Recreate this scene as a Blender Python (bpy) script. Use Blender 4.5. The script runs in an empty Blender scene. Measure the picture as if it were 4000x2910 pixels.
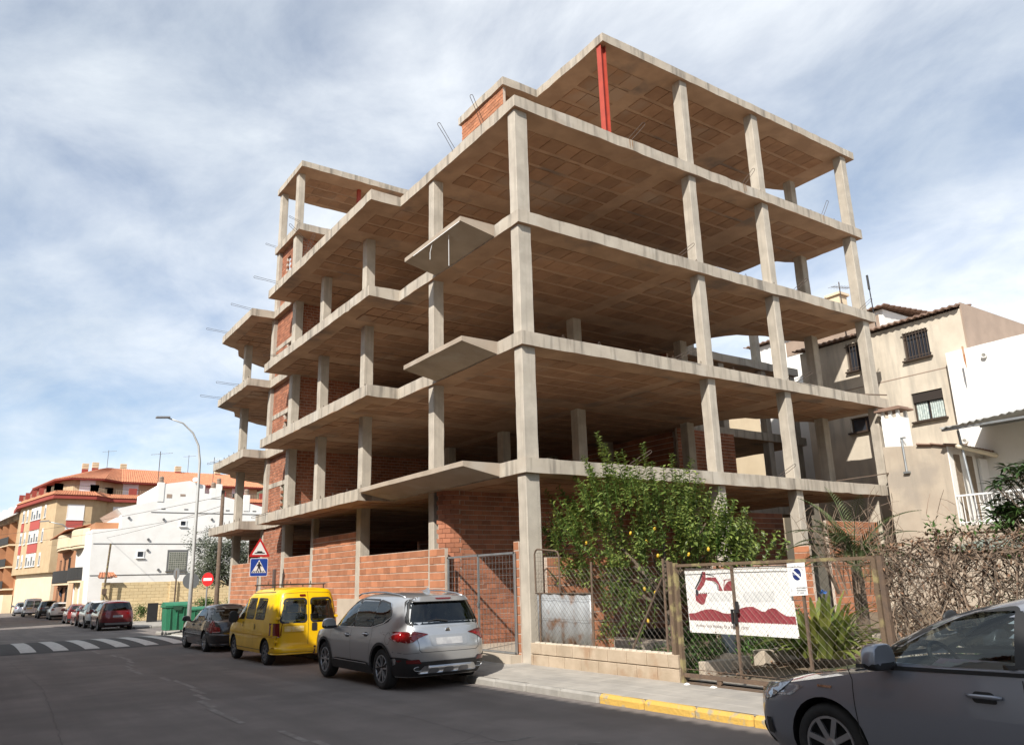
import bpy, bmesh, math, random
from mathutils import Vector, Matrix, noise as mnoise
random.seed(7)
sc = bpy.context.scene
col = sc.collection
# ------------------------------------------------------------------ camera
cd = bpy.data.cameras.new('camera'); cam = bpy.data.objects.new('camera', cd); col.objects.link(cam)
RT = Vector((0.8255375760507877, -0.5637135410628014, -0.0267348863963779))
UP = Vector((-0.12426257999610113, -0.22778000561733647, 0.9657510446557531))
FW = Vector((0.5504966137415401, 0.7939416305141096, 0.2580894527013726))
CAM = Vector((-10.0903, -14.1085, 1.541))
m = Matrix.Identity(4)
for i in range(3):
    m[i][0] = RT[i]; m[i][1] = UP[i]; m[i][2] = -FW[i]; m[i][3] = CAM[i]
cam.matrix_world = m
cd.sensor_fit = 'HORIZONTAL'; cd.sensor_width = 36; cd.lens = 3026.49/4000*36
cd.clip_start = 0.05; cd.clip_end = 6000
sc.camera = cam
# ------------------------------------------------------------------ sky and sun
SUN = Vector((-1.07, -0.67, 1.0)).normalized()          # towards the sun
wd = bpy.data.worlds.new('World'); sc.world = wd; wd.use_nodes = True
nt = wd.node_tree; N = nt.nodes; LK = nt.links
bg = N['Background']; bg.inputs[1].default_value = 0.095
sky = N.new('ShaderNodeTexSky'); sky.sky_type = 'NISHITA'; sky.sun_disc = False
sky.sun_elevation = math.asin(SUN.z); sky.sun_rotation = math.atan2(SUN.x, SUN.y)
sky.air_density = 1.0; sky.dust_density = 0.15; sky.ozone_density = 3.0
tc = N.new('ShaderNodeTexCoord')
sep = N.new('ShaderNodeSeparateXYZ'); LK.new(tc.outputs['Generated'], sep.inputs[0])
def wmath(op, a, b=None):
    n = N.new('ShaderNodeMath'); n.operation = op
    for i, v in enumerate((a, b)):
        if v is None: continue
        if isinstance(v, (int, float)): n.inputs[i].default_value = v
        else: LK.new(v, n.inputs[i])
    return n.outputs[0]
zz = wmath('ADD', wmath('MAXIMUM', sep.outputs[2], 0.0), 0.22)
cx_ = wmath('DIVIDE', sep.outputs[0], zz); cy_ = wmath('DIVIDE', sep.outputs[1], zz)
cmb = N.new('ShaderNodeCombineXYZ'); LK.new(cx_, cmb.inputs[0]); LK.new(cy_, cmb.inputs[1]); cmb.inputs[2].default_value = 9.9
def wnoise(scale, det, rough, dist, sx=1.0, sy=1.0, rot=0.0):
    mp = N.new('ShaderNodeMapping'); mp.inputs['Scale'].default_value = (sx, sy, 1); mp.inputs['Rotation'].default_value = (0, 0, rot)
    LK.new(cmb.outputs[0], mp.inputs[0])
    n = N.new('ShaderNodeTexNoise'); n.inputs['Scale'].default_value = scale; n.inputs['Detail'].default_value = det
    n.inputs['Roughness'].default_value = rough; n.inputs['Distortion'].default_value = dist
    LK.new(mp.outputs[0], n.inputs['Vector']); return n.outputs[0]
big = wnoise(0.75, 4, 0.5, 0.3, 1.0, 0.8, 0.5)
fine = wnoise(3.6, 8, 0.62, 0.3, 1.0, 0.8, 0.7)
mixn = wmath('ADD', wmath('MULTIPLY', big, 0.68), wmath('MULTIPLY', fine, 0.32))
cr = N.new('ShaderNodeValToRGB'); LK.new(mixn, cr.inputs[0])
cr.color_ramp.elements[0].position = 0.35; cr.color_ramp.elements[0].color = (0.12, 0.12, 0.12, 1)
cr.color_ramp.elements[1].position = 0.57; cr.color_ramp.elements[1].color = (0.93, 0.93, 0.93, 1)
shade = wnoise(1.5, 5, 0.55, 0.2, 1.0, 0.6, 0.2)
cr2 = N.new('ShaderNodeValToRGB'); LK.new(shade, cr2.inputs[0])
cr2.color_ramp.elements[0].position = 0.35; cr2.color_ramp.elements[0].color = (5.2, 5.75, 6.3, 1)
cr2.color_ramp.elements[1].position = 0.62; cr2.color_ramp.elements[1].color = (7.7, 8.0, 8.25, 1)
wm = N.new('ShaderNodeMix'); wm.data_type = 'RGBA'
LK.new(cr.outputs[0], wm.inputs[0]); LK.new(sky.outputs[0], wm.inputs[6]); LK.new(cr2.outputs[0], wm.inputs[7])
LK.new(wm.outputs[2], bg.inputs[0])
sd = bpy.data.lights.new('sun', 'SUN'); sd.energy = 4.4; sd.angle = math.radians(0.55); sd.color = (1.0, 0.95, 0.87)
sun = bpy.data.objects.new('sun', sd); col.objects.link(sun)
sun.rotation_euler = SUN.to_track_quat('Z', 'Y').to_euler(); sun.location = (0, 0, 60)
sc.view_settings.view_transform = 'Standard'; sc.view_settings.look = 'None'
sc.view_settings.exposure = 0.62; sc.view_settings.gamma = 1.0
sc.render.engine = 'CYCLES'
sc.cycles.max_bounces = 8; sc.cycles.diffuse_bounces = 5; sc.cycles.glossy_bounces = 3
sc.cycles.transparent_max_bounces = 12; sc.cycles.transmission_bounces = 6
sc.cycles.caustics_reflective = False; sc.cycles.caustics_refractive = False
sc.cycles.sample_clamp_indirect = 8
try: sc.cycles.use_denoising = True
except Exception: pass
# ------------------------------------------------------------------ materials
MATS = {}
def mat(name, c, c2=None, sc_=4.0, rough=0.85, metal=0.0, bump=0.0, bsc=60.0, rnd=0.0, streak=0.0, streakc=None, sv=(5.0, 5.0, 0.55), sr=(0.50, 0.72),
        spec=0.5, coat=0.0, trans=0.0, alpha=1.0, det=6, ramp=(0.35, 0.65), blot=None, blotc=None, emis=None, glass=0.0):
    if name in MATS: return MATS[name]
    M_ = bpy.data.materials.new(name); M_.use_nodes = True; MATS[name] = M_
    t = M_.node_tree; n = t.nodes; L = t.links; b = n['Principled BSDF']
    b.inputs['Roughness'].default_value = rough; b.inputs['Metallic'].default_value = metal
    b.inputs['Specular IOR Level'].default_value = spec
    if coat: b.inputs['Coat Weight'].default_value = coat; b.inputs['Coat Roughness'].default_value = 0.04
    b.inputs['Base Color'].default_value = (*c, 1)
    pos = n.new('ShaderNodeNewGeometry')
    src = None
    def nz(scale, det=6, vec=None, ro=0.55):
        x = n.new('ShaderNodeTexNoise'); x.inputs['Scale'].default_value = scale; x.inputs['Detail'].default_value = det
        x.inputs['Roughness'].default_value = ro
        L.new(vec or pos.outputs['Position'], x.inputs['Vector']); return x.outputs[0]
    def rmp(v, a, bb):
        r = n.new('ShaderNodeMapRange'); r.inputs[1].default_value = a; r.inputs[2].default_value = bb
        L.new(v, r.inputs[0]); return r.outputs[0]
    def mx(f, a, bb):
        x = n.new('ShaderNodeMix'); x.data_type = 'RGBA'
        for s_, v in ((0, f), (6, a), (7, bb)):
            if isinstance(v, tuple): x.inputs[s_].default_value = (*v, 1)
            elif isinstance(v, float): x.inputs[s_].default_value = v
            else: L.new(v, x.inputs[s_])
        return x.outputs[2]
    cur = c
    if c2: cur = mx(rmp(nz(sc_, det), *ramp), c, c2)
    if blot: cur = mx(rmp(nz(blot, 4), 0.55, 0.68), cur, blotc)
    if streak:
        mp = n.new('ShaderNodeMapping'); mp.inputs['Scale'].default_value = sv; L.new(pos.outputs['Position'], mp.inputs[0])
        f = n.new('ShaderNodeMath'); f.operation = 'MULTIPLY'; f.inputs[1].default_value = streak
        L.new(rmp(nz(1.0, 5, mp.outputs[0]), *sr), f.inputs[0])
        cur = mx(f.outputs[0], cur, streakc or tuple(v*0.45 for v in c))
    if rnd:
        oi = n.new('ShaderNodeObjectInfo')
        a = n.new('ShaderNodeMath'); a.operation = 'ADD'; L.new(oi.outputs['Random'], a.inputs[0]); L.new(pos.outputs['Random Per Island'], a.inputs[1])
        fr = n.new('ShaderNodeMath'); fr.operation = 'FRACT'; L.new(a.outputs[0], fr.inputs[0])
        h = n.new('ShaderNodeHueSaturation'); 
        mr = n.new('ShaderNodeMapRange'); mr.inputs[3].default_value = 1-rnd; mr.inputs[4].default_value = 1+rnd*0.8; L.new(fr.outputs[0], mr.inputs[0])
        L.new(mr.outputs[0], h.inputs['Value'])
        if isinstance(cur, tuple): h.inputs['Color'].default_value = (*cur, 1)
        else: L.new(cur, h.inputs['Color'])
        cur = h.outputs[0]
    if not isinstance(cur, tuple): L.new(cur, b.inputs['Base Color'])
    if bump:
        bp = n.new('ShaderNodeBump'); bp.inputs['Strength'].default_value = bump; bp.inputs['Distance'].default_value = 0.02
        L.new(nz(bsc, 8), bp.inputs['Height']); L.new(bp.outputs[0], b.inputs['Normal'])
    if trans:
        tr = n.new('ShaderNodeBsdfTranslucent'); ms = n.new('ShaderNodeMixShader'); ms.inputs[0].default_value = trans
        if isinstance(cur, tuple): tr.inputs[0].default_value = (*cur, 1)
        else: L.new(cur, tr.inputs[0])
        L.new(b.outputs[0], ms.inputs[1]); L.new(tr.outputs[0], ms.inputs[2]); L.new(ms.outputs[0], n['Material Output'].inputs[0])
    if glass:
        tb = n.new('ShaderNodeBsdfTransparent'); tb.inputs[0].default_value = (*c, 1)
        gl = n.new('ShaderNodeBsdfGlossy'); gl.inputs['Roughness'].default_value = 0.02; gl.inputs[0].default_value = (0.9, 0.95, 0.95, 1)
        fr_ = n.new('ShaderNodeFresnel'); fr_.inputs[0].default_value = 1.5
        ad = n.new('ShaderNodeMath'); ad.operation = 'MULTIPLY_ADD'; ad.inputs[1].default_value = 0.9; ad.inputs[2].default_value = glass; L.new(fr_.outputs[0], ad.inputs[0])
        ms = n.new('ShaderNodeMixShader'); L.new(ad.outputs[0], ms.inputs[0]); L.new(tb.outputs[0], ms.inputs[1]); L.new(gl.outputs[0], ms.inputs[2])
        L.new(ms.outputs[0], n['Material Output'].inputs[0])
    return M_
concrete = mat('concrete', (0.45, 0.395, 0.32), (0.37, 0.32, 0.26), 1.6, 0.92, bump=0.35, bsc=45, streak=0.8, streakc=(0.15, 0.132, 0.11), sv=(4.2, 4.2, 0.45), sr=(0.49, 0.68), blot=0.9, blotc=(0.47, 0.425, 0.36))
concrete_col = mat('column_concrete', (0.47, 0.42, 0.35), (0.36, 0.32, 0.265), 2.2, 0.92, bump=0.4, bsc=40, streak=0.5, streakc=(0.25, 0.225, 0.19), sv=(9, 9, .35), blot=1.4, blotc=(.41, .365, .30))
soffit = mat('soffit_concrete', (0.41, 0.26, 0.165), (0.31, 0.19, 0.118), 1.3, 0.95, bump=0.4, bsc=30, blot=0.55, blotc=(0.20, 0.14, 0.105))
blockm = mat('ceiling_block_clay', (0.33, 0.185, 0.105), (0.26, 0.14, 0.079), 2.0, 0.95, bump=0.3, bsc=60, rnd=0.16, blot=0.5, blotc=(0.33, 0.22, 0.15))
mortar = mat('mortar', (0.56, 0.47, 0.39), (0.46, 0.37, 0.30), 6, 0.95, bump=0.3)
brickm = mat('brick_orange', (0.43, 0.18, 0.092), (0.36, 0.145, 0.073), 3.0, 0.9, bump=0.25, bsc=90, rnd=0.22)
brickr = mat('brick_red', (0.36, 0.145, 0.08), (0.29, 0.112, 0.062), 3.0, 0.9, bump=0.3, bsc=90, rnd=0.25)
balcm = mat('balcony_concrete', (0.39, 0.32, 0.25), (0.32, 0.26, 0.20), 1.5, 0.92, bump=0.2, bsc=30, blot=1.0, blotc=(.40, .345, .285))
rebar = mat('rebar_steel', (0.10, 0.075, 0.06), None, rough=0.7, metal=0.4)
redsteel = mat('red_primer', (0.42, 0.062, 0.035), (0.34, 0.05, 0.03), 3, 0.55)
asphalt = mat('asphalt', (0.20, 0.172, 0.156), (0.145, 0.125, 0.113), 0.9, 0.93, bump=0.5, bsc=130, blot=0.35, blotc=(0.22, 0.19, 0.172), streak=.5, streakc=(.125, .108, .098), sv=(1.6, .10, 1), sr=(.45, .62))
paving = mat('paving', (0.37, 0.34, 0.30), (0.30, 0.277, 0.245), 2.5, 0.93, bump=0.4, bsc=70, rnd=.05, blot=1.1, blotc=(0.28, 0.26, 0.235))
kerbm = mat('kerb_concrete', (0.33, 0.31, 0.28), (0.26, 0.245, 0.22), 4, 0.93, bump=0.4, bsc=50)
yellowp = mat('kerb_yellow', (0.54, 0.34, 0.075), (0.33, 0.28, 0.19), 6, 0.9, bump=0.8, bsc=22, ramp=(0.56, 0.66))
whitep = mat('road_white', (0.55, 0.54, 0.51), (0.36, 0.35, 0.33), 7, 0.85, ramp=(0.5, 0.72))
darkp = mat('road_dark_patch', (0.055, 0.052, 0.051), (0.068, 0.065, 0.063), 3, 0.92, bump=0.4, bsc=120)
soil = mat('soil', (0.20, 0.15, 0.10), (0.13, 0.095, 0.06), 2.5, 0.98, bump=0.8, bsc=18)
galv = mat('galvanised', (0.42, 0.44, 0.45), (0.34, 0.36, 0.37), 4, 0.45, metal=0.75)
rust = mat('rusty_paint', (0.13, 0.088, 0.056), (0.26, 0.215, 0.10), 4.5, 0.88, bump=0.5, bsc=50, ramp=(0.5, 0.62))
rustd = mat('rust_dark', (0.10, 0.07, 0.052), (0.145, 0.095, 0.062), 9, 0.9, bump=0.4)
wirem = mat('mesh_wire', (0.17, 0.16, 0.14), (0.13, 0.10, 0.075), 3, 0.6, metal=0.5)
black = mat('black_plastic', (0.018, 0.018, 0.019), None, rough=0.55)
rubber = mat('tyre_rubber', (0.02, 0.02, 0.021), (0.03, 0.029, 0.028), 6, 0.85)
chrome = mat('chrome', (0.75, 0.76, 0.78), None, rough=0.12, metal=1.0)
alloy = mat('alloy', (0.5, 0.51, 0.53), None, rough=0.3, metal=0.9)
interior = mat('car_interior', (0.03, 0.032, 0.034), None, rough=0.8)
glassd = mat('glass_dark', (0.14, 0.15, 0.15), glass=0.03)
glassc = mat('glass_clear', (0.82, 0.90, 0.87), glass=0.02)
glasst = mat('glass_tint', (0.34, 0.37, 0.37), glass=0.03)
winglass = mat('window_glass', (0.03, 0.035, 0.045), None, rough=0.06, spec=0.8)
redlamp = mat('tail_red', (0.27, 0.006, 0.008), (0.12, 0.003, 0.004), 14, 0.12, coat=0.6)
darkred = mat('tail_dark_red', (0.13, 0.008, 0.008), None, rough=0.15, coat=0.6)
clearlamp = mat('lamp_clear', (0.55, 0.57, 0.6), (0.2, 0.21, 0.23), 22, 0.08, metal=0.5, coat=0.8)
white = mat('white_render', (0.80, 0.79, 0.76), (0.74, 0.725, 0.69), 1.2, 0.9, bump=0.15, bsc=25)
beige = mat('beige_render', (0.60, 0.53, 0.43), (0.50, 0.44, 0.355), 1.1, 0.92, bump=0.2, bsc=30, streak=0.65, streakc=(0.30, 0.27, 0.23), sv=(3, 3, .4))
beige2 = mat('old_render', (0.47, 0.40, 0.315), (0.40, 0.335, 0.265), 1.3, 0.93, bump=0.25, bsc=30, streak=0.35, streakc=(0.27, 0.24, 0.2), blot=0.8, blotc=(0.36, 0.31, 0.255))
brownr = mat('brown_render', (0.36, 0.27, 0.21), (0.30, 0.225, 0.175), 1.5, 0.93, bump=0.2)
tanbrick = mat('tan_brick', (0.50, 0.375, 0.225), (0.44, 0.32, 0.19), 1.2, 0.9, bump=0.1)
cream = mat('cream_render', (0.70, 0.58, 0.41), (0.64, 0.52, 0.36), 1.0, 0.9)
ochre = mat('ochre_render', (0.42, 0.20, 0.10), (0.36, 0.17, 0.085), 1.0, 0.9)
redtrim = mat('red_trim', (0.30, 0.055, 0.04), (0.26, 0.045, 0.033), 1.5, 0.8)
redpan = mat('red_panel', (0.40, 0.075, 0.06), None, rough=0.7)
tile = mat('roof_tile', (0.50, 0.21, 0.11), (0.38, 0.15, 0.08), 2.5, 0.9, bump=0.2, rnd=0.15)
tiled = mat('roof_tile_dark', (0.26, 0.17, 0.125), (0.2, 0.125, 0.095), 4, 0.92)
whitepaint = mat('white_paint', (0.78, 0.78, 0.77), None, rough=0.45)
leafm = mat('lemon_leaf', (0.10, 0.15, 0.032), (0.21, 0.255, 0.055), 1.8, 0.45, trans=0.3, rnd=0.45)
weedm = mat('weed_leaf', (0.05, 0.115, 0.022), (0.085, 0.16, 0.03), 3, 0.6, trans=0.25, rnd=0.4)
strapm = mat('strap_leaf', (0.085, 0.135, 0.03), (0.24, 0.25, 0.055), 2.2, 0.5, trans=0.3, rnd=0.3)
palmm = mat('palm_leaf', (0.07, 0.11, 0.04), (0.13, 0.15, 0.06), 3, 0.6, trans=0.15, rnd=0.3)
olivem = mat('olive_leaf', (0.10, 0.125, 0.075), (0.17, 0.19, 0.13), 3, 0.6, trans=0.15, rnd=0.35)
loqm = mat('loquat_leaf', (0.035, 0.07, 0.02), (0.065, 0.115, 0.03), 3, 0.4, trans=0.15, rnd=0.35)
vinem = mat('dry_vine', (0.25, 0.185, 0.135), (0.13, 0.088, 0.06), 5, 0.95, rnd=0.45)
deadm = mat('dead_leaf', (0.22, 0.125, 0.075), (0.15, 0.085, 0.05), 5, 0.95, rnd=0.4)
barkm = mat('bark', (0.14, 0.105, 0.075), (0.09, 0.065, 0.048), 8, 0.95, bump=0.6)
lemonm = mat('lemon_peel', (0.60, 0.38, 0.03), None, rough=0.45)
woodm = mat('pole_wood', (0.15, 0.105, 0.075), (0.10, 0.07, 0.05), 6, 0.9, bump=0.4)
# ------------------------------------------------------------------ mesh helpers
WL = {}
def reg(o, loc): WL[o.name] = Vector(loc); return o
class MB:
    def __init__(s): s.v = []; s.f = []; s.mi = []
    def add(s, vs, fs, mi=0):
        b = len(s.v); s.v += [tuple(v) for v in vs]
        for f in fs: s.f.append(tuple(i+b for i in f)); s.mi.append(mi)
        return s
    def box(s, x0, x1, y0, y1, z0, z1, mi=0):
        return s.add([(x0,y0,z0),(x1,y0,z0),(x1,y1,z0),(x0,y1,z0),(x0,y0,z1),(x1,y0,z1),(x1,y1,z1),(x0,y1,z1)],
                     [(3,2,1,0),(4,5,6,7),(0,1,5,4),(1,2,6,5),(2,3,7,6),(3,0,4,7)], mi)
    def obox(s, c, ax, ay, az, mi=0):          # oriented box: centre and three half axes
        c = Vector(c); ax = Vector(ax); ay = Vector(ay); az = Vector(az); vs = []
        for k in (-1, 1):
            for a, b in ((-1,-1),(1,-1),(1,1),(-1,1)): vs.append(c+ax*a+ay*b+az*k)
        return s.add(vs, [(3,2,1,0),(4,5,6,7),(0,1,5,4),(1,2,6,5),(2,3,7,6),(3,0,4,7)], mi)
    def tube(s, pts, r, n=6, mi=0, cap=True):
        pts = [Vector(p) for p in pts]; m_ = len(pts); rs = r if isinstance(r, (list, tuple)) else [r]*m_
        base = len(s.v); prev = None
        for i, p in enumerate(pts):
            d = (pts[min(i+1, m_-1)]-pts[max(i-1, 0)])
            d = d.normalized() if d.length > 1e-9 else Vector((0,0,1))
            if prev is None: a = d.orthogonal().normalized()
            else:
                a = prev - d*prev.dot(d); a = a.normalized() if a.length > 1e-6 else d.orthogonal().normalized()
            prev = a; b = d.cross(a)
            for k in range(n):
                t = 2*math.pi*k/n; s.v.append(tuple(p+(a*math.cos(t)+b*math.sin(t))*rs[i]))
        for i in range(m_-1):
            for k in range(n):
                s.f.append((base+i*n+k, base+i*n+(k+1)%n, base+(i+1)*n+(k+1)%n, base+(i+1)*n+k)); s.mi.append(mi)
        if cap and n > 2:
            s.f.append(tuple(base+k for k in range(n))[::-1]); s.mi.append(mi)
            s.f.append(tuple(base+(m_-1)*n+k for k in range(n))); s.mi.append(mi)
        return s
    def cyl(s, p0, p1, r, n=16, mi=0): return s.tube([p0, p1], r, n, mi)
    def prism(s, poly, z0, z1, mi=0, f=None):  # poly of (x,y); f maps (x,y,z) to a point
        n = len(poly); f = f or (lambda x, y, z: (x, y, z))
        vs = [f(x, y, z0) for x, y in poly]+[f(x, y, z1) for x, y in poly]
        return s.add(vs, [tuple(range(n))[::-1], tuple(range(n, 2*n))]+[(i, (i+1) % n, n+(i+1) % n, n+i) for i in range(n)], mi)
    def lathe(s, prof, c=(0,0,0), ax=(0,0,1), n=20, mi=0):   # prof of (r, h) along axis
        ax = Vector(ax).normalized(); a = ax.orthogonal().normalized(); b = ax.cross(a); c = Vector(c); base = len(s.v)
        for r, h in prof:
            for k in range(n):
                t = 2*math.pi*k/n; s.v.append(tuple(c+ax*h+(a*math.cos(t)+b*math.sin(t))*r))
        for i in range(len(prof)-1):
            for k in range(n):
                s.f.append((base+i*n+k, base+i*n+(k+1)%n, base+(i+1)*n+(k+1)%n, base+(i+1)*n+k)); s.mi.append(mi)
        return s
    def build(s, name, mats, parent=None, smooth=False, loc=None, bevel=0.0, kind=None, fix=False):
        me = bpy.data.meshes.new(name)
        wl = WL[parent.name] if parent else Vector(loc if loc else (0,0,0))
        vs = [(v[0]-wl.x, v[1]-wl.y, v[2]-wl.z) for v in s.v]
        me.from_pydata(vs, [], s.f)
        if not isinstance(mats, (list, tuple)): mats = [mats]
        for mm in mats: me.materials.append(mm)
        if len(mats) > 1: me.polygons.foreach_set('material_index', s.mi)
        if fix:
            bm = bmesh.new(); bm.from_mesh(me); bmesh.ops.remove_doubles(bm, verts=bm.verts, dist=1e-4)
            bmesh.ops.recalc_face_normals(bm, faces=bm.faces); bm.to_mesh(me); bm.free()
        if smooth: me.polygons.foreach_set('use_smooth', [True]*len(me.polygons))
        me.update()
        o = bpy.data.objects.new(name, me); col.objects.link(o)
        if parent: o.parent = parent; WL[o.name] = wl
        else: o.location = wl; WL[o.name] = wl
        if bevel:
            md = o.modifiers.new('bevel', 'BEVEL'); md.width = bevel; md.segments = 2; md.limit_method = 'ANGLE'
        if kind: o['kind'] = kind
        return o
def thing(name, loc, label, cat, group=None):
    o = bpy.data.objects.new(name, None); o.empty_display_size = 0.2; col.objects.link(o); o.location = loc
    WL[o.name] = Vector(loc); o['label'] = label; o['category'] = cat
    if group: o['group'] = group
    return o
def tag(o, label, cat, group=None):
    o['label'] = label; o['category'] = cat
    if group: o['group'] = group
    return o
def struct(name, mb, m_, **k): o = mb.build(name, m_, **k); o['kind'] = 'structure'; return o
def instance(name, me, matrix, parent):
    o = bpy.data.objects.new(name, me); col.objects.link(o); o.parent = parent
    wl = WL[parent.name]; mt = matrix.copy(); mt.translation = mt.translation - wl
    o.matrix_local = mt; WL[o.name] = wl; return o
def unit_box(name, m_):
    mb = MB().box(-.5, .5, -.5, .5, -.5, .5); me = bpy.data.meshes.new(name); me.from_pydata(mb.v, [], mb.f); me.materials.append(m_); return me
def chamfer_box(name, m_, sx, sy, sz, c):       # box of given size with small chamfered edges, unit reference
    bm = bmesh.new(); bmesh.ops.create_cube(bm, size=1.0)
    for v in bm.verts: v.co = Vector((v.co.x*sx, v.co.y*sy, v.co.z*sz))
    bmesh.ops.bevel(bm, geom=list(bm.edges), offset=c, segments=1, affect='EDGES')
    me = bpy.data.meshes.new(name); bm.to_mesh(me); bm.free(); me.materials.append(m_); return me
def pixsize(p, s):
    d = (Vector(p)-CAM).dot(FW); return s/max(d, 0.1)
def text_mesh(txt, size, mt, f, parent, name='lettering', bold=0.0, align='LEFT', sx=1.0):
    cu = bpy.data.curves.new('t', 'FONT'); cu.body = txt; cu.size = size; cu.align_x = align; cu.offset = bold; cu.resolution_u = 2
    o = bpy.data.objects.new('t', cu); col.objects.link(o)
    dg = bpy.context.evaluated_depsgraph_get(); me = o.evaluated_get(dg).to_mesh()
    mb = MB(); mb.add([f(v.co.x*sx, v.co.y) for v in me.vertices], [tuple(p.vertices) for p in me.polygons])
    o.evaluated_get(dg).to_mesh_clear(); bpy.data.objects.remove(o); bpy.data.curves.remove(cu)
    return mb.build(name, mt, parent)
def wob(p, s=1.0): return mnoise.noise(Vector(p)*s)
def zroad(y): return -0.40-0.0083*min(max(y, -60), 55)
def leaf(mb, p, d, up, l, w, mi=0, fold=0.25, curl=0.0):
    d = Vector(d).normalized(); sd_ = d.cross(Vector(up))
    if sd_.length < 1e-3: sd_ = d.orthogonal()
    sd_.normalize(); nn = sd_.cross(d); p = Vector(p)
    mid = p+d*l*0.5-nn*curl*l*.3
    mb.add([p, mid+sd_*w*.5+nn*w*fold, p+d*l-nn*curl*l, mid-sd_*w*.5+nn*w*fold, mid], [(0,1,4),(1,2,4),(0,4,3),(4,2,3)], mi)
# ================================================================== ground, road, pavements
ys = [-60+i*4 for i in range(66)]+[240, 400, 900, 2500]
mb = MB()
def strip(mb, x0, x1, f0, f1, ylist, mi=0):
    b = len(mb.v)
    for y in ylist: mb.v += [(x0, y, f0(y)), (x1, y, f1(y))]
    for i in range(len(ylist)-1):
        mb.f.append((b+2*i, b+2*i+1, b+2*i+3, b+2*i+2)); mb.mi.append(mi)
gl = [-2500, -400]+ys
strip(mb, -2500, 2500, lambda y: zroad(y)-0.25, lambda y: zroad(y)-0.25, gl)
struct('ground', mb, soil)
mb = MB(); strip(mb, -10.85, -1.5, zroad, zroad, ys)
strip(mb, -1.5, 60, lambda y: zroad(y), lambda y: zroad(y), [31.2, 35, 39.6]); struct('road', mb, asphalt)
mb = MB(); f_k = lambda y: zroad(y)+0.125; f_w = lambda y: max(zroad(y)+0.20, -0.6)
yl = [-60+i*2 for i in range(46)]+[30.9]
strip(mb, -1.46, 0.05, f_k, lambda y: -0.19 if y < 6 else zroad(y)+0.235, yl)
strip(mb, 0.05, 0.6, lambda y: -0.19 if y < 6 else zroad(y)+0.235, lambda y: -0.17 if y < 6 else zroad(y)+0.235, yl)
strip(mb, 0.6, 16, lambda y: zroad(y)+0.22, lambda y: zroad(y)+0.22, [6, 12, 20, 30.9])
pv = struct('pavement', mb, paving)
tl_ = chamfer_box('paving_slab', paving, .352, .592, .03, .004)
for i in range(72):
    y = -13.2+.6*(i+.5); za = f_k(y); zb_ = -0.19 if y < 6 else zroad(y)+0.235; sl = (zb_-za)/1.51
    for k in range(4):
        x = -1.455+.359*(k+.5)
        instance('paving_slab', tl_, Matrix.Translation((x, y+(.02 if k % 2 else -.02)*0, za+sl*(x+1.46)-.0095+random.uniform(-.0015, .0015))) @ Matrix.Rotation(-math.atan(sl), 4, 'Y'), pv)
mb = MB(); strip(mb, -1.2, 40, f_k, f_k, [39.9, 46, 52.9]); strip(mb, -1.2, -0.2, f_k, f_k, [52.9, 60, 75, 100]); struct('pavement', mb, paving)
mb = MB(); strip(mb, -12.5, -10.8, f_k, f_k, yl+[40, 60, 100]); struct('pavement', mb, paving)
kerb = thing('kerb', (-1.55, 0, -0.4), 'row of concrete kerbstones', 'kerb'); del kerb['label'], kerb['category']; kerb['kind'] = 'structure'
kst = chamfer_box('kerbstone_gray', kerbm, 0.15, 0.985, 0.30, 0.035); kyl = chamfer_box('kerbstone_yellow', yellowp, 0.15, 0.985, 0.30, 0.045)
for i in range(-14, 31):
    y = i+0.5
    instance('kerbstone', kyl if y < -4.4 else kst, Matrix.Translation((-1.535+random.uniform(-.006, .006), y, zroad(y)-0.02+random.uniform(-.004, .004))), kerb)
for i in range(0, 14):
    instance('kerbstone', kst, Matrix.Translation((-1.275, 40.4+i, zroad(40+i)-0.02)), kerb)
for i in range(0, 12):
    instance('kerbstone', kst, Matrix.Translation((-0.7+i, 39.82, zroad(40)-0.02)) @ Matrix.Rotation(math.pi/2, 4, 'Z'), kerb)
# speed hump crossing
def zh(y):
    t = (y-19.8)/8.8
    return zroad(y)+0.004+(0.10*math.sin(math.pi*min(max(t, 0), 1))**0.6 if 0 < t < 1 else 0)
hy = [19.8+8.8*i/22 for i in range(23)]
mb = MB(); strip(mb, -9.2, -1.75, zh, zh, hy); struct('speed_hump', mb, darkp)
cw = thing('crosswalk', (-5, 24, zroad(24)), 'x', 'x'); del cw['label'], cw['category']; cw['kind'] = 'structure'
for k in range(7):
    x = -8.05+k*1.03-0.05
    mb = MB(); strip(mb, x, x+0.5, lambda y: zh(y)+0.004, lambda y: zh(y)+0.004, hy[1:-1]); mb.build('stripe', whitep, cw)
mb = MB()
for i in range(26):     # worn pale line along the middle of the carriageway
    y = -8+i*1.05; x = -6.2+0.22*math.sin(i*.7)+0.03*(i-10)
    if i % 9 != 5: mb.add([(x, y, zroad(y)+.004), (x+.10, y, zroad(y)+.004), (x+.12+.02*math.sin(i), y+1.06, zroad(y+1.06)+.004), (x+.01, y+1.06, zroad(y+1.06)+.004)], [(0, 1, 2, 3)])
struct('worn_road_line', mb, mat('worn_line', (0.25, 0.225, 0.205), (0.18, 0.158, 0.144), 4, 0.9, ramp=(.42, .6)))
crk = mat('tar_seam', (.07, .064, .06), (.10, .09, .084), 6, .9)
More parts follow.
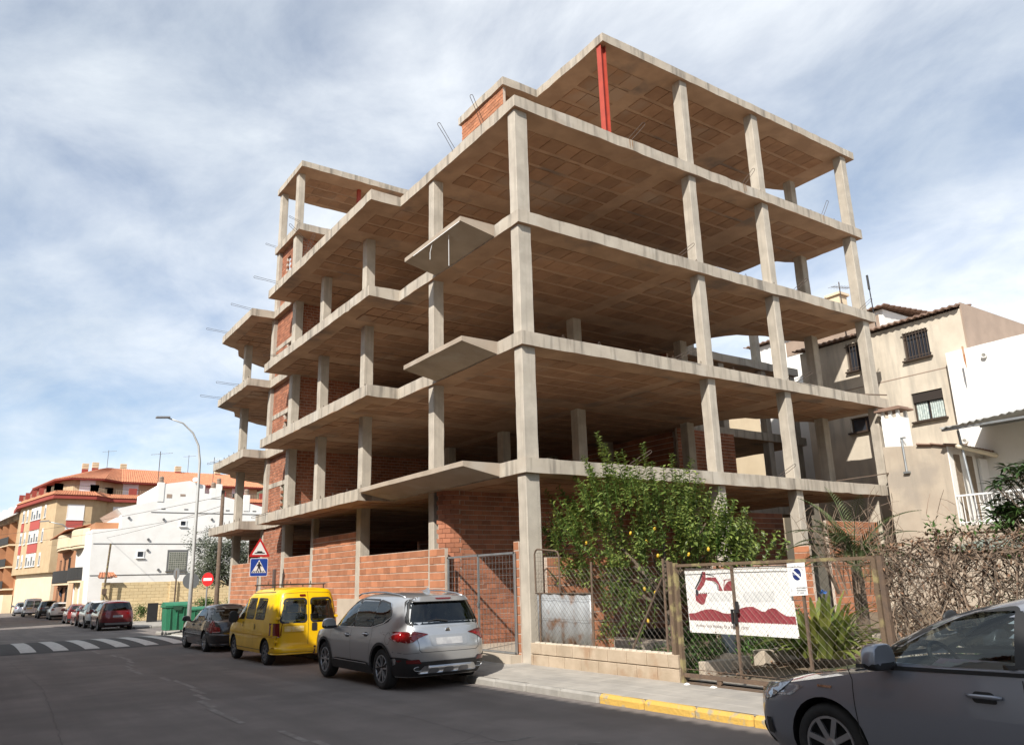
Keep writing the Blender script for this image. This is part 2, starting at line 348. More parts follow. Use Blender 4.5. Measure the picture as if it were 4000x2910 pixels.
def ribbon(pts, w, dz=.004):
    mb = MB(); pts = [Vector(p) for p in pts]; fine_ = []
    for a, b in zip(pts, pts[1:]):
        k = max(2, int((b-a).length/.25))
        for j in range(k): fine_.append(a.lerp(b, j/k)+Vector((wob((a.x*3+j, a.y, j*.7), 1)*.05, wob((j*.9, a.y, 4), 1)*.05)))
    for i, p in enumerate(fine_):
        d = (fine_[min(i+1, len(fine_)-1)]-fine_[max(i-1, 0)]).normalized(); nn = Vector((-d.y, d.x))*w*(.5+.4*wob((p.x*4, p.y*4, 0), 1))
        for q in (p+nn, p-nn): mb.v.append((q.x, q.y, zroad(q.y)+dz))
    for i in range(len(fine_)-1): mb.f.append((2*i, 2*i+1, 2*i+3, 2*i+2)); mb.mi.append(0)
    return mb
for P_, w in (([(-4.6, -11), (-4.4, -3), (-4.7, 6), (-4.5, 18)], .006), ([(-9.4, 3), (-7.2, 3.6), (-5.2, 3.2), (-3.8, 3.5)], .006), ([(-8.8, -2.5), (-8.4, 6), (-8.6, 16)], .008), ([(-6.2, -9), (-5.2, -5.5), (-4.0, -4.6)], .006), ([(-9.6, 12.4), (-6, 12.9), (-3.6, 12.5)], .01), ([(-9, 36), (-5, 36.4), (-1.5, 36)], .05)): struct('road_crack', ribbon(P_, w), crk)
wl2 = mat('worn_paint', (.25, .235, .215), (.15, .138, .128), 9, .9, ramp=(.4, .6))
for P_, w in (([(-5.0, -5.2), (-4.3, -5.6), (-3.6, -5.5)], .035), ([(-4.5, -6.8), (-3.9, -6.3), (-3.3, -6.6)], .03), ([(-6.1, -8.4), (-5.7, -7.6), (-5.1, -7.3), (-4.6, -7.5)], .03), ([(-3.9, -7.9), (-3.5, -7.4)], .04)): struct('worn_road_marking', ribbon(P_, w), wl2)
# ================================================================== unfinished building
Z = {0: -0.19, 1: 4.2, 2: 7.2, 3: 10.325, 4: 13.54, 5: 16.78, 6: 19.70}
T = 0.333
bld = thing('unfinished_building', (0, 0, -0.2), 'abandoned bare concrete apartment frame of open floors and brick infill', 'building')
def inpoly(x, y, P):
    c = False; n = len(P)
    for i in range(n):
        x0, y0 = P[i]; x1, y1 = P[(i+1) % n]
        if (y0 > y) != (y1 > y) and x < (x1-x0)*(y-y0)/(y1-y0)+x0: c = not c
    return c
def edist(x, y, P):
    d = 9e9; n = len(P)
    for i in range(n):
        a = Vector(P[i]); b = Vector(P[(i+1) % n]); p = Vector((x, y)); ab = b-a
        t = max(0, min(1, (p-a).dot(ab)/max(ab.length_squared, 1e-9))); d = min(d, (p-a-ab*t).length)
    return d
def slab(P, zt, th, name='floor_slab', step=0.32, rough=1.0):
    n = len(P); out = []
    for i in range(n):
        a = Vector(P[i]); b = Vector(P[(i+1) % n]); L = (b-a).length; k = max(1, int(L/step)); d = (b-a)/max(L, 1e-6); nr = Vector((d.y, -d.x))
        for j in range(k):
            p = a+(b-a)*j/k
            q = p+nr*(wob((p.x*1.7, p.y*1.7, zt), 1.0)*0.018*rough if j else 0)
            out.append((q, 0 if False else 1))
    m_ = len(out); mb = MB(); top = []; bot = []; mid = []
    for q, _ in out:
        jt = wob((q.x*2.3, q.y*2.3, zt+5), 1)*0.022*rough+wob((q.x*9, q.y*9, zt), 1)*0.010*rough; jb = wob((q.x*2.9, q.y*2.9, zt+9), 1)*0.030*rough+wob((q.x*11, q.y*11, zt+3), 1)*0.012*rough
        top.append((q.x, q.y, zt+jt)); bot.append((q.x, q.y, zt-th+jb)); mid.append(1)
    mb.v = top+bot
    mb.f.append(tuple(range(m_))); mb.mi.append(0)
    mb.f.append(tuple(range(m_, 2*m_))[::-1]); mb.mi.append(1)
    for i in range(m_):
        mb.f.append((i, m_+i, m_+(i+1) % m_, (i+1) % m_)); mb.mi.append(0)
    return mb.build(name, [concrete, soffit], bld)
b1, b1e, b2, b2e, wy, we = 1.07, 4.14, 6.48, 16.77, 19.18, 24.1
wing = [(0.0, 24.9), (-1.0, we), (-1.0, wy), (0, wy), (0, b2e+.02), (-1.02, b2e), (-1.02, b2), (0, b2)]
cur = [(2.6, 27.8), (1.86, 27.41), (1.07, 26.82), (0.3, 25.9)]
bal1 = [(0, b1e), (-1.0, b1e), (-1.0, b1), (0, b1)]
back = [(9.0, 28.0)]
R3 = [(15.45, 0), (15.45, 2.68), (14.5, 3.05), (13.3, 3.05), (12.2, 3.5), (11.65, 4.2), (11.65, 6.2)]
front = [(0, 0)]
P1 = front+[(14.55, 0), (14.55, 6.3), (19.6, 6.3), (19.6, 14), (12, 14)]+[(12, 28)]+cur+wing[:4]+[(0, b2e+.02), (-1.02, b2e), (-1.02, 6.95), (0, 6.95)]
P2 = front+R3+[(19.7, 6.3), (19.7, 14), (12, 14), (12, 28)]+cur+wing+[]
P3 = front+R3+[(19.7, 6.3), (19.7, 12), (12, 14), (12, 28)]+cur+wing
P4 = front+[(15.4, 0), (15.4, 2.66), (14.5, 3.05), (14.1, 3.5), (14.1, 4.6), (11, 4.6), (11, 14), (12, 14), (12, 28)]+cur+wing
S1 = slab(P1, Z[1], T); S2 = slab(P2, Z[2], T); S3 = slab(P3, Z[3], T); S4 = slab(P4, Z[4], T)
P5 = [(3.2, 0), (15.66, 0), (15.66, 2.86), (14.2, 3.4), (11, 4.6), (11, 5.95), (1.88, 5.95), (1.88, 3.23), (3.2, 3.23)]
S5 = slab(P5, Z[5], 0.28, 'roof_slab')
P6 = [(-0.05, 16.2), (5.4, 16.2), (5.4, 19.5), (-0.05, 19.5)]
S6 = slab(P6, Z[6], 0.27, 'roof_slab'); S5b = slab([(-0.04, 16.22), (5.3, 16.22), (5.3, 19.46), (-0.04, 19.46)], Z[5]-.06, 0.32)
# thinner cantilever balconies near the corner, with a folded lip
for z, e in ((Z[3], b1e), (Z[2], b1e), (Z[1], 6.9)):
    mb = MB(); n = 10; ysl = [b1+(e-b1)*k/n for k in range(n+1)]
    for y in ysl:
        q = .012*wob((y*2, z, 1), 1); mb.v += [(.02, y, z+.004), (-1.0+q, y, z+.004+q*.5), (-1.0+q, y, z-.115+q), (.02, y, z-T+.02)]
    for k in range(n):
        for c_ in range(4): mb.f.append((4*k+c_, 4*k+(c_+1) % 4, 4*k+4+(c_+1) % 4, 4*k+4+c_)); mb.mi.append(0)
    mb.f += [(3, 2, 1, 0), (4*n, 4*n+1, 4*n+2, 4*n+3)]; mb.mi += [0, 0]
    mb.build('balcony_slab', balcm, bld, fix=True)
# pale formwork batten left under the upper balcony, with hanging cable
MB().box(-1.012, -1.002, b1+.05, 3.6, Z[3]-.135, Z[3]-.118).build('formwork_batten', whitepaint, bld)
MB().tube([(-.86, 1.9, Z[3]-.14), (-.86, 1.9, Z[3]-1.0)], .007, 5).build('hanging_cable', whitepaint, bld); MB().tube([(-.95, 2.6, Z[3]-.1), (-.97, 2.7, Z[3]-.35), (-.96, 2.72, Z[3]-.55)], .007, 5).build('hanging_cable', whitepaint, bld)
# ---- columns
def column(x0, x1, y0, y1, z0, z1, m_=None):
    mb = MB(); k = max(3, int((z1-z0)/0.22)); ring = [(x0, y0), (x1, y0), (x1, y1), (x0, y1)]; c = 0.022
    cxm, cym = (x0+x1)/2, (y0+y1)/2
    for i in range(k+1):
        z = z0+(z1-z0)*i/k
        for j, (x, y) in enumerate(ring):
            nx, ny = ring[(j+1) % 4]; px_, py_ = ring[j-1]
            for (tx, ty) in ((px_, py_), (nx, ny)):
                d = math.hypot(tx-x, ty-y); cc = c*(0.55+0.9*abs(wob((x*3, y*3, z*2.6), 1.3)))
                mb.v.append((x+(tx-x)/d*cc+wob((x, y, z*1.5), 1)*.006, y+(ty-y)/d*cc+wob((x+7, y, z*1.5), 1)*.006, z))
    for i in range(k):
        for j in range(8):
            mb.f.append((i*8+j, i*8+(j+1) % 8, (i+1)*8+(j+1) % 8, (i+1)*8+j)); mb.mi.append(0)
    mb.f.append(tuple(range(8))[::-1]); mb.f.append(tuple(k*8+j for j in range(8))); mb.mi += [0, 0]
    return mb.build('column', m_ or concrete_col, bld)
def storey(a, b): return (Z[a]-(0.02 if a else 0.05), Z[b]-T+.01)
fr = [(.07, .40), (6.47, 6.77), (9.88, 10.19), (14.82, 15.17)]
lf = [(.12, .44), (4.41, 4.71), (9.22, 9.55), (13.25, 13.55), (16.45, 16.85), (19.33, 19.65), (23.75, 24.05)]
for s in range(4):
    z0, z1 = storey(s, s+1)
    for i, (a, b) in enumerate(fr):
        if i == 0: continue
        if s == 0 and i == 3: continue
        column(a, b, .12, .45, z0, z1)
    for i, (a, b) in enumerate(lf):
        if i == 6 and s > 3: continue
        w = .40 if i else .40
        if s == 0 and i == 3: column(.07, .3, 13.38, 13.62, z0, z1)
        else: column(.07, .07+w-.06*(i > 0), a, b, z0, z1)
    inner = [(5.7, 5.0), (5.7, 9.4), (5.7, 13.4), (10.8, 5.0), (10.8, 9.4), (11.0, 13.4)]
    for (x, y) in inner: column(x, x+.36, y, y+.36, z0, z1)
    if s > 0: column(14.75, 15.1, 2.15, 2.5, z0, z1)
for x in (14.5, 17.2, 19.2):
    column(x, x+.32, 6.4, 6.72, Z[0], Z[1]-T+.01); column(x, x+.32, 6.4, 6.72, Z[1]-.02, Z[2]-T+.01)
    column(x, x+.32, 6.4, 6.72, Z[2]-.02, Z[3]-T+.01)
column(12.9, 13.2, 6.45, 6.75, Z[3]-.02, Z[3]+1.5); column(17.1, 17.4, 6.45, 6.75, Z[3]-.02, Z[3]+1.6)
z0, z1 = Z[4]-.02, Z[5]-.28+.01
for (x, y) in ((6.45, .12), (9.86, .12), (14.95, .12), (14.9, 2.3)): column(x, x+.32, y, y+.33, z0, z1)
for y in (16.85, 19.1): column(.06, .38, y, y+.34, Z[4]-.02, Z[5]-.38+.01); column(.06, .36, y, y+.32, Z[5]-.09, Z[6]-.27+.01)
# red primer I-section post under the roof corner
mb = MB(); xa, ya = 3.34, .24
mb.box(xa-.10, xa-.085, ya-.09, ya+.09, Z[4]-.02, Z[5]-.27).box(xa+.085, xa+.10, ya-.09, ya+.09, Z[4]-.02, Z[5]-.27).box(xa-.086, xa+.086, ya-.006, ya+.006, Z[4]-.02, Z[5]-.27)
mb.build('steel_post', redsteel, bld); MB().box(2.9, 3.06, 16.9, 17.04, Z[5]-.1, Z[6]-.26).build('steel_post', redsteel, bld)
# ---- clay ceiling blocks: the largest in view stand alone, the rest is joined
blk_me = chamfer_box('ceiling_block', blockm, 0.52, 0.60, 0.05, 0.008)
cand = []
for so, P, zt, th in ((S1, P1, Z[1], T), (S2, P2, Z[2], T), (S3, P3, Z[3], T), (S4, P4, Z[4], T), (S5, P5, Z[5], .28), (S6, P6, Z[6], .27), (S5b, P6, Z[5]-.06, .32)):
    nx = int(16/0.545); ny = int(28/0.745)
    for j in range(ny):
        y = -0.1+0.745*(j+.5)
        for i in range(nx):
            x = -1.0+0.545*(i+.5)
            if not inpoly(x, y, P) or edist(x, y, P) < 0.52: continue
            if any(abs(x-c) < 0.45 for c in (5.88, 10.98)) : continue
            if zt < 16 and any(abs(y-c) < 0.42 for c in (4.6, 9.4, 13.4, 16.6, 19.4)): continue
            if th == T and 4.3 < x < 6.2 and 7.0 < y < 8.8 and zt == Z[2]: continue
            r = random.random()
            dz = random.uniform(-.003, .003)
            cand.append((pixsize((x, y, zt), 1.0), so, x+random.uniform(-.005, .005), y+random.uniform(-.012, .012), zt-th+0.008+dz))
cand.sort(key=lambda c: -c[0])
joined = {}
for n_, (q, so, x, y, z) in enumerate(cand):
    mtx = Matrix.Translation((x, y, z))
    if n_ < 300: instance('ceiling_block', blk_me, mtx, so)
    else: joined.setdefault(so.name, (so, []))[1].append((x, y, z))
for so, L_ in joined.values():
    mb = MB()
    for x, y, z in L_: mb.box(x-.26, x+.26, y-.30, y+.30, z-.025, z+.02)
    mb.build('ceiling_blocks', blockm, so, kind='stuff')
# ---- brick walls
BR = []
def brick_wall(axis, c, a0, a1, z0, z1, bw, bh, face, m_, name='brick_wall', hole=None, dep=0.10, j=0.016, parent=None, tooth=0):
    """wall in plane x=c (axis 'y') or y=c (axis 'x'); face = -1 looks towards the negative side"""
    parent = parent or bld
    mb = MB(); lo, hi = (c+.012*(1 if face < 0 else -1), c+dep*(1 if face < 0 else -1)); lo, hi = min(lo, hi), max(lo, hi)
    segs = [(a0, a1, z0, z1)]
    if hole:
        h0, h1, hz0, hz1 = hole; segs = [(a0, h0, z0, z1), (h1, a1, z0, z1), (h0, h1, z0, hz0), (h0, h1, hz1, z1)]
    for s0, s1, t0, t1 in segs:
        if s1-s0 < .02 or t1-t0 < .02: continue
        if axis == 'y': mb.box(lo, hi, s0, s1, t0, t1)
        else: mb.box(s0, s1, lo, hi, t0, t1)
    w = mb.build(name, mortar, parent)
    rows = int(round((z1-z0)/bh)); bh2 = (z1-z0)/rows
    for r in range(rows):
        z = z0+bh2*(r+.5); off = (0.5 if r % 2 else 0.0)*bw+random.uniform(-.02, .02)
        a = a0-off
        while a < a1:
            s0 = max(a, a0); s1 = min(a+bw, a1); a += bw
            if s1-s0 < 0.05: continue
            mid = (s0+s1)/2
            if hole and hole[0]-.02 < mid < hole[1]+.02 and hole[2]-.02 < z < hole[3]+.02: continue
            cc = c+(random.uniform(-.004, .005))+(0.05 if face < 0 else -0.05)
            p = (cc, mid, z) if axis == 'y' else (mid, cc, z)
            BR.append((pixsize(p, max(s1-s0, .1)*bh2), w, axis, p, s1-s0-(.006 if bh > .15 else j), bh2-(.026 if bh > .15 else j)-random.uniform(0, .004), m_))
    return w
x_f = 0.10
brick_wall('y', .07, 19.66, 23.74, Z[0]-.3, 2.55, .42, .195, -1, brickm)
brick_wall('y', .10, 16.86, 19.32, Z[0]-.2, Z[1]-T, .26, .125, -1, brickr)
brick_wall('y', .07, 13.63, 16.44, Z[0]-.2, 2.61, .42, .195, -1, brickm)
brick_wall('y', .07, 9.56, 13.37, Z[0]-.1, 3.16, .42, .195, -1, brickm)
brick_wall('y', .07, 4.72, 9.21, Z[0]-.1, 2.38, .42, .195, -1, brickm)
brick_wall('y', -.06, 3.60, 4.40, Z[0], 2.37, .40, .20, -1, brickm)
MB().box(.045, .3, 8.2, 10.9, -.25, 1.1).build('concrete_plinth', beige2, bld)
# recessed porch wall and its rounded corner
brick_wall('x', 3.74, .5, 6.2, Z[0], Z[1]-T, .27, .125, -1, brickr)
mb = MB(); ctr = (.5, 4.18); rr = .44
rows = 33; bh2 = (Z[1]-T-Z[0])/rows
wcur = MB(); n_ = 10
pts = [(ctr[0]+math.cos(a)*(rr-.014), ctr[1]+math.sin(a)*(rr-.014)) for a in [math.radians(180+90*i/n_) for i in range(n_+1)]]
for i in range(n_):
    wcur.add([(*pts[i], Z[0]), (*pts[i+1], Z[0]), (*pts[i+1], Z[1]-T), (*pts[i], Z[1]-T)], [(0, 1, 2, 3)])
wc = wcur.build('brick_wall', mortar, bld)
for r in range(rows):
    for k in range(3):
        a = math.radians(195+30*k+(7 if r % 2 else -4)); 
        p = (ctr[0]+math.cos(a)*(rr-.05), ctr[1]+math.sin(a)*(rr-.05), Z[0]+bh2*(r+.5))
        BR.append((pixsize(p, .2*bh2)*.9, wc, a, p, .222, bh2-.012, brickr))
# brick pier beside the mesh gate
brick_wall('y', .05, .46, .66, Z[0], 2.37, .20, .19, -1, brickm, dep=.28)
# stair core: bay wall with small openings and the wall facing the open floors
for s in (1, 2, 3):
    z0, z1 = Z[s], Z[s+1]-T
    brick_wall('y', .22, 16.86, 19.32, z0, z1, .26, .125, -1, brickr, hole=(17.15, 17.75, z0+.25, z0+1.35))
    brick_wall('x', 16.66, .42, 8.0, z0, z1, .26, .125, -1, brickr)
    MB().box(.20, .34, 16.86, 19.32, z0+1.36, z0+1.55).build('lintel', concrete, bld)
brick_wall('y', .22, 17.2, 19.1, Z[4], Z[5]-.38, .26, .125, -1, brickr, hole=(17.9, 18.4, Z[4]+.2, Z[4]+2.4))
brick_wall('x', 17.0, .4, 5.0, Z[4], Z[5]-.38, .26, .125, -1, brickr)
brick_wall('y', 1.95, 3.34, 5.85, Z[4], Z[5]-.28, .25, .125, -1, brickm)
brick_wall('x', 5.9, 11.2, 14.4, Z[1], Z[2]-T, .26, .125, -1, brickr)
for s in (0, 1, 2):       # rear wall with openings, added to keep the deep floors dark
    brick_wall('y', 11.6, 6.5, 27.5, Z[s], Z[s+1]-T, .5, .2, -1, brickr, hole=(11.0, 12.6, Z[s]+1.0, Z[s]+2.1))
brick_wall('x', 27.2, 1.8, 11.5, Z[0], Z[1]-T, .5, .2, -1, brickr)
brick_wall('x', 14.0, 12.0, 19.5, Z[0], Z[2]-T, .5, .2, -1, brickr); brick_wall('x', 6.05, 6.3, 17.1, Z[0], Z[1]-T-.02, .5, .2, -1, brickr)  # last wall is added behind the courtyard so the ground floor reads dark
brick_wall('x', 4.6, 10.4, 11.5, -.2, 2.3, .4, .19, -1, brickm)
brick_wall('y', 9.4, -.4, .1, -.2, 2.25, .4, .19, -1, brickm); 
brick_wall('x', -0.05, 5.8, 9.6, -.2, 1.75, .4, .2, -1, brickm); brick_wall('x', -0.05, .45, 2.3, -.2, 2.0, .4, .2, -1, brickm); brick_wall('x', -0.05, 10.9, 13.6, -.2, 3.0, .4, .2, -1, brickm)
BR.sort(key=lambda b: -b[0])
bme = {}; joinb = {}
for n_, (q, w, ax, p, L_, H_, m_) in enumerate(BR):
    if n_ < 300:
        if m_.name not in bme: bme[m_.name] = unit_box('brick', m_)
        if ax == 'y': mt = Matrix.Translation(p) @ Matrix.Diagonal((.10, L_, H_, 1))
        elif ax == 'x': mt = Matrix.Translation(p) @ Matrix.Diagonal((L_, .10, H_, 1))
        else: mt = Matrix.Translation(p) @ Matrix.Rotation(ax, 4, 'Z') @ Matrix.Diagonal((.10, L_, H_, 1))
        instance('brick', bme[m_.name], mt, w)
    else: joinb.setdefault(w.name, (w, m_, []))[2].append((ax, p, L_, H_))
for w, m_, L2 in joinb.values():
    mb = MB()
    for ax, p, L_, H_ in L2:
        if ax == 'y': mb.box(p[0]-.05, p[0]+.05, p[1]-L_/2, p[1]+L_/2, p[2]-H_/2, p[2]+H_/2)
        elif ax == 'x': mb.box(p[0]-L_/2, p[0]+L_/2, p[1]-.05, p[1]+.05, p[2]-H_/2, p[2]+H_/2)
        else:
            u = Vector((math.cos(ax), math.sin(ax), 0)); v = Vector((-u.y, u.x, 0)); mb.obox(p, u*.05, v*L_/2, Vector((0, 0, H_/2)))
    mb.build('bricks', m_, w, kind='stuff')
# black upright pipe in the stair bay, shaft hole lining
MB().box(.02, .09, 17.4, 17.6, -.4, 2.2).build('pipe', mat('dark_pipe', (.10, .07, .06), None, rough=.7), bld)
# ---- reinforcement loops
def hairpin(p, d, l, w=.07, r=.008, par=None):
    p = Vector(p); d = Vector(d).normalized(); s = d.cross(Vector((0.3, 1, 0.2))); s = s.normalized()*w*.5 if s.length > .01 else Vector((0, w*.5, 0))
    pts = [p-s, p-s+d*l*.5+Vector((0, 0, -.01)), p-s+d*l*.95]
    for k in range(1, 6):
        a = math.pi*k/6; pts.append(p+d*(l*.95+math.sin(a)*w*.5)-s*math.cos(a))
    pts += [p+s+d*l*.95, p+s+d*l*.5+Vector((.01, 0, .01)), p+s]
    MB().tube(pts, r, 5).build('rebar_loop', rebar, par or bld)
for x, d, l in ((4.0, (.55, -.35, .75), .72), (8.9, (.4, -.45, .75), .62), (13.1, (.35, -.2, .85), .62)): hairpin((x, .03, Z[4]), d, l, .09, par=S4)
rstn = mat('rust_run', (.24, .115, .05), (.34, .22, .13), 8, .95)
for x in (3.97, 4.07, 8.87, 8.96, 13.07): MB().add([(x-.014, -.022, Z[4]-.01), (x+.014, -.022, Z[4]-.01), (x+.02, -.022, Z[4]-.18), (x+.004, -.022, Z[4]-.31), (x-.012, -.022, Z[4]-.2)], [(0, 1, 2, 3, 4)]).build('rust_run', rstn, S4)
for x in (5.6, 10.9, 14.6): hairpin((x, .03, Z[3]), (.7, -.25, .6), .7, par=S3)
for x in (5.1, 10.3): hairpin((x, .03, Z[2]), (.75, -.3, .4), .75, par=S2)
for x in (3.2, 9.0): hairpin((x, .03, Z[1]), (.75, -.3, .5), .7, par=S1)
for y, d, l in ((1.55, (-.55, -.2, .75), .8), (3.1, (-.62, -.1, .70), .85)): hairpin((.02, y, Z[4]), d, l, .09, par=S4)
for y, d, l in ((11.6, (-.7, 0, .55), 1.2), (12.4, (.2, -.4, .9), .9), (15.6, (-1, 0, .06), 1.0), (23.2, (-1, 0, .05), 1.0), (19.3, (-1, 0, .1), .9)): hairpin((-1.0, y, Z[4]-.03), d, l, .08, par=S4)
for y in (23.4, 20.5): hairpin((-1.0, y, Z[3]-.05), (-1, 0, .03), 1.0, .08, par=S3)
for y, s, zz_ in ((15.0, S3, Z[3]), (22.6, S2, Z[2]), (23.6, S1, Z[1]), (15.3, S1, Z[1]+.05)): hairpin((-1.0, y, zz_-.05), (-.8, -.5, -.25), .9, .07, par=s)
hairpin((.02, 16.3, Z[5]), (-.9, 0, .25), .5, par=S5b); hairpin((.0, 19.4, Z[5]), (-.9, 0, .1), .5, par=S5b)
for so, zt, P in ((S2, Z[2], 15), (S3, Z[3], 15), (S4, Z[4], 15)):
    for i in range(11):
        x = 1.3+i*1.25+random.uniform(-.2, .2); MB().tube([(x-.03, .12, zt-.02), (x-.03, .12, zt+.09), (x, .12, zt+.13), (x+.03, .12, zt+.09), (x+.03, .12, zt-.02)], .007, 4).build('rebar_loop', rebar, so)
for so, zt in ((S1, Z[1]), (S2, Z[2]), (S3, Z[3])):
    for i in range(9):
        y = 6.9+i*1.05+random.uniform(-.2, .2); MB().tube([(-.9, y-.03, zt-.02), (-.9, y-.03, zt+.09), (-.9, y, zt+.13), (-.9, y+.03, zt+.09), (-.9, y+.03, zt-.02)], .007, 4).build('rebar_loop', rebar, so)
    for i in range(6):
        y = 19.4+i*.8; MB().tube([(-.9, y-.03, zt-.02), (-.9, y-.03, zt+.09), (-.9, y, zt+.14), (-.9, y+.03, zt+.09), (-.9, y+.03, zt-.02)], .008, 4).build('rebar_loop', rebar, so)
# loose laths lying on the floors
for a, b in (((1.2, 5.0, Z[1]+.06), (3.4, 7.2, Z[1]+.5)), ((6.6, 2.2, Z[2]+.05), (9.2, 3.0, Z[2]+.7)), ((13.4, .4, Z[2]+.05), (15.3, -.05, Z[2]+.12)), ((12.0, .15, Z[1]+.05), (14.8, -.1, Z[1]+.42))):
    MB().tube([a, b], .025, 4).build('loose_lath', woodm, bld)
# ================================================================== yard in front of the frame (measured off the photograph, on real planes)
FPX = 3026.49
def ray(u, v): return RT*((u-2000)/FPX)-UP*((v-1455)/FPX)+FW
def onx(u, v, x): r = ray(u, v); return CAM+r*((x-CAM.x)/r.x)
def ony(u, v, y): r = ray(u, v); return CAM+r*((y-CAM.y)/r.y)
def onz(u, v, z): r = ray(u, v); return CAM+r*((z-CAM.z)/r.z)
# yard soil with a little relief
mb = MB(); nx, ny = 30, 44
def zy(x, y):
    base = -0.16+0.04*max(x, 0)+(0.12*wob((x*.5, y*.5, 1), 1) if x > .5 else 0)
    path = math.exp(-((y-(-5.9-0.05*x))/1.2)**2)
    return base*(1-path)+(-0.15+0.03*x)*path
for i in range(nx+1):
    for j in range(ny+1):
        x = 0.12+14.4*i/nx; y = -22+22*j/ny; mb.v.append((x, y, zy(x, y)-(0.1 if y > -0.3 else 0)))
for i in range(nx):
    for j in range(ny): mb.f.append((i*(ny+1)+j, (i+1)*(ny+1)+j, (i+1)*(ny+1)+j+1, i*(ny+1)+j+1)); mb.mi.append(0)
o = struct('yard_soil', mb, soil, smooth=True)
mb = MB()
for i in range(20):
    x = 0.06+i*.7; x2 = x+.7
    yl0, yr0 = -4.5, -7.9
    mb.add([(x, yl0, -0.145+.03*x), (x, yr0, -0.145+.03*x), (x2, yr0, -0.145+.03*x2), (x2, yl0, -0.145+.03*x2)], [(0, 1, 2, 3)])
mb.add([(0.06, -7.9, -.16), (.06, -4.5, -.16), (-.02, -4.5, -.19), (-.02, -7.9, -.19)], [(0, 1, 2, 3)])
struct('driveway', mb, mat('drive_concrete', (.30, .265, .22), (.21, .18, .15), 1.8, .95, bump=.5, bsc=30, blot=.8, blotc=(.16, .13, .10)))
dk = thing('driveway_edging', (1.5, -4.4, -.1), 'low rough concrete edging beside the driveway behind the rusty gate', 'edging')
for (xa, xb, ya, yb, h) in ((.5, 1.7, -4.35, -4.2, .24), (1.95, 3.2, -4.45, -4.2, .28), (3.2, 5.0, -4.5, -4.25, .27), (5.05, 7.5, -4.55, -4.3, .26)):
    z0 = -.2+.03*xa; mb = MB(); n = 8
    poly = [(xa+(xb-xa)*i/n, z0+.05+h+.03*wob((i*.9, xa, 0), 1)) for i in range(n+1)]+[(xb, z0-.1), (xa, z0-.1)]
    mb.prism(poly, ya, yb, f=lambda a, b, c: (a, c, b)); mb.build('kerb_block', beige2, dk, bevel=.02)
# ---- low block wall with mortar scraps on top
bw = thing('block_wall', (0, -2.2, -.2), 'low wall of two courses of tan concrete blocks beside the pavement', 'wall')
MB().box(.0, .13, -4.26, -.02, -.30, .245).build('mortar_core', mortar, bw)
blkm = mat('tan_block', (.47, .375, .275), (.37, .29, .205), 3, .93, bump=.5, bsc=40, rnd=.06, blot=1.8, blotc=(.33, .22, .14))
bme_ = chamfer_box('block', blkm, .19, .49, .215, .008)
for r in range(2):
    a = -4.26
    off = .25 if r else 0
    edges = [-4.27]+[-4.27+off+.52*k for k in range(1, 9) if -4.27+off+.52*k < -.1]+[-.02]
    if off: edges.insert(1, -4.27+off)
    for k in range(len(edges)-1):
        w = edges[k+1]-edges[k]
        if w < .06: continue
        instance('block', bme_, Matrix.Translation((.055, (edges[k]+edges[k+1])/2, -.09+r*.228)) @ Matrix.Diagonal((1, (w-.014)/.49, 1, 1)), bw)
rndm = mat('mortar_scrap', (.56, .50, .41), None, rough=.95, bump=.4)
for k in range(22):
    y = -4.0+k*.18; s = random.uniform(.5, 1)
    mb = MB(); n = 7; mb.prism([(math.cos(6.28*i/n)*.06*random.uniform(.7, 1.2), math.sin(6.28*i/n)*.09*random.uniform(.7, 1.3)) for i in range(n)], .236, .255+.02*s, f=lambda a, b, c, y=y: (.03+a, y+b, c)); mb.build('mortar_scrap', rndm, bw)
# ---- wire work
def chainlink(y0, y1, z0, z1, x, pitch=.062, r=.0022, sag=0.0):
    mb = MB(); n = int(abs(y1-y0)/pitch); k = int((z1-z0)/pitch)
    sgn = 1 if y1 > y0 else -1
    def P(i, j): return Vector((x+(.004 if (i+j) % 2 else -.004)+sag*wob((i*.05, j*.05, 2), 1), y0+sgn*pitch*i, z0+(z1-z0)*j/k))
    for i in range(n):
        for d in (0, 1):
            for j in range(k):
                if (i+j) % 2 == d: continue
                a, b = (P(i, j), P(i+1, j+1)) if not d else (P(i+1, j), P(i, j+1))
                mb.tube([a, b], r, 3, cap=False)
    return mb
def grid_mesh(y0, y1, z0, z1, x, p, r=.003):
    mb = MB(); n = int(round(abs(y1-y0)/p)); k = int(round((z1-z0)/p))
    for i in range(n+1): y = y0+(y1-y0)*i/n; mb.tube([(x, y, z0), (x+.006*math.sin(i), y, (z0+z1)/2), (x, y, z1)], r, 4, cap=False)
    for j in range(k+1): z = z0+(z1-z0)*j/k; mb.tube([(x+.004, y0, z), (x+.004, y1, z)], r, 4, cap=False)
    return mb
fence = thing('wire_fence', (0, -2.1, .25), 'chain link fence on rusty posts standing on the low block wall', 'fence')
chainlink(-.15, -4.1, .25, 1.72, .02, sag=.03).build('chain_link', wirem, fence)
for y, h, tilt in ((-.30, 1.25, 0), (-2.02, 1.84, .01), (-3.98, 1.83, .01), (-4.10, 1.80, 0)): MB().cyl((.03, y, .2), (.03+tilt, y-.02, h), .022, 8).build('post', rustd, fence)
MB().tube([(.06, -3.05, .25), (.04, -3.95, 1.5)], .02, 6).build('brace', rustd, fence)
for z in (.75, 1.15, 1.5): MB().tube([(.015, -.2, z), (.02, -2, z-.015), (.015, -4.1, z)], .003, 4).build('strand', wirem, fence)
gs = MB(); n = 22
for i in range(n+1):
    y = -.16-1.78*i/n
    for z in (.27, .75, 1.24): gs.v.append((.075+.012*math.sin(i*1.4)+.02*wob((y, z, 3), 1), y, z+.012*wob((y*2, z, 1), 1)))
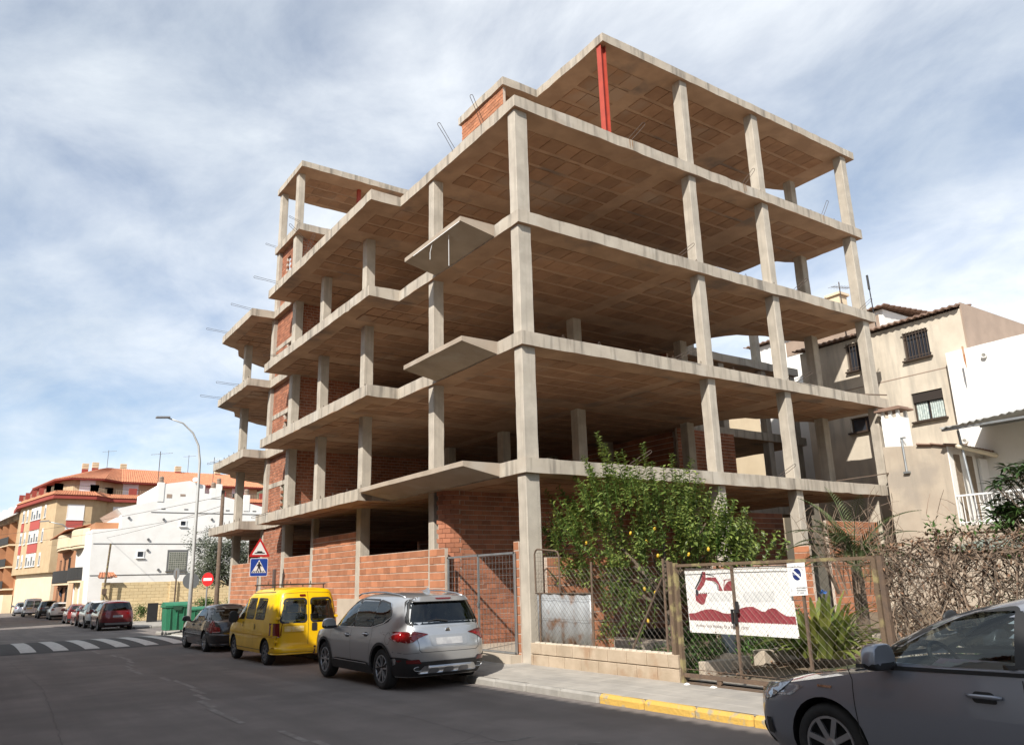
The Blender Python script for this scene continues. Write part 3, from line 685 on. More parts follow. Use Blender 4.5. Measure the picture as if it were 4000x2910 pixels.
for i in range(n):
    for k in range(2): gs.f.append((i*3+k, (i+1)*3+k, (i+1)*3+k+1, i*3+k+1)); gs.mi.append(0)
o = gs.build('metal_sheet', mat('zinc_sheet', (.46, .48, .49), (.36, .37, .38), 2.5, .5, metal=.35, blot=2.4, blotc=(.27, .15, .09)), None, loc=(.07, -1, .25), smooth=True)
tag(o, 'galvanised metal sheet with rust spots behind the wire fence', 'metal sheet'); md = o.modifiers.new('s', 'SOLIDIFY'); md.thickness = .003
MB().box(.05, .10, -1.96, -.12, 1.235, 1.262).build('lath', woodm, fence)
mp = thing('wire_screen', (.03, -.6, 1.28), 'small mesh panel in a rusty rounded frame above the metal sheet', 'panel')
pts = [(.02, -.20, 1.27), (.02, -.19, 2.06), (.02, -.23, 2.13), (.02, -.30, 2.16), (.02, -.92, 2.10), (.02, -1.0, 2.07), (.02, -1.04, 2.0), (.02, -1.04, 1.27)]
MB().tube(pts, .019, 7).build('frame', rustd, mp); grid_mesh(-.22, -1.02, 1.3, 2.08, .02, .085, .003).build('mesh', wirem, mp)
# ---- galvanised mesh gate between the columns
mg = thing('mesh_gate', (0, 2.1, -.1), 'grey steel gate filled with square wire mesh between brick pier and column', 'gate')
for y in (3.52, 2.08, .56): MB().box(-.02, .02, y-.022, y+.022, -.02, 2.14).build('gate_post', galv, mg)
MB().box(-.02, .02, .54, 3.55, 2.10, 2.145).build('top_rail', galv, mg); MB().box(-.02, .02, .54, 3.55, -.02, .02).build('bottom_rail', galv, mg)
grid_mesh(.6, 2.04, .05, 2.08, .0, .15, .0035).build('mesh', galv, mg); grid_mesh(2.12, 3.48, .05, 2.08, .0, .15, .0035).build('mesh', galv, mg)
MB().box(-.05, -.02, 2.03, 2.08, .95, 1.05).build('latch', galv, mg)
MB().tube([(-.03, 2.05, 1.05), (-.06, 2.07, 1.0), (-.03, 2.1, .96), (-.02, 2.06, 1.05)], .006, 5).build('chain', galv, mg)
st = MB().box(-.22, 4.8, .47, 3.70, -.3, -.03).build('porch_floor', beige2); st['kind'] = 'structure'
# ---- rusty sliding gate with banner and sign
gt = thing('rusty_gate', (0, -6.1, -.15), 'rusty double gate with chain link mesh and peeling green yellow paint', 'gate')
for y, w in ((-4.20, .05), (-4.33, .045)): MB().box(-.035, .04, y-w*.62, y+w*.62, -.19, 1.77 if w == .05 else 1.745).build('gate_post', rust, gt)
MB().box(-.03, .035, -8.02, -7.955, -.05, 1.70).build('gate_post', rust, gt)
MB().box(-.035, .045, -8.115, -8.045, -.15, 1.72).build('gate_post', rustd, gt)
MB().box(-.025, .025, -8.0, -4.37, 1.675, 1.722).build('top_rail', rust, gt)
mb = MB(); mb.obox((0, -6.2, -.06), (.03, 0, 0), (0, 1.83, 0), (0, 0, .03)); mb.build('bottom_rail', rustd, gt)
MB().box(-.06, .06, -8.0, -4.4, -.185, -.165).build('track', rustd, gt)
for y, h in ((-5.55, 1.67), (-6.83, 1.67)): MB().box(-.02, .018, y-.018, y+.018, -.05, h).build('upright', rustd, gt)
chainlink(-4.40, -7.94, 0, 1.66, -.024).build('chain_link', wirem, gt)
MB().tube([(-.03, -4.38, 1.61), (-.03, -7.95, 1.61)], .006, 5).tube([(-.03, -4.38, .04), (-.03, -7.95, .04)], .006, 5).build('strand', rustd, gt)
for y in (-5.1, -6.0, -7.0): MB().lathe([(.0, -.02), (.05, -.02), (.05, .02), (0, .02)], (0, y, -.12), (1, 0, 0), 12).build('roller', rustd, gt)
lk = MB(); lk.box(-.05, -.025, -5.60, -5.50, .98, 1.0).box(-.06, -.025, -5.60, -5.57, .80, 1.0).box(-.06, -.025, -5.53, -5.50, .80, 1.0).box(-.06, -.025, -5.60, -5.50, .78, .80).box(-.06, -.025, -5.645, -5.60, .95, 1.12)
lk.build('lock', black, gt)
e_ = lambda a, b: (2550+a/3, 2150+b/3)
XB = .035
def bmap(x): 
    def f(a, b, k=0): p = onx(*e_(a, b), x-k*.0015); p.x += .02*wob((p.y*1.5, p.z*1.5, 4), 1); return tuple(p)
    return f
BM = bmap(XB)
bn = thing('banner', tuple(onx(*e_(1000, 960), XB)), 'white advertising banner with red excavator and red hills behind the gate mesh', 'banner')
def flat(poly, k, res=70):
    """polygon in crop pixels, split into cells so that it follows the banner"""
    mb = MB()
    xs = [p[0] for p in poly]; yss = [p[1] for p in poly]; x = min(xs)
    def clip(P, ax, v, keep):
        out = []
        for i in range(len(P)):
            a, b = P[i-1], P[i]; ia = (a[ax]-v)*keep >= 0; ib = (b[ax]-v)*keep >= 0
            if ia != ib:
                t = (v-a[ax])/(b[ax]-a[ax]); out.append((a[0]+(b[0]-a[0])*t, a[1]+(b[1]-a[1])*t))
            if ib: out.append(b)
        return out
    while x < max(xs):
        c1_ = clip(clip(poly, 0, x, 1), 0, x+res, -1); y = min(yss)
        while y < max(yss):
            c2_ = clip(clip(c1_, 1, y, 1), 1, y+res, -1)
            if len(c2_) > 2: mb.add([BM(a, b, k) for a, b in c2_], [tuple(range(len(c2_)))])
            y += res
        x += res
    return mb
vinyl = mat('white_vinyl', (.80, .79, .76), (.72, .71, .68), 2, .6); vred = mat('banner_red', (.28, .05, .06), (.23, .042, .05), 3, .6); vblk = mat('banner_black', (.03, .03, .04), None, rough=.6)
vgry = mat('banner_grey', (.66, .66, .65), (.6, .6, .59), 6, .6)
flat([(365, 205), (930, 215), (1000, 190), (1565, 170), (1640, 530), (1680, 800), (1725, 1030), (1040, 988), (440, 955)], 0).build('sheet', vinyl, bn)
hill = [(420, 735)]+[(a, b) for a, b in ((500, 730), (560, 705), (620, 688), (680, 684), (740, 695), (820, 728), (880, 738), (940, 732), (985, 705), (1040, 672), (1100, 658), (1170, 657), (1215, 680), (1270, 712), (1310, 716), (1350, 685), (1395, 672), (1440, 682), (1500, 730), (1560, 766), (1620, 770), (1665, 772))]
bot = [(1685, 872)]
k_ = 62
for i in range(k_):
    t = i/k_; a = 1680-(1680-428)*t; b = 868-(868-815)*t; bot += [(a, b-7), (a-10, b+6)]
flat(hill+bot, 1).build('hills_print', vred, bn)
for poly, m2 in (([(585, 248), (612, 250), (620, 340), (600, 400), (548, 470), (508, 452), (560, 360)], vred), ([(575, 243), (586, 246), (558, 355), (505, 448), (490, 445), (540, 340)], vblk),
                 ([(618, 268), (700, 290), (720, 302), (700, 300), (620, 280)], vblk), ([(608, 318), (650, 312), (735, 312), (770, 370), (822, 470), (775, 472), (765, 400), (735, 370), (690, 355), (625, 345)], vred),
                 ([(700, 368), (735, 374), (762, 405), (770, 470), (762, 470), (752, 410), (730, 384)], vblk),
                 ([(835, 470), (848, 400), (880, 360), (950, 345), (960, 470)], vred), ([(830, 470), (830, 345), (850, 335), (945, 335), (945, 343), (855, 345), (840, 355), (840, 470)], vred),
                 ([(498, 505), (640, 503), (608, 615), (590, 632), (560, 628), (505, 585)], vred), ([(503, 460), (525, 455), (538, 490), (532, 530), (512, 525), (502, 490)], vblk)):
    flat(poly, 2).build('excavator_print', m2, bn)
for a in range(560, 650, 22): flat([(a, 492), (a+13, 490), (a+10, 500), (a-3, 501)], 2).build('excavator_print', vblk, bn)
flat([(660, 490), (920, 488), (920, 590), (660, 590)], 1).build('overpaint', vgry, bn); flat([(1060, 480), (1420, 475), (1430, 600), (1060, 605)], 1).build('overpaint', vgry, bn)
text_mesh('Andrés Valls Pallarés: C/ la Paz, 11 12190', 46, mat('banner_text', (.17, .10, .10), None, rough=.7), lambda x, y: BM(508+x, 888+x*.058-y, 3), bn, sx=.80)
for a, b in ((372, 212), (1555, 178), (1715, 1015), (450, 945), (735, 955), (1350, 992), (415, 567), (1240, 190)): MB().lathe([(0, -.004), (.012, -.004), (.012, .004), (0, .004)], BM(a, b, 3), (1, 0, 0), 8).build('eyelet', rustd, bn)
sg = thing('no_parking_sign', (-.035, -6.78, 1.2), 'white plate with blue no parking disc wired to the rusty gate', 'sign')
XS = -.034
MB().prism([(-6.625, 1.665), (-6.93, 1.672), (-6.925, 1.215), (-6.63, 1.20)], XS, XS+.004, f=lambda a, b, c: (c, a, b)).build('plate', whitepaint, sg)
navy = mat('sign_navy', (.015, .03, .13), None, rough=.4); yc, zc = -6.778, 1.505
n = 40; bar = math.radians(-42)
MB().add([(XS-.0015, yc-.075*math.cos(6.283*i/n), zc+.085*math.sin(6.283*i/n)) for i in range(n)], [tuple(range(n))]).build('disc', navy, sg)
ux, uz = math.cos(bar), math.sin(bar); px_, pz_ = -uz, ux
mb = MB(); mb.add([(XS-.0025, yc-(ux*a*.082+px_*b*.013), zc+uz*a*.082+pz_*b*.013) for a, b in ((-1, -1), (1, -1), (1, 1), (-1, 1))], [(0, 1, 2, 3)]); mb.build('slash', whitepaint, sg)
tm = mat('sign_text', (.06, .06, .08), None, rough=.6)
ring = 'EIXIDA DE VEHICLES'
for i, ch in enumerate(ring):
    if ch == ' ': continue
    a = math.radians(155-130*i/(len(ring)-1)); cy2, cz2 = yc-.105*math.cos(a)*1.05, zc+.112*math.sin(a); t = a-math.pi/2
    text_mesh(ch, .030, tm, lambda x, y, cy2=cy2, cz2=cz2, t=t: (XS-.002, cy2-((x-.009)*math.cos(t)-y*math.sin(t)), cz2+(x-.009)*math.sin(t)+y*math.cos(t)), sg)
text_mesh('PERMANENT', .026, mat('sign_text_w', (.5, .52, .58), None, rough=.6), lambda x, y: (XS-.002, -6.706-x*.9, 1.495+y), sg)
for k, tx in enumerate(('AJUNTAMENT', 'DE BORRIOL', 'Nº 000'[:2])): text_mesh(tx, .030, tm, lambda x, y, k=k: (XS-.002, -6.745-x*.95, 1.305-k*.035+y), sg, bold=.001)
MB().add([(XS-.002, -6.66-.02*math.cos(6.283*i/6), 1.285+.035*math.sin(6.283*i/6)) for i in range(6)], [tuple(range(6))]).build('crest', mat('crest_grey', (.5, .5, .52), None), sg)
MB().add([(XS-.002, a, b) for a, b in ((-6.80, 1.235), (-6.87, 1.237), (-6.87, 1.258), (-6.80, 1.256))], [(0, 1, 2, 3)]).build('number_patch', mat('patch_grey', (.35, .35, .36), None), sg)
# ================================================================== plants
def leafy_shoot(mb, p, d, l, n, ls, lw, stem=None, droop=0.0):
    p = Vector(p); d = Vector(d).normalized(); ga = 2.4
    side = d.orthogonal().normalized(); pts = []
    for i in range(n):
        t = (i+.5)/n; q = p+d*l*t+Vector((0, 0, -droop*t*t)); a = i*ga+random.uniform(-.5, .5)
        s = Matrix.Rotation(a, 3, d) @ side
        ld = (s+d*random.uniform(.1, .7)+Vector((0, 0, random.uniform(-.35, .25)))).normalized()
        k = ls*random.uniform(.7, 1.15)*(1-.35*t)
        leaf(mb, q, ld, Vector((random.uniform(-.4, .4), random.uniform(-.4, .4), 1)), k, k*lw, curl=.15)
    if stem is not None: stem.tube([p, p+d*l*.5, p+d*l], [.007, .006, .003], 4, cap=False)
lt = thing('lemon_tree', (1.9, -2.3, -.1), 'bushy lemon tree with yellow fruit growing behind the wire fence', 'tree')
tr = MB(); tr.tube([(1.9, -2.3, -.2), (1.88, -2.25, .4), (1.95, -2.1, .9)], [.10, .085, .075], 9)
limbs = []
for k in range(16):
    a = 6.283*k/16+random.uniform(-.2, .2); r = random.uniform(.5, 1.6)
    e = Vector((1.9+math.cos(a)*r*.75, -2.0+math.sin(a)*r*1.35, random.uniform(1.3, 2.6))); limbs.append(e)
    tr.tube([(1.95, -2.1, .85), Vector((1.95, -2.1, 1.0)).lerp(e, .5)+Vector((0, 0, .1)), e], [.05, .035, .015], 6)
tr.build('trunk', barkm, lt, smooth=True)
cr_ = MB(); tw = MB()
clumps = []
def crown_top(y):      # height outline along the street direction
    pts = [(1.7, 2.6), (1.2, 3.2), (.5, 3.5), (-.1, 3.55), (-.8, 3.6), (-1.8, 3.5), (-2.6, 3.2), (-3.3, 2.7), (-4.0, 2.2), (-5.2, 2.0), (-5.7, 1.9)]
    if y >= pts[0][0]: return pts[0][1]
    for (a, b), (c, d) in zip(pts, pts[1:]):
        if c <= y <= a: return b+(d-b)*(a-y)/(a-c)
    return pts[-1][1]
cnt = 0
while cnt < 600:
    y = random.uniform(-4.7, 1.25); x = random.uniform(.55, 3.2); top = crown_top(y)
    low = 1.25 if y > -.3 else (0.75 if -2.8 < y < -1.2 else 1.35)
    if y < -4.0: low = 1.45
    z = low+(top-low)*random.random()**.8
    rr_ = ((x-1.85)/1.4)**2+((y+1.6)/2.75)**2+((z-2.0)/1.75)**2
    if rr_ > 1.02 or (rr_ < .30 and random.random() < .7): continue
    if wob((x*1.6, y*1.6, z*1.6), 1) < -.04: continue
    cnt += 1
    out = Vector(((x-1.85)*.5, (y+1.9)*.25, .75+random.uniform(-.2, .4)))+Vector((random.uniform(-.4, .2), random.uniform(-.35, .35), .3))
    leafy_shoot(cr_, (x, y, z-.1), out+Vector((0, 0, .5)), random.uniform(.35, .65), random.randint(11, 17), .165, .5, tw)
for (u, v, x, l) in ((2330, 1690, 1.6, 1.1), (2510, 1730, 1.7, 1.0), (2625, 1775, 1.7, .8), (2700, 1790, 1.9, .8), (2275, 1780, 1.5, .7), (2405, 1770, 1.4, .9), (2130, 1915, 1.6, .9), (2085, 2025, 1.5, .7), (2240, 1850, 1.5, .7), (2560, 1880, 1.6, .6), (2870, 1950, 1.7, .6), (2920, 1985, 1.4, .5), (2740, 1870, 1.8, .6), (2450, 1830, 1.5, .6), (2640, 1850, 1.6, .6), (2790, 1960, 1.6, .6), (2360, 1730, 1.7, .9), (2300, 1820, 1.4, .8), (2480, 1790, 1.6, .8), (2545, 1800, 1.8, .7), (2590, 1820, 1.5, .7), (2670, 1830, 1.6, .7), (2720, 1845, 1.7, .7), (2180, 1900, 1.5, .7), (2205, 1960, 1.4, .7), (2430, 1760, 1.8, .8), (2380, 1850, 1.3, .7), (2500, 1860, 1.3, .7), (2610, 1890, 1.3, .7), (2690, 1900, 1.3, .6), (2770, 1910, 1.5, .6), (2830, 1930, 1.5, .6)):
    t = onx(u, v, x); b = Vector((1.9*.3+t.x*.7, -2.1*.18+t.y*.82, t.z-l))
    d = (t-b); leafy_shoot(cr_, b, d, d.length, int(58*d.length), .17, .52, tw)
for (u, v, x) in ((2990, 2080, 1.5), (3040, 2070, 1.6), (3075, 2110, 1.5), (2950, 2120, 1.3), (3010, 2130, 1.4), (2890, 2130, 1.3), (2850, 2090, 1.4), (2930, 2060, 1.6)):
    t = onx(u, v, x); b = t+Vector((.15, .35, -.35)); d = t-b; leafy_shoot(cr_, b, d, d.length, 26, .135, .62, tw)
for k in range(34):   # hanging shoots low behind the fence
    y = random.uniform(-2.9, -1.9); z = random.uniform(.6, 1.5); leafy_shoot(cr_, (random.uniform(.3, .9), y, z), (-.4, random.uniform(-.4, .4), -.5), .4, 13, .11, .52, tw, .1)
for k in range(26):
    y = random.uniform(-4.0, .2); z = random.uniform(1.1, 2.2); leafy_shoot(cr_, (random.uniform(.35, 1.0), y, z), (-.3, random.uniform(-.5, .5), .3), .4, 13, .115, .52, tw)
c_o = cr_.build('crown', leafm, lt); tw.build('twigs', weedm, lt, kind='stuff')
for (u, v, x) in ((2557, 2065, .9), (2525, 2115, .8), (2570, 2170, .6), (2463, 2082, .9), (2690, 2165, 1.0), (2767, 2145, .9), (2290, 2120, .8), (2518, 2300, .4), (2560, 2315, .4), (2532, 2425, .4), (2165, 2077, 1.2), (2240, 2370, .9)):
    c = onx(u, v, x+.05); s = MB(); s.lathe([(0, -.042), (.010, -.04), (.022, -.027), (.028, 0), (.023, .023), (.011, .036), (0, .042)], c, (random.uniform(-.4, .4), random.uniform(-.4, .4), 1), 10); s.build('lemon', lemonm, lt, smooth=True)
# weeds behind the fence and the gate
wd_ = MB()
def weeds(n, x0, x1, y0, y1, h, s):
    for _ in range(n):
        x = random.uniform(x0, x1); y = random.uniform(y0, y1); z = zy(x, y)+random.random()**1.5*h
        d = Vector((random.uniform(-1, 1), random.uniform(-1, 1), random.uniform(.1, .9))); leaf(wd_, (x, y, z), d, (0, 0, 1), s*random.uniform(.6, 1.3), s*.4)
weeds(1500, .2, 1.6, -4.15, -2.2, .32, .08); weeds(2600, 1.9, 5.0, -4.15, -2.4, .75, .10); weeds(900, .3, 1.4, -4.2, -3.6, .8, .09); weeds(1300, 2.2, 5.5, -4.2, -3.8, .45, .10)
weeds(900, 3.5, 6.5, -8.4, -7.4, 1.3, .12); weeds(500, 1.2, 3, -8.6, -7.8, .5, .09); weeds(900, 2.5, 5.5, -7.6, -6.9, .25, .09)
o = wd_.build('weeds', weedm); o['kind'] = 'stuff'
dl = MB()
for _ in range(900):
    x = random.uniform(.4, 7); y = random.choice((random.uniform(-5.1, -4.45), random.uniform(-7.9, -7.0), random.uniform(-9, -8))); z = -.135+.03*x+random.uniform(0, .05)
    leaf(dl, (x, y, z), (random.uniform(-1, 1), random.uniform(-1, 1), random.uniform(-.1, .3)), (0, 0, 1), .09, .05)
o = dl.build('leaf_litter', deadm); o['kind'] = 'stuff'
# broad strap-leaved clump
sp = thing('strap_leaf_plant', (2.3, -5.35, .15), 'clump of broad yellow green strap leaves behind the rusty gate', 'plant')
sm = MB()
for k in range(130):
    a = random.uniform(0, 6.283); r0 = random.uniform(0, .38); b = Vector((2.3+math.cos(a)*r0*1.1, -5.35+math.sin(a)*r0*1.5, .12)); el = random.uniform(.55, 1.45); L_ = random.uniform(.65, 1.2)
    dr = Vector((math.cos(a)*math.cos(el), math.sin(a)*math.cos(el), math.sin(el))); side = dr.cross(Vector((0, 0, 1))).normalized(); w = random.uniform(.045, .075); prev = None; p = b.copy(); n = 6
    for i in range(n+1):
        t = i/n; ww = w*math.sin(math.pi*min(.15+.85*t, .99))**.6
        q = [p-side*ww, p+Vector((0, 0, -.012)), p+side*ww]; bi = len(sm.v); sm.v += [tuple(v) for v in q]
        if i: 
            sm.f += [(bi-3, bi-2, bi+1, bi), (bi-2, bi-1, bi+2, bi+1)]; sm.mi += [0, 0]
        p = p+dr*(L_/n); dr = (dr+Vector((0, 0, -.16-.22*t))).normalized()
sm.build('leaves', strapm, sp, smooth=True)
MB().lathe([(0, 0), (.16, 0), (.19, .5), (.2, .52), (.17, .5), (.15, .02), (0, .02)], (2.15, -3.55, -.08), (0, 0, 1), 18).build('plastic_drum', mat('drum_blue', (.07, .09, .11), (.05, .06, .075), 4, .6), None, smooth=True, loc=(2.15, -3.55, -.08))
tag(bpy.data.objects['plastic_drum'], 'dark blue grey open drum among the weeds behind the banner', 'drum')
bb = MB(); bc = onx(3215, 2312, 2.3)
for k in range(9):
    a = 6.283*k/9; bb.add([tuple(bc), tuple(bc+Vector((.03*math.cos(a*2), .06*math.cos(a), .045*math.sin(a)))), tuple(bc+Vector((.03*math.sin(a*3), .06*math.cos(a+.7), .045*math.sin(a+.7))))], [(0, 1, 2)])
o = bb.build('blue_bag', mat('blue_bag', (.02, .10, .34), None, rough=.5), None, loc=tuple(bc))
tag(o, 'crumpled bright blue bag caught among the strap leaves', 'bag')
def rock(name, c, r, m_, label):
    bm = bmesh.new(); bmesh.ops.create_icosphere(bm, subdivisions=3, radius=1)
    for v in bm.verts:
        k = 1+.28*mnoise.noise(v.co*1.3+Vector(c))+.1*mnoise.noise(v.co*4); v.co = Vector((v.co.x*r[0], v.co.y*r[1], v.co.z*r[2]))*k
    me = bpy.data.meshes.new(name); bm.to_mesh(me); bm.free(); me.materials.append(m_); o = bpy.data.objects.new(name, me); col.objects.link(o); o.location = c; tag(o, label, 'stone')
stonem = mat('pale_stone', (.55, .44, .33), (.45, .35, .25), 5, .95, bump=.6, bsc=20)
rock('stone', tuple(onx(3545, 2420, .75)), (.16, .20, .24), stonem, 'pale rough stone standing at the foot of the dry vine hedge')
rock('stone', (1.35, -4.15, -.02), (.35, .25, .2), stonem, 'flat pale boulder at the driveway edge inside the rusty gate')
for y, x, tx in ((-4.5, -.12, 'larger crumpled white paper scrap beside the rusty gate post'), (-5.05, -.1, 'smaller white paper scrap beside the gate roller')): rock('paper_scrap', (x, y, -.19), (.05, .06, .025), whitepaint, tx)
for o in bpy.data.objects:
    if o.name.startswith('paper_scrap'): o['category'] = 'litter'; o['group'] = 'paper scraps below the gate'
# ---- palm
pm = thing('palm', (5.0, -4.55, .2), 'shaggy young palm with arching fronds behind the end of the gate', 'palm')
pf = MB()
for k in range(36):
    a = 6.283*k/36+random.uniform(-.15, .15); el = random.uniform(.45, 1.35); p = Vector((5.0, -4.55, 1.55+random.uniform(0, .3))); dr = Vector((math.cos(a)*math.cos(el), math.sin(a)*math.cos(el), math.sin(el)))
    L_ = random.uniform(1.25, 1.8); n = 26; pts = []
    for i in range(n+1):
        t = i/n; pts.append(p.copy()); s = dr.cross(Vector((0, 0, 1))).normalized()
        if i > 3:
            for sg_ in (-1, 1):
                ll = .36*math.sin(math.pi*min(.25+.72*t, .97)); d = (s*sg_*.8+dr*.75+Vector((0, 0, .12))).normalized(); leaf(pf, p, d, (0, 0, 1), ll, .03, fold=.3, curl=.1)
        p = p+dr*(L_/n); dr = (dr+Vector((0, 0, -.055))).normalized()
    pf.tube(pts, [.016-.013*i/n for i in range(n+1)], 4, cap=False)
pf.build('fronds', palmm, pm)
MB().lathe([(.12, -.5), (.13, .3), (.12, .8), (.10, 1.15), (0, 1.25)], (5.0, -4.55, .45), (0, 0, 1), 12).build('trunk', barkm, pm, smooth=True)
# ---- dry twig shrubs
def twig_shrub(base, n, h, spread, name, label):
    t = thing(name, base, label, 'shrub'); mb = MB()
    for k in range(n):
        a = random.uniform(0, 6.283); p = Vector(base)+Vector((math.cos(a)*.25*spread, math.sin(a)*.5*spread, 0)); d = Vector((math.cos(a)*.25, math.sin(a)*.3, 1)); pts = [p.copy()]; L_ = h*random.uniform(.6, 1.1)
        for i in range(7):
            p = p+d.normalized()*L_/7; d = d+Vector((random.uniform(-.25, .25), random.uniform(-.25, .25), random.uniform(-.1, .2))); pts.append(p.copy())
            if i > 1 and random.random() < .8:
                e = p+Vector((random.uniform(-.25, .25), random.uniform(-.3, .3), random.uniform(.05, .35))); mb.tube([p, p.lerp(e, .5)+Vector((0, 0, .02)), e], [.006, .005, .003], 3, cap=False)
        mb.tube(pts, [.011-.008*i/7 for i in range(8)], 4, cap=False)
    mb.build('stems', vinem, t)
twig_shrub((4.2, -5.1, 1.1), 30, 1.7, 1.0, 'bare_shrub', 'bare brown twiggy shrub tangled with the palm fronds')
twig_shrub((2.6, -7.2, 1.0), 15, 1.55, 1.0, 'bare_shrub', 'thin bare saplings standing against the beige annex wall')
# ---- dry vine hedge on a wire fence
hd = thing('dry_vine_hedge', (.3, -10.5, -.1), 'thick tangle of dry leafless vines covering the yard fence', 'hedge')
vm = MB()
def htop(y): return 1.86+.20*wob((y*1.3, 0, 0), 1)+(.12 if y < -9.3 else 0)
for k in range(2300):
    y = random.uniform(-14.5, -8.0); z = htop(y)-random.random()**1.5*1.6; x = .28+random.uniform(-.28, .3)*(1 if z > 1.2 else .8)
    p = Vector((x, y, z)); t = random.random()
    d = Vector((random.uniform(-.3, .3), random.uniform(-1, 1), random.uniform(-.9, .35))).normalized(); L_ = random.uniform(.25, .9); r = random.choice((.004, .005, .006, .008, .011)); pts = []
    for i in range(7):
        pts.append(p.copy()); p = p+d*L_/7; d = (d+Vector((random.uniform(-.35, .35), random.uniform(-.4, .4), random.uniform(-.45, .25)))).normalized()
        p.x = min(max(p.x, -.02), .62)
        if p.z > htop(p.y)+.10: d.z = -abs(d.z)
    vm.tube(pts, [r*(1-.08*i) for i in range(7)], 3, cap=False)
for k in range(90):
    y = random.uniform(-14, -8.0); p = Vector((random.uniform(.05, .35), y, htop(y)-random.uniform(.0, .4))); d = Vector((0, random.uniform(-.6, .6), -.8)).normalized(); pts = []
    for i in range(12):
        pts.append(p.copy()); p = p+d*.14; d = (d+Vector((random.uniform(-.12, .12), random.uniform(-.3, .3), random.uniform(-.25, .15)))).normalized(); p.x = min(max(p.x, -.03), .5)
    vm.tube(pts, [.013-.0006*i for i in range(12)], 4, cap=False)
vm.build('stems', vinem, hd, kind='stuff')
dm = MB()
for k in range(3600):
    y = random.uniform(-14.5, -7.95); top = htop(y); z = top+.06-random.random()**2.2*1.5; x = .28+random.uniform(-.3, .3)
    leaf(dm, (x, y, z), (random.uniform(-1, 1), random.uniform(-1, 1), random.uniform(-1, .4)), (0, 0, 1), random.uniform(.05, .11), .035)
dm.build('dry_leaves', deadm, hd, kind='stuff')
gm2 = MB()
for k in range(900):
    y = random.uniform(-14.5, -8.6); z = htop(y)+random.uniform(-.25, .22); leaf(gm2, (.28+random.uniform(-.25, .3), y, z), (random.uniform(-1, 1), random.uniform(-1, 1), random.uniform(-.2, 1)), (0, 0, 1), random.uniform(.06, .12), .035)
gm2.build('green_leaves', weedm, hd, kind='stuff')
chainlink(-8.2, -12.5, 0, 1.7, -.03).build('chain_link', wirem, hd)
for y in (-10.3, -12.6): MB().cyl((.02, y, -.2), (.02, y, 1.8), .025, 8).build('post', rustd, hd)
# ================================================================== vehicles
def lerp_tab(tab, t):
    if t <= tab[0][0]: return tab[0][1]
    if t >= tab[-1][0]: return tab[-1][1]
    for i in range(len(tab)-1):
        a, b = tab[i], tab[i+1]
        if a[0] <= t <= b[0]:
            # monotone-ish cubic
            p0 = tab[max(i-1, 0)]; p3 = tab[min(i+2, len(tab)-1)]
            h = b[0]-a[0]
            if h < 1e-6: return b[1]
            m0 = (b[1]-p0[1])/max(b[0]-p0[0], 1e-6); m1 = (p3[1]-a[1])/max(p3[0]-a[0], 1e-6)
            sl = (b[1]-a[1])/h
            def lim(mm): 
                if sl*mm <= 0: return 0
                return max(-3*abs(sl), min(3*abs(sl), mm))
            m0, m1 = lim(m0), lim(m1); u = (t-a[0])/h
            return (2*u**3-3*u*u+1)*a[1]+(u**3-2*u*u+u)*h*m0+(-2*u**3+3*u*u)*b[1]+(u**3-u*u)*h*m1
    return tab[-1][1]
def clip_half(P, ax, v, keep):
    out = []
    for i in range(len(P)):
        a, b = P[i-1], P[i]; ia = (a[ax]-v)*keep >= -1e-9; ib = (b[ax]-v)*keep >= -1e-9
        if ia != ib:
            t = (v-a[ax])/(b[ax]-a[ax]); out.append((a[0]+(b[0]-a[0])*t, a[1]+(b[1]-a[1])*t))
        if ib: out.append(b)
    return out
def pin(x, y, P): return inpoly(x, y, P)
def rounded(P, r, k=4):
    """round the corners of a polygon"""
    out = []; n = len(P)
    for i in range(n):
        p0, p1, p2 = Vector(P[i-1]), Vector(P[i]), Vector(P[(i+1) % n]); a = p0-p1; b = p2-p1; rr_ = min(r, a.length*.45, b.length*.45)
        A = p1+a.normalized()*rr_; B = p1+b.normalized()*rr_
        for j in range(k+1):
            t = j/k; q = A.lerp(p1, t).lerp(p1.lerp(B, t), t); out.append((q.x, q.y))
    return out
def offset_poly(P, d):
    n = len(P); out = []; ar = sum(P[i-1][0]*P[i][1]-P[i][0]*P[i-1][1] for i in range(n)); s = 1 if ar > 0 else -1
    for i in range(n):
        p0, p1, p2 = Vector(P[i-1]), Vector(P[i]), Vector(P[(i+1) % n]); a = (p1-p0).normalized(); b = (p2-p1).normalized()
        na = Vector((a.y, -a.x))*s; nb = Vector((b.y, -b.x))*s; m_ = (na+nb); m_ = m_.normalized() if m_.length > 1e-6 else na
        q = p1+m_*d/max(.5, m_.dot(na)); out.append((q.x, q.y))
    return out
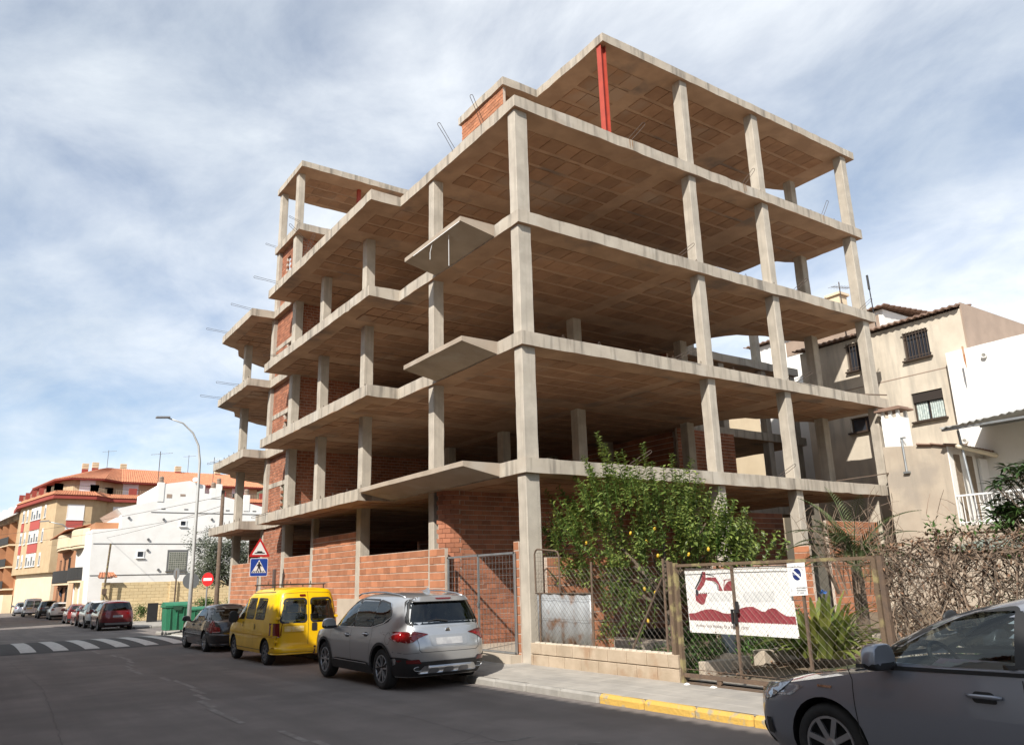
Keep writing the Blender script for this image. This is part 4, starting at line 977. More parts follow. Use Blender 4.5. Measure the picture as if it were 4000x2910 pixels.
class Car:
    def __init__(s, name, label, C, loc, paint, group=None, detail=True, scale=1.0, cat='car', flip=False):
        s.C = C; s.loc = Vector(loc); s.k = scale; s.flip = flip
        s.root = thing(name, loc, label, cat, group); s.paint = paint
        s.nl = C.get('nl', 6.5); s.ng = C.get('ng', 5.0)
    # local (x right, y forward, z up) to world
    def W(s, p):
        x, y, z = p
        if s.flip: x, y = -x, -y
        return (s.loc.x+x*s.k, s.loc.y+y*s.k, s.loc.z+z*s.k)
    def low(s, z):
        C = s.C; f = lerp_tab(C['yf'], z); r = lerp_tab(C['yr'], z); return (f+r)/2, (f-r)/2, lerp_tab(C['wl'], z)
    def gre(s, z):
        C = s.C; f = lerp_tab(C['gf'], z); r = lerp_tab(C['gr'], z); return (f+r)/2, (f-r)/2, lerp_tab(C['wg'], z)
    def hw(s, y, z, g):
        c, h, w = (s.gre if g else s.low)(z); n = s.ng if g else s.nl; t = min(abs((y-c)/h), .9999); return w*(1-t**n)**(1/n)
    def ye(s, x, z, g, end):
        c, h, w = (s.gre if g else s.low)(z); n = s.ng if g else s.nl; t = min(abs(x/w), .9999); return c+end*h*(1-t**n)**(1/n)
    def chain(s, n):
        out = []
        for i in range(9): out.append(('x', i/9*.80))
        a = (1-.80**n)**(1/n)
        out.append(('x', .80)); 
        for q in (.88, .94, .975): out.append(('x', q))
        b = (1-.975**n)**(1/n); m_ = 34
        for i in range(m_+1): out.append(('y', b-2*b*i/m_))
        for q in (.975, .94, .88, .80): out.append(('-x', q))
        for i in range(8, -1, -1): out.append(('-x', i/9*.80))
        return out
    def shell(s, g):
        C = s.C; n = s.ng if g else s.nl; ch = s.chain(n); K = 12 if g else 14; Mx = 7; secs = []
        for typ, q in ch:
            if typ == 'y': yn = q; xn = (1-abs(q)**n)**(1/n)
            else: xn = q; yn = (1-q**n)**(1/n)*(1 if typ == 'x' else -1)
            right = []
            for k in range(K+1):
                t = k/K
                if g: 
                    zb_, zt_ = C['gz0'], None
                    yN = 0; c, h, w = s.gre(C['gz1']); yy = c+yn*h; zt_ = lerp_tab(C['roof'], yy); z = zb_+(zt_-zb_)*(1-(1-t)**1.25)
                    c, h, w = s.gre(z)
                else:
                    c0, h0, w0 = s.low(.5); zt_ = lerp_tab(C['top'], c0+yn*h0); zb_ = C['zb']; z = zb_+(zt_-zb_)*t; c, h, w = s.low(z)
                right.append((xn*w, c+yn*h, z))
            crown = C['groof'] if g else lerp_tab(C['crown'], right[-1][1])
            cap = []
            x1, y1, z1 = right[-1]
            for m_ in range(1, Mx+1):
                f = math.cos(math.pi*m_/(Mx+1)) ; f = f if not g else (1 if f > 0 else -1)*abs(f)**.8
                cap.append((x1*f, y1, z1+crown*(1-abs(f)**2.4)*min(1, xn*1.6)))
            left = [(-x, y, z) for x, y, z in right[::-1]]
            bot = [] if g else [(0, right[0][1], C['zb'])]
            secs.append(right+cap+left+bot)
        return secs
    def build_body(s):
        C = s.C; mb = MB()
        secs = s.shell(False); n = len(secs[0])
        for sec in secs: mb.v += [s.W(p) for p in sec]
        for i in range(len(secs)-1):
            for j in range(n):
                mb.f.append((i*n+j, i*n+(j+1) % n, (i+1)*n+(j+1) % n, (i+1)*n+j)); mb.mi.append(0)
        body = mb.build('body', [s.paint, black], s.root, smooth=True, fix=True)
        # wheel arches
        cut = MB()
        for ya in C['axles']:
            R_ = C['arch']
            for sg_ in (-1, 1):
                p = [(R_*math.cos(a), R_*math.sin(a)) for a in [6.283185*i/28 for i in range(28)]]
                x0 = C['W']/2-.34; x1 = C['W']/2+.3
                cut.prism(p, sg_*x0, sg_*x1, 1, f=lambda a, b, c, ya=ya: s.W((c, ya+a, C['wr']+b)))
        co = cut.build('cutter', [s.paint, black], None, fix=True); co.location = s.loc*0
        me = co.data
        for v in me.vertices: pass
        md = body.modifiers.new('b', 'BOOLEAN'); md.operation = 'DIFFERENCE'; md.object = co; md.solver = 'EXACT'
        bpy.context.view_layer.update()
        dg = bpy.context.evaluated_depsgraph_get(); nm = bpy.data.meshes.new_from_object(body.evaluated_get(dg)); body.modifiers.clear()
        old = body.data
        if len(nm.polygons) > 50: body.data = nm
        bpy.data.objects.remove(co)
        bm = bmesh.new(); bm.from_mesh(body.data); kill = []
        gz = C['gz0']
        for f in bm.faces:
            cpt = f.calc_center_median(); x, y, z = cpt.x/s.k, cpt.y/s.k, cpt.z/s.k
            if s.flip: x, y = -x, -y
            c, h, w = s.gre(gz+.05)
            if f.normal.z > .8 and z > gz-.22 and -h+.10 < y-c < h-.22 and abs(x) < w-.07: kill.append(f)
        bmesh.ops.delete(bm, geom=kill, context='FACES')
        for e in bm.edges: 
            if len(e.link_faces) == 2 and e.calc_face_angle(0) > math.radians(38): e.smooth = False
        bm.to_mesh(body.data); bm.free()
        # greenhouse
        gb = MB(); secs = s.shell(True); n = len(secs[0])
        for sec in secs: gb.v += [s.W(p) for p in sec]
        holes = C['holes']
        for i in range(len(secs)-1):
            for j in range(n-1):
                q = [secs[i][j], secs[i][j+1], secs[i+1][j+1], secs[i+1][j]]; cx = sum(p[0] for p in q)/4; cy = sum(p[1] for p in q)/4; cz = sum(p[2] for p in q)/4
                K = 12; side = (j < K or j >= n-1-K)
                if side and s.inhole(cx, cy, cz): continue
                gb.f.append((i*n+j, i*n+j+1, (i+1)*n+j+1, (i+1)*n+j)); gb.mi.append(0)
        go = gb.build('roof', [C.get('roofmat', s.paint)], s.root, smooth=True, fix=True)
        s.body = body; s.go = go
    def inhole(s, x, y, z):
        for kind, P in s.C['holes']:
            P2 = P
            if kind == 'side' and pin(y, z, P2): 
                if abs(s.hw(y, z, True)-abs(x)) < .05: return True
            if kind in ('front', 'rear') and pin(x, z, P2):
                e = 1 if kind == 'front' else -1
                if abs(s.ye(x, z, True, e)-y) < .06: return True
        return False
    def drape(s, name, P, kind, g, m_, off=.004, res=.05, parent=None, sgn=-1, smooth=True, skirt=0.0):
        """drape a 2D polygon over a side ('side': y,z) or an end ('front'/'rear': x,z)"""
        a0, a1 = min(p[0] for p in P), max(p[0] for p in P); b0, b1 = min(p[1] for p in P), max(p[1] for p in P)
        na = max(1, int((a1-a0)/res)); nb = max(1, int((b1-b0)/res)); mb = MB(); idx = {}
        def vert(a, b):
            key = (round(a, 4), round(b, 4))
            if key not in idx:
                if kind == 'side': p = (sgn*(s.hw(a, b, g)+off), a, b)
                elif kind == 'top': p = (a, b, P_z(a, b)+off)
                else:
                    e = 1 if kind == 'front' else -1; p = (a, s.ye(a, b, g, e)+e*off, b)
                idx[key] = len(mb.v); mb.v.append(s.W(p))
            return idx[key]
        for i in range(na):
            A0 = a0+(a1-a0)*i/na; A1 = a0+(a1-a0)*(i+1)/na; c1_ = clip_half(clip_half(P, 0, A0, 1), 0, A1, -1)
            if len(c1_) < 3: continue
            for j in range(nb):
                B0 = b0+(b1-b0)*j/nb; B1 = b0+(b1-b0)*(j+1)/nb; c2_ = clip_half(clip_half(c1_, 1, B0, 1), 1, B1, -1)
                f = []
                for q in c2_:
                    v = vert(*q)
                    if v not in f: f.append(v)
                if len(f) > 2:
                    if kind == 'side' and sgn < 0 or kind == 'front': f = f[::-1]
                    mb.f.append(tuple(f)); mb.mi.append(0)
        if skirt:
            cnt = {}
            for f in mb.f:
                for i in range(len(f)): e = (f[i-1], f[i]); cnt[tuple(sorted(e))] = cnt.get(tuple(sorted(e)), 0)+1
            ins = {}
            C0 = Vector(s.W((0, 0, P[0][1])))
            for (a, b), n in list(cnt.items()):
                if n != 1: continue
                for v in (a, b):
                    if v not in ins:
                        p = Vector(mb.v[v]); d = Vector((-sgn if kind == 'side' else 0, 0 if kind == 'side' else (-1 if kind == 'front' else 1), 0))
                        if s.flip: d = -d
                        ins[v] = len(mb.v); mb.v.append(tuple(p+d*skirt))
                mb.f.append((a, b, ins[b], ins[a])); mb.mi.append(0)
        return mb.build(name, m_, parent or s.root, smooth=smooth)
    def ring(s, name, P, wid, kind, g, m_, off=.006, parent=None, sgn=-1, res=.06):
        """frame strip round a polygon"""
        Q = offset_poly(P, wid) ; n = len(P); mb = MB(); pp = []
        for (a, b) in P+Q:
            if kind == 'side': p = (sgn*(s.hw(a, b, g)+off), a, b)
            else:
                e = 1 if kind == 'front' else -1; p = (a, s.ye(a, b, g, e)+e*off, b)
            pp.append(s.W(p))
        mb.v = pp
        for i in range(n): mb.f.append((i, (i+1) % n, n+(i+1) % n, n+i)); mb.mi.append(0)
        return mb.build(name, m_, parent or s.root)
    def seam(s, pts, kind='side', g=False, w=.007, sgn=-1, m_=None, name='door_seam', off=.002):
        mb = MB(); L_ = []
        fine_ = []
        for i in range(len(pts)-1):
            a, b = Vector(pts[i]), Vector(pts[i+1]); k = max(1, int((b-a).length/.05))
            for j in range(k): fine_.append(a.lerp(b, j/k))
        fine_.append(Vector(pts[-1]))
        for i, p in enumerate(fine_):
            d = (fine_[min(i+1, len(fine_)-1)]-fine_[max(i-1, 0)]).normalized(); nn = Vector((-d.y, d.x))*w/2
            for q in (p+nn, p-nn):
                if kind == 'side': mb.v.append(s.W((sgn*(s.hw(q.x, q.y, g)+off), q.x, q.y)))
                else:
                    e = 1 if kind == 'front' else -1; mb.v.append(s.W((q.x, s.ye(q.x, q.y, g, e)+e*off, q.y)))
        for i in range(len(fine_)-1): mb.f.append((2*i, 2*i+1, 2*i+3, 2*i+2)); mb.mi.append(0)
        return mb.build(name, m_ or black, s.root)
    def wheels(s, spokes=5, rimr=.23, rm=None, twin=True, steel=False, vis=(-1, 1)):
        C = s.C; R_ = C['wr']; w = .105
        for ya in C['axles']:
            for sg_ in vis:
                xo = C['W']/2-.035; c = (sg_*(xo-w), ya, R_)
                ax = (sg_, 0, 0); t = MB(); cW = s.W(c); k = s.k; axw = (-sg_ if s.flip else sg_, 0, 0)
                t.lathe([(rimr*k, -w*k), ((R_-.035)*k, -w*k), ((R_-.008)*k, -w*.75*k), (R_*k, -w*.4*k), (R_*k, w*.4*k), ((R_-.008)*k, w*.75*k), ((R_-.035)*k, w*k), ((rimr+.012)*k, w*.97*k), (rimr*k, w*.80*k), (rimr*.97*k, -w*k)], cW, axw, 40)
                ty = t.build('tyre', rubber, s.root, smooth=True)
                m_ = MB(); m_.lathe([((rimr+.006)*k, w*.86*k), ((rimr-.018)*k, w*.90*k), ((rimr-.022)*k, w*.3*k), (.05*k, w*.2*k), (0, w*.2*k)], cW, axw, 40)
                m_.build('wheel_dish', interior if not steel else rustd, ty, smooth=True)
                sp_ = MB(); sp_.lathe([((rimr+.008)*k, w*.84*k), ((rimr+.002)*k, w*.93*k), ((rimr-.016)*k, w*.93*k), ((rimr-.02)*k, w*.8*k)], cW, axw, 40)
                A = Vector(axw)
                for i in range(spokes):
                    for dd in ((-.13, .13) if twin else (0,)):
                        a = 6.283*i/spokes+.3; a2 = a+dd*1.9; u0 = Vector((0, math.cos(a+dd*.5), math.sin(a+dd*.5))); u1 = Vector((0, math.cos(a2), math.sin(a2)))
                        p0 = Vector(cW)+A*w*.72*k+u0*.035*k; p1 = Vector(cW)+A*w*.86*k+u1*(rimr-.012)*k; d = (p1-p0)/2; sd_ = A.cross(d).normalized()
                        sp_.obox((p0+p1)/2, d, sd_*(.014 if twin else .022)*k, A*.012*k)
                sp_.lathe([(.052*k, w*.5*k), (.05*k, w*.84*k), (.03*k, w*.9*k), (0, w*.9*k)], cW, axw, 16)
                sp_.build('rim', rm or alloy, ty, smooth=False)
    def windows(s, gm, sides=(-1, 1), trim=None):
        C = s.C
        nm = {'front': 'windscreen', 'rear': 'rear_window', 'side': 'side_window'}
        for kind, P in C['holes']:
            for sg_ in (sides if kind == 'side' else (1,)):
                gmm = C.get('glass_'+kind, gm)
                w_ = s.drape(nm[kind], offset_poly(P, .03), kind, True, gmm, off=.003, res=.12, sgn=sg_)
                s.ring('window_seal', P, .03 if kind == 'side' else .05, kind, True, black, off=.006, sgn=sg_, parent=w_)
                if trim and kind == 'side': pass
    def cabin(s, lhd=True):
        C = s.C; z0 = C['gz0']; yc = C['cab']
        mb = MB(); mb.box(-C['W']/2+.2, C['W']/2-.2, yc[0]+.05, yc[1]-.1, .34, .36); mb.v = [s.W(v) for v in mb.v]; mb.build('floor_pan', interior, s.root)
        for y in C['seats']:
            for x in (-.36, .36):
                mb = MB(); mb.prism(rounded([(y-.1, .40), (y+.45, .42), (y+.45, .56), (y+.02, .56), (y-.22, z0+.18), (y-.36, z0+.16)], .05), x-.24, x+.24, f=lambda a, b, c: s.W((c, a, b)))
                mb.prism(rounded([(y-.25, z0+.18), (y-.19, z0+.20), (y-.24, z0+.40), (y-.33, z0+.38)], .04), x-.13, x+.13, f=lambda a, b, c: s.W((c, a, b))); mb.build('seat', interior, s.root)
        if C.get('dash'):
            y = C['dash']; mb = MB(); mb.prism(rounded([(y-.35, z0-.25), (y+.2, z0-.25), (y+.18, z0-.03), (y-.1, z0+.0), (y-.32, z0-.08)], .05), -C['W']/2+.16, C['W']/2-.16, f=lambda a, b, c: s.W((c, a, b))); mb.build('dashboard', interior, s.root)
            c = Vector((-.38, y-.42, z0+.02)); ax = Vector((0, -.85, .5)).normalized(); a = Vector((1, 0, 0)); b = ax.cross(a)
            mb = MB(); mb.tube([s.W(c+a*.185*math.cos(t)+b*.185*math.sin(t)) for t in [6.2832*i/28 for i in range(29)]], .016*s.k, 8, cap=False); mb.cyl(s.W(c), s.W(c-ax*.12), .05, 10)
            for t in (0, 2.6, 3.7): mb.tube([s.W(c), s.W(c+a*.18*math.cos(t)+b*.18*math.sin(t))], .014, 5)
            mb.build('steering_wheel', black, s.root, smooth=True)
    def mirror(s, y, z, m_, sides=(-1, 1), w=.20, h=.14):
        for sg_ in sides:
            x = s.hw(y-.1, z, False)+.11
            bm = bmesh.new(); bmesh.ops.create_icosphere(bm, subdivisions=3, radius=1)
            for v in bm.verts:
                q = Vector([math.copysign(abs(t_)**.65, t_) for t_ in v.co]); q.y = max(q.y, -.45); q = Vector((q.x*(1-.15*q.z), q.y, q.z)); v.co = Vector(s.W((sg_*x+q.x*w*.62, y+q.y*.10, z+.05+q.z*h*.62)))-WL[s.root.name]
            me = bpy.data.meshes.new('mirror'); bm.to_mesh(me); bm.free(); me.materials.append(m_); me.materials.append(black)
            for p in me.polygons: p.use_smooth = True; p.material_index = 1 if p.center.z/s.k < z+.05-h*.30 else 0
            o = bpy.data.objects.new('mirror', me); col.objects.link(o); o.parent = s.root; WL[o.name] = WL[s.root.name]
            mb = MB(); mb.tube([s.W((sg_*(x-.16), y-.02, z-.02)), s.W((sg_*(x-.04), y, z+.0))], .03, 6); mb.build('mirror_arm', black, o)
    def box(s, name, x0, x1, y0, y1, z0, z1, m_, bevel=0, parent=None):
        mb = MB(); mb.box(x0, x1, y0, y1, z0, z1); mb.v = [s.W(v) for v in mb.v]; return mb.build(name, m_, parent or s.root, bevel=bevel)
    def handle(s, y, z, m_, sgn=-1, l=.20):
        x = s.hw(y, z, False)
        s.drape('handle_recess', rounded([(y-.09, z-.035), (y+.07, z-.035), (y+.09, z), (y+.07, z+.04), (y-.06, z+.04)], .03), 'side', False, black, .002, sgn=sgn)
        mb = MB(); mb.tube([s.W((sgn*(x+.005), y+l/2, z+.01)), s.W((sgn*(x+.035), y+l*.3, z+.012)), s.W((sgn*(x+.035), y-l*.3, z+.012)), s.W((sgn*(x+.008), y-l/2, z+.008))], [.012, .016, .018, .014], 7); return mb.build('door_handle', m_, s.root, smooth=True)
def paint(name, c, metal=.55, rough=.32): return mat(name, c, None, rough=rough, metal=metal, coat=1.0)
p_silver = paint('paint_silver', (.46, .47, .48), .65, .3); p_yellow = mat('paint_yellow', (.82, .50, .0), (.72, .43, .0), 2, .38, coat=.5)
p_black = paint('paint_black', (.022, .022, .024), .3, .3); p_grey = paint('paint_grey', (.25, .265, .305), .45, .28); p_red = paint('paint_red', (.16, .012, .016), .3, .3)
p_white = paint('paint_white', (.68, .69, .68), 0, .35); p_dark = paint('paint_dark', (.05, .055, .055), .4, .35)
plate = mat('plate_white', (.40, .40, .40), (.30, .30, .31), 9, .5); plate_y = mat('plate_yellow', (.62, .42, .06), (.7, .6, .35), 12, .5)
# ---------------------------------------------------------------- silver SUV
def suv(name, label, loc, pt, scale, near=True, group=None):
    C = dict(W=1.88, zb=.24, axles=(1.36, -1.36), arch=.42, wr=.355, nl=6.0, ng=5.5,
        yf=[(.2, 2.08), (.4, 2.24), (.62, 2.28), (.85, 2.22), (1.0, 2.05), (1.2, 1.9)], yr=[(.2, -2.10), (.36, -2.22), (.55, -2.27), (.72, -2.29), (.95, -2.22), (1.12, -2.16), (1.3, -2.1)],
        wl=[(.2, .86), (.4, .915), (.65, .94), (.85, .935), (1.0, .90), (1.15, .865), (1.3, .84)], top=[(-2.3, 1.06), (-1.4, 1.07), (0, 1.03), (.9, 1.0), (1.3, .98), (1.8, .93), (2.1, .86), (2.3, .8)],
        crown=[(-2.3, .02), (.5, .02), (1.1, .06), (2.2, .05)], gz0=.98, gz1=1.60, groof=.055,
        gf=[(.98, 1.25), (1.2, .98), (1.4, .68), (1.55, .35), (1.62, .05)], gr=[(.98, -2.19), (1.15, -2.15), (1.35, -2.06), (1.5, -1.98), (1.58, -1.94), (1.63, -1.80)],
        wg=[(.98, .90), (1.15, .855), (1.35, .775), (1.52, .69), (1.6, .61), (1.66, .5)], roof=[(-2.0, 1.53), (-1.4, 1.60), (-.5, 1.625), (.1, 1.60), (.4, 1.54)],
        cab=(-1.9, 1.0), seats=(-.95, .15), dash=.95,
        holes=[('side', rounded([(.98, 1.05), (.30, 1.50), (.02, 1.53), (-.02, 1.06)], .04)), ('side', rounded([(-.10, 1.06), (-.06, 1.53), (-.85, 1.52), (-.88, 1.08)], .04)), ('side', rounded([(-.93, 1.085), (-.90, 1.515), (-1.35, 1.46), (-1.55, 1.27), (-1.5, 1.18)], .05)),
               ('rear', rounded([(-.70, 1.14), (.70, 1.14), (.60, 1.50), (-.60, 1.50)], .05)), ('front', rounded([(-.72, 1.08), (.72, 1.08), (.55, 1.52), (-.55, 1.52)], .05))])
    C['glass_rear'] = glassd
    c = Car(name, label, C, loc, pt, group, scale=scale); c.build_body(); c.windows(glasst); c.wheels(5, .235, alloy)
    if not near: 
        for sg_ in (-1, 1): c.drape('tail_light', rounded([(sg_*.42, .92), (sg_*.86, .86), (sg_*.88, 1.0), (sg_*.5, 1.0)][::1 if sg_ > 0 else -1], .03), 'rear', False, redlamp, .01)
        c.drape('bumper', rounded([(-.9, .26), (.9, .26), (.9, .50), (.6, .46), (-.6, .46), (-.9, .50)], .03), 'rear', False, black, .012)
        c.drape('skid_plate', rounded([(-.62, .34), (.62, .34), (.66, .44), (-.66, .44)], .02), 'rear', False, alloy, .02)
        c.drape('number_plate', [(-.26, .74), (.26, .74), (.26, .85), (-.26, .85)], 'rear', False, plate, .01)
        c.mirror(.95, 1.02, pt); return c
    c.cabin(); c.mirror(.92, 1.03, pt, w=.22, h=.17)
    for sg_ in (-1, 1):
        for ya in C['axles']:
            arc = [(ya+.455*math.cos(a), .355+.455*math.sin(a)) for a in [math.radians(-12+204*i/18) for i in range(19)]]+[(ya+.405*math.cos(a), .355+.405*math.sin(a)) for a in [math.radians(192-204*i/18) for i in range(19)]]
            for i in range(18):
                pass
            mbq = MB(); n = 19
            for (a, b) in arc: mbq.v.append(c.W((sg_*(c.hw(a, max(b, .2), False)+.012), a, b)))
            for i in range(n-1): mbq.f.append((i, i+1, 2*n-2-i, 2*n-1-i)); mbq.mi.append(0)
            mbq.build('arch_trim', black, c.root, smooth=True)
        c.drape('sill_cladding', rounded([(-.96, .24), (.96, .24), (.93, .36), (.75, .44), (-.75, .44), (-.93, .36)], .03), 'side', False, black, .014, sgn=sg_)
        c.drape('sill_trim', [(-.8, .405), (.8, .405), (.78, .42), (-.78, .42)], 'side', False, chrome, .022, sgn=sg_)
        for P in ([(1.02, .95), (1.0, .6), (.93, .42)], [(-.02, 1.0), (-.03, .6), (-.03, .42)], [(-.93, 1.05), (-.98, .9), (-.90, .72), (-.86, .42)], [(1.0, .42), (-.88, .42)]): c.seam(P, sgn=sg_)
        c.handle(.14, .88, pt, sg_); c.handle(-.72, .92, pt, sg_)
        c.seam([(1.0, 1.018), (-.9, 1.05), (-1.35, 1.13), (-1.58, 1.24), (-1.6, 1.3), (-1.38, 1.49)], g=True, w=.014, sgn=sg_, m_=chrome, name='window_chrome', off=.012)
        fc = [(-1.62+.085*math.cos(t), .88+.10*math.sin(t)) for t in [6.2832*i/24 for i in range(25)]]
        if sg_ < 0: c.seam(fc, sgn=sg_, w=.006, name='fuel_flap')
        lp = [(sg_*.40, .955), (sg_*.62, 1.0), (sg_*.86, 1.005), (sg_*.905, .98), (sg_*.90, .86), (sg_*.80, .815), (sg_*.70, .83), (sg_*.58, .90)]
        tl = c.drape('tail_light', rounded(lp[::sg_], .025), 'rear', False, redlamp, .014, skirt=.03)
        lp2 = [(-1.98, 1.0), (-1.86, .985), (-1.72, .93), (-1.80, .86), (-1.98, .825)]
        c.drape('tail_light', rounded(lp2, .02), 'side', False, redlamp, .012, sgn=sg_, skirt=.03)
        c.drape('lens_band', [(sg_*.43, .952), (sg_*.62, .985), (sg_*.87, .99), (sg_*.87, .975), (sg_*.62, .965), (sg_*.45, .945)][::sg_], 'rear', False, darkred, .019, parent=tl)
        c.drape('reflector', rounded([(sg_*.55, .475), (sg_*.84, .475), (sg_*.88, .53), (sg_*.60, .545)][::sg_], .02), 'rear', False, darkred, .020)
        xh = sg_*.60; yh = c.ye(xh, .385, False, -1)-.02
        m2 = MB(); el = [(.085*math.cos(t), .036*math.sin(t)) for t in [6.2832*i/20 for i in range(21)]]
        m2.tube([c.W((xh+a, yh-.004, .385+b)) for a, b in el], .006, 6, cap=False); m2.build('exhaust_trim', alloy, c.root, smooth=True)
        m3 = MB(); m3.add([c.W((xh+a*.95, yh+.004, .385+b*.95)) for a, b in el[:-1]], [tuple(range(20))]); m3.build('exhaust_pipe', interior, c.root)
        rr_ = [(.35, 1.585), (.2, 1.625), (-.3, 1.655), (-.9, 1.65), (-1.5, 1.60), (-1.72, 1.555)]
        m4 = MB(); m4.tube([c.W((sg_*.60, a, b+.02)) for a, b in rr_], .016, 7); m4.build('roof_rail', alloy, c.root, smooth=True)
        c.drape('bumper_corner', rounded([(-2.12, .26), (-1.80, .26), (-1.80, .43), (-1.90, .47), (-2.12, .56)], .02), 'side', False, black, .013, sgn=sg_)
    c.drape('bumper', rounded([(-.90, .25), (.90, .25), (.91, .58), (.80, .57), (.62, .50), (-.62, .50), (-.80, .57), (-.91, .58)], .03), 'rear', False, black, .013)
    sk = c.drape('skid_plate', rounded([(-.60, .30), (.60, .30), (.50, .43), (-.50, .43)], .04), 'rear', False, alloy, .026, skirt=.02)
    for x in (-.3, 0, .3): c.drape('skid_rib', rounded([(x-.11, .31), (x+.11, .31), (x+.08, .39), (x-.08, .39)], .03), 'rear', False, mat('skid_dark', (.3, .3, .31), None, rough=.4, metal=.6), .031, parent=sk)
    c.drape('number_plate', rounded([(-.27, .77), (.27, .77), (.27, .885), (-.27, .885)], .01), 'rear', False, plate, .010)
    c.drape('plate_recess', rounded([(-.36, .745), (.36, .745), (.40, .93), (-.40, .93)], .04), 'rear', False, mat('paint_silver_shaded', (.36, .37, .38), None, rough=.4, metal=.5), .004)  # flat patch; the recess shade is put into a darker copy of the silver
    c.seam([(-.66, 1.06), (-.60, .80), (-.60, .70), (-.55, .655), (.55, .655), (.60, .70), (.60, .80), (.66, 1.06)], 'rear', w=.008, name='tailgate_seam')
    c.drape('spoiler', rounded([(-.58, 1.50), (.58, 1.50), (.52, 1.58), (-.52, 1.58)], .03), 'rear', True, pt, .07, skirt=.10); c.drape('brake_light', rounded([(-.14, 1.535), (.14, 1.535), (.17, 1.56), (-.17, 1.56)], .01), 'rear', True, darkred, .075)
    yb = c.ye(0, 1.02, False, -1); m5 = MB()
    m5.lathe([(.055*c.k, -.004), (.058*c.k, .008), (.048*c.k, .012), (0, .012)], c.W((0, yb-.002, 1.0)), (0, -1, 0), 8); bdg = m5.build('badge', chrome, c.root)
    text_mesh('MG', .05, interior, lambda x, y: c.W((x-.042, yb-.016, .983+y)), bdg, bold=.002)
    m6 = MB(); m6.tube([c.W((.02, c.ye(.02, 1.155, True, -1)-.02, 1.155)), c.W((-.2, c.ye(-.2, 1.19, True, -1)-.02, 1.185)), c.W((-.38, c.ye(-.38, 1.2, True, -1)-.02, 1.165))], [.018, .012, .008], 6); m6.build('wiper', black, c.root)
    m7 = MB(); m7.prism([(-1.5, 1.645), (-1.28, 1.655), (-1.42, 1.72), (-1.46, 1.735)], -.03, .03, f=lambda a, b, cc: c.W((cc*(1-.6*max(0, (b-1.65)/.09)), a, b))); m7.build('antenna_fin', pt, c.root)
    c.seam([(-.60, .655), (-.80, .64), (-.90, .66)], 'rear', w=.006, name='tailgate_seam')
    return c
suv('parked_suv', 'silver SUV with red wraparound tail lights parked behind the yellow van', (-2.33, 1.83, zroad(1.8)-.0), p_silver, 1.065)
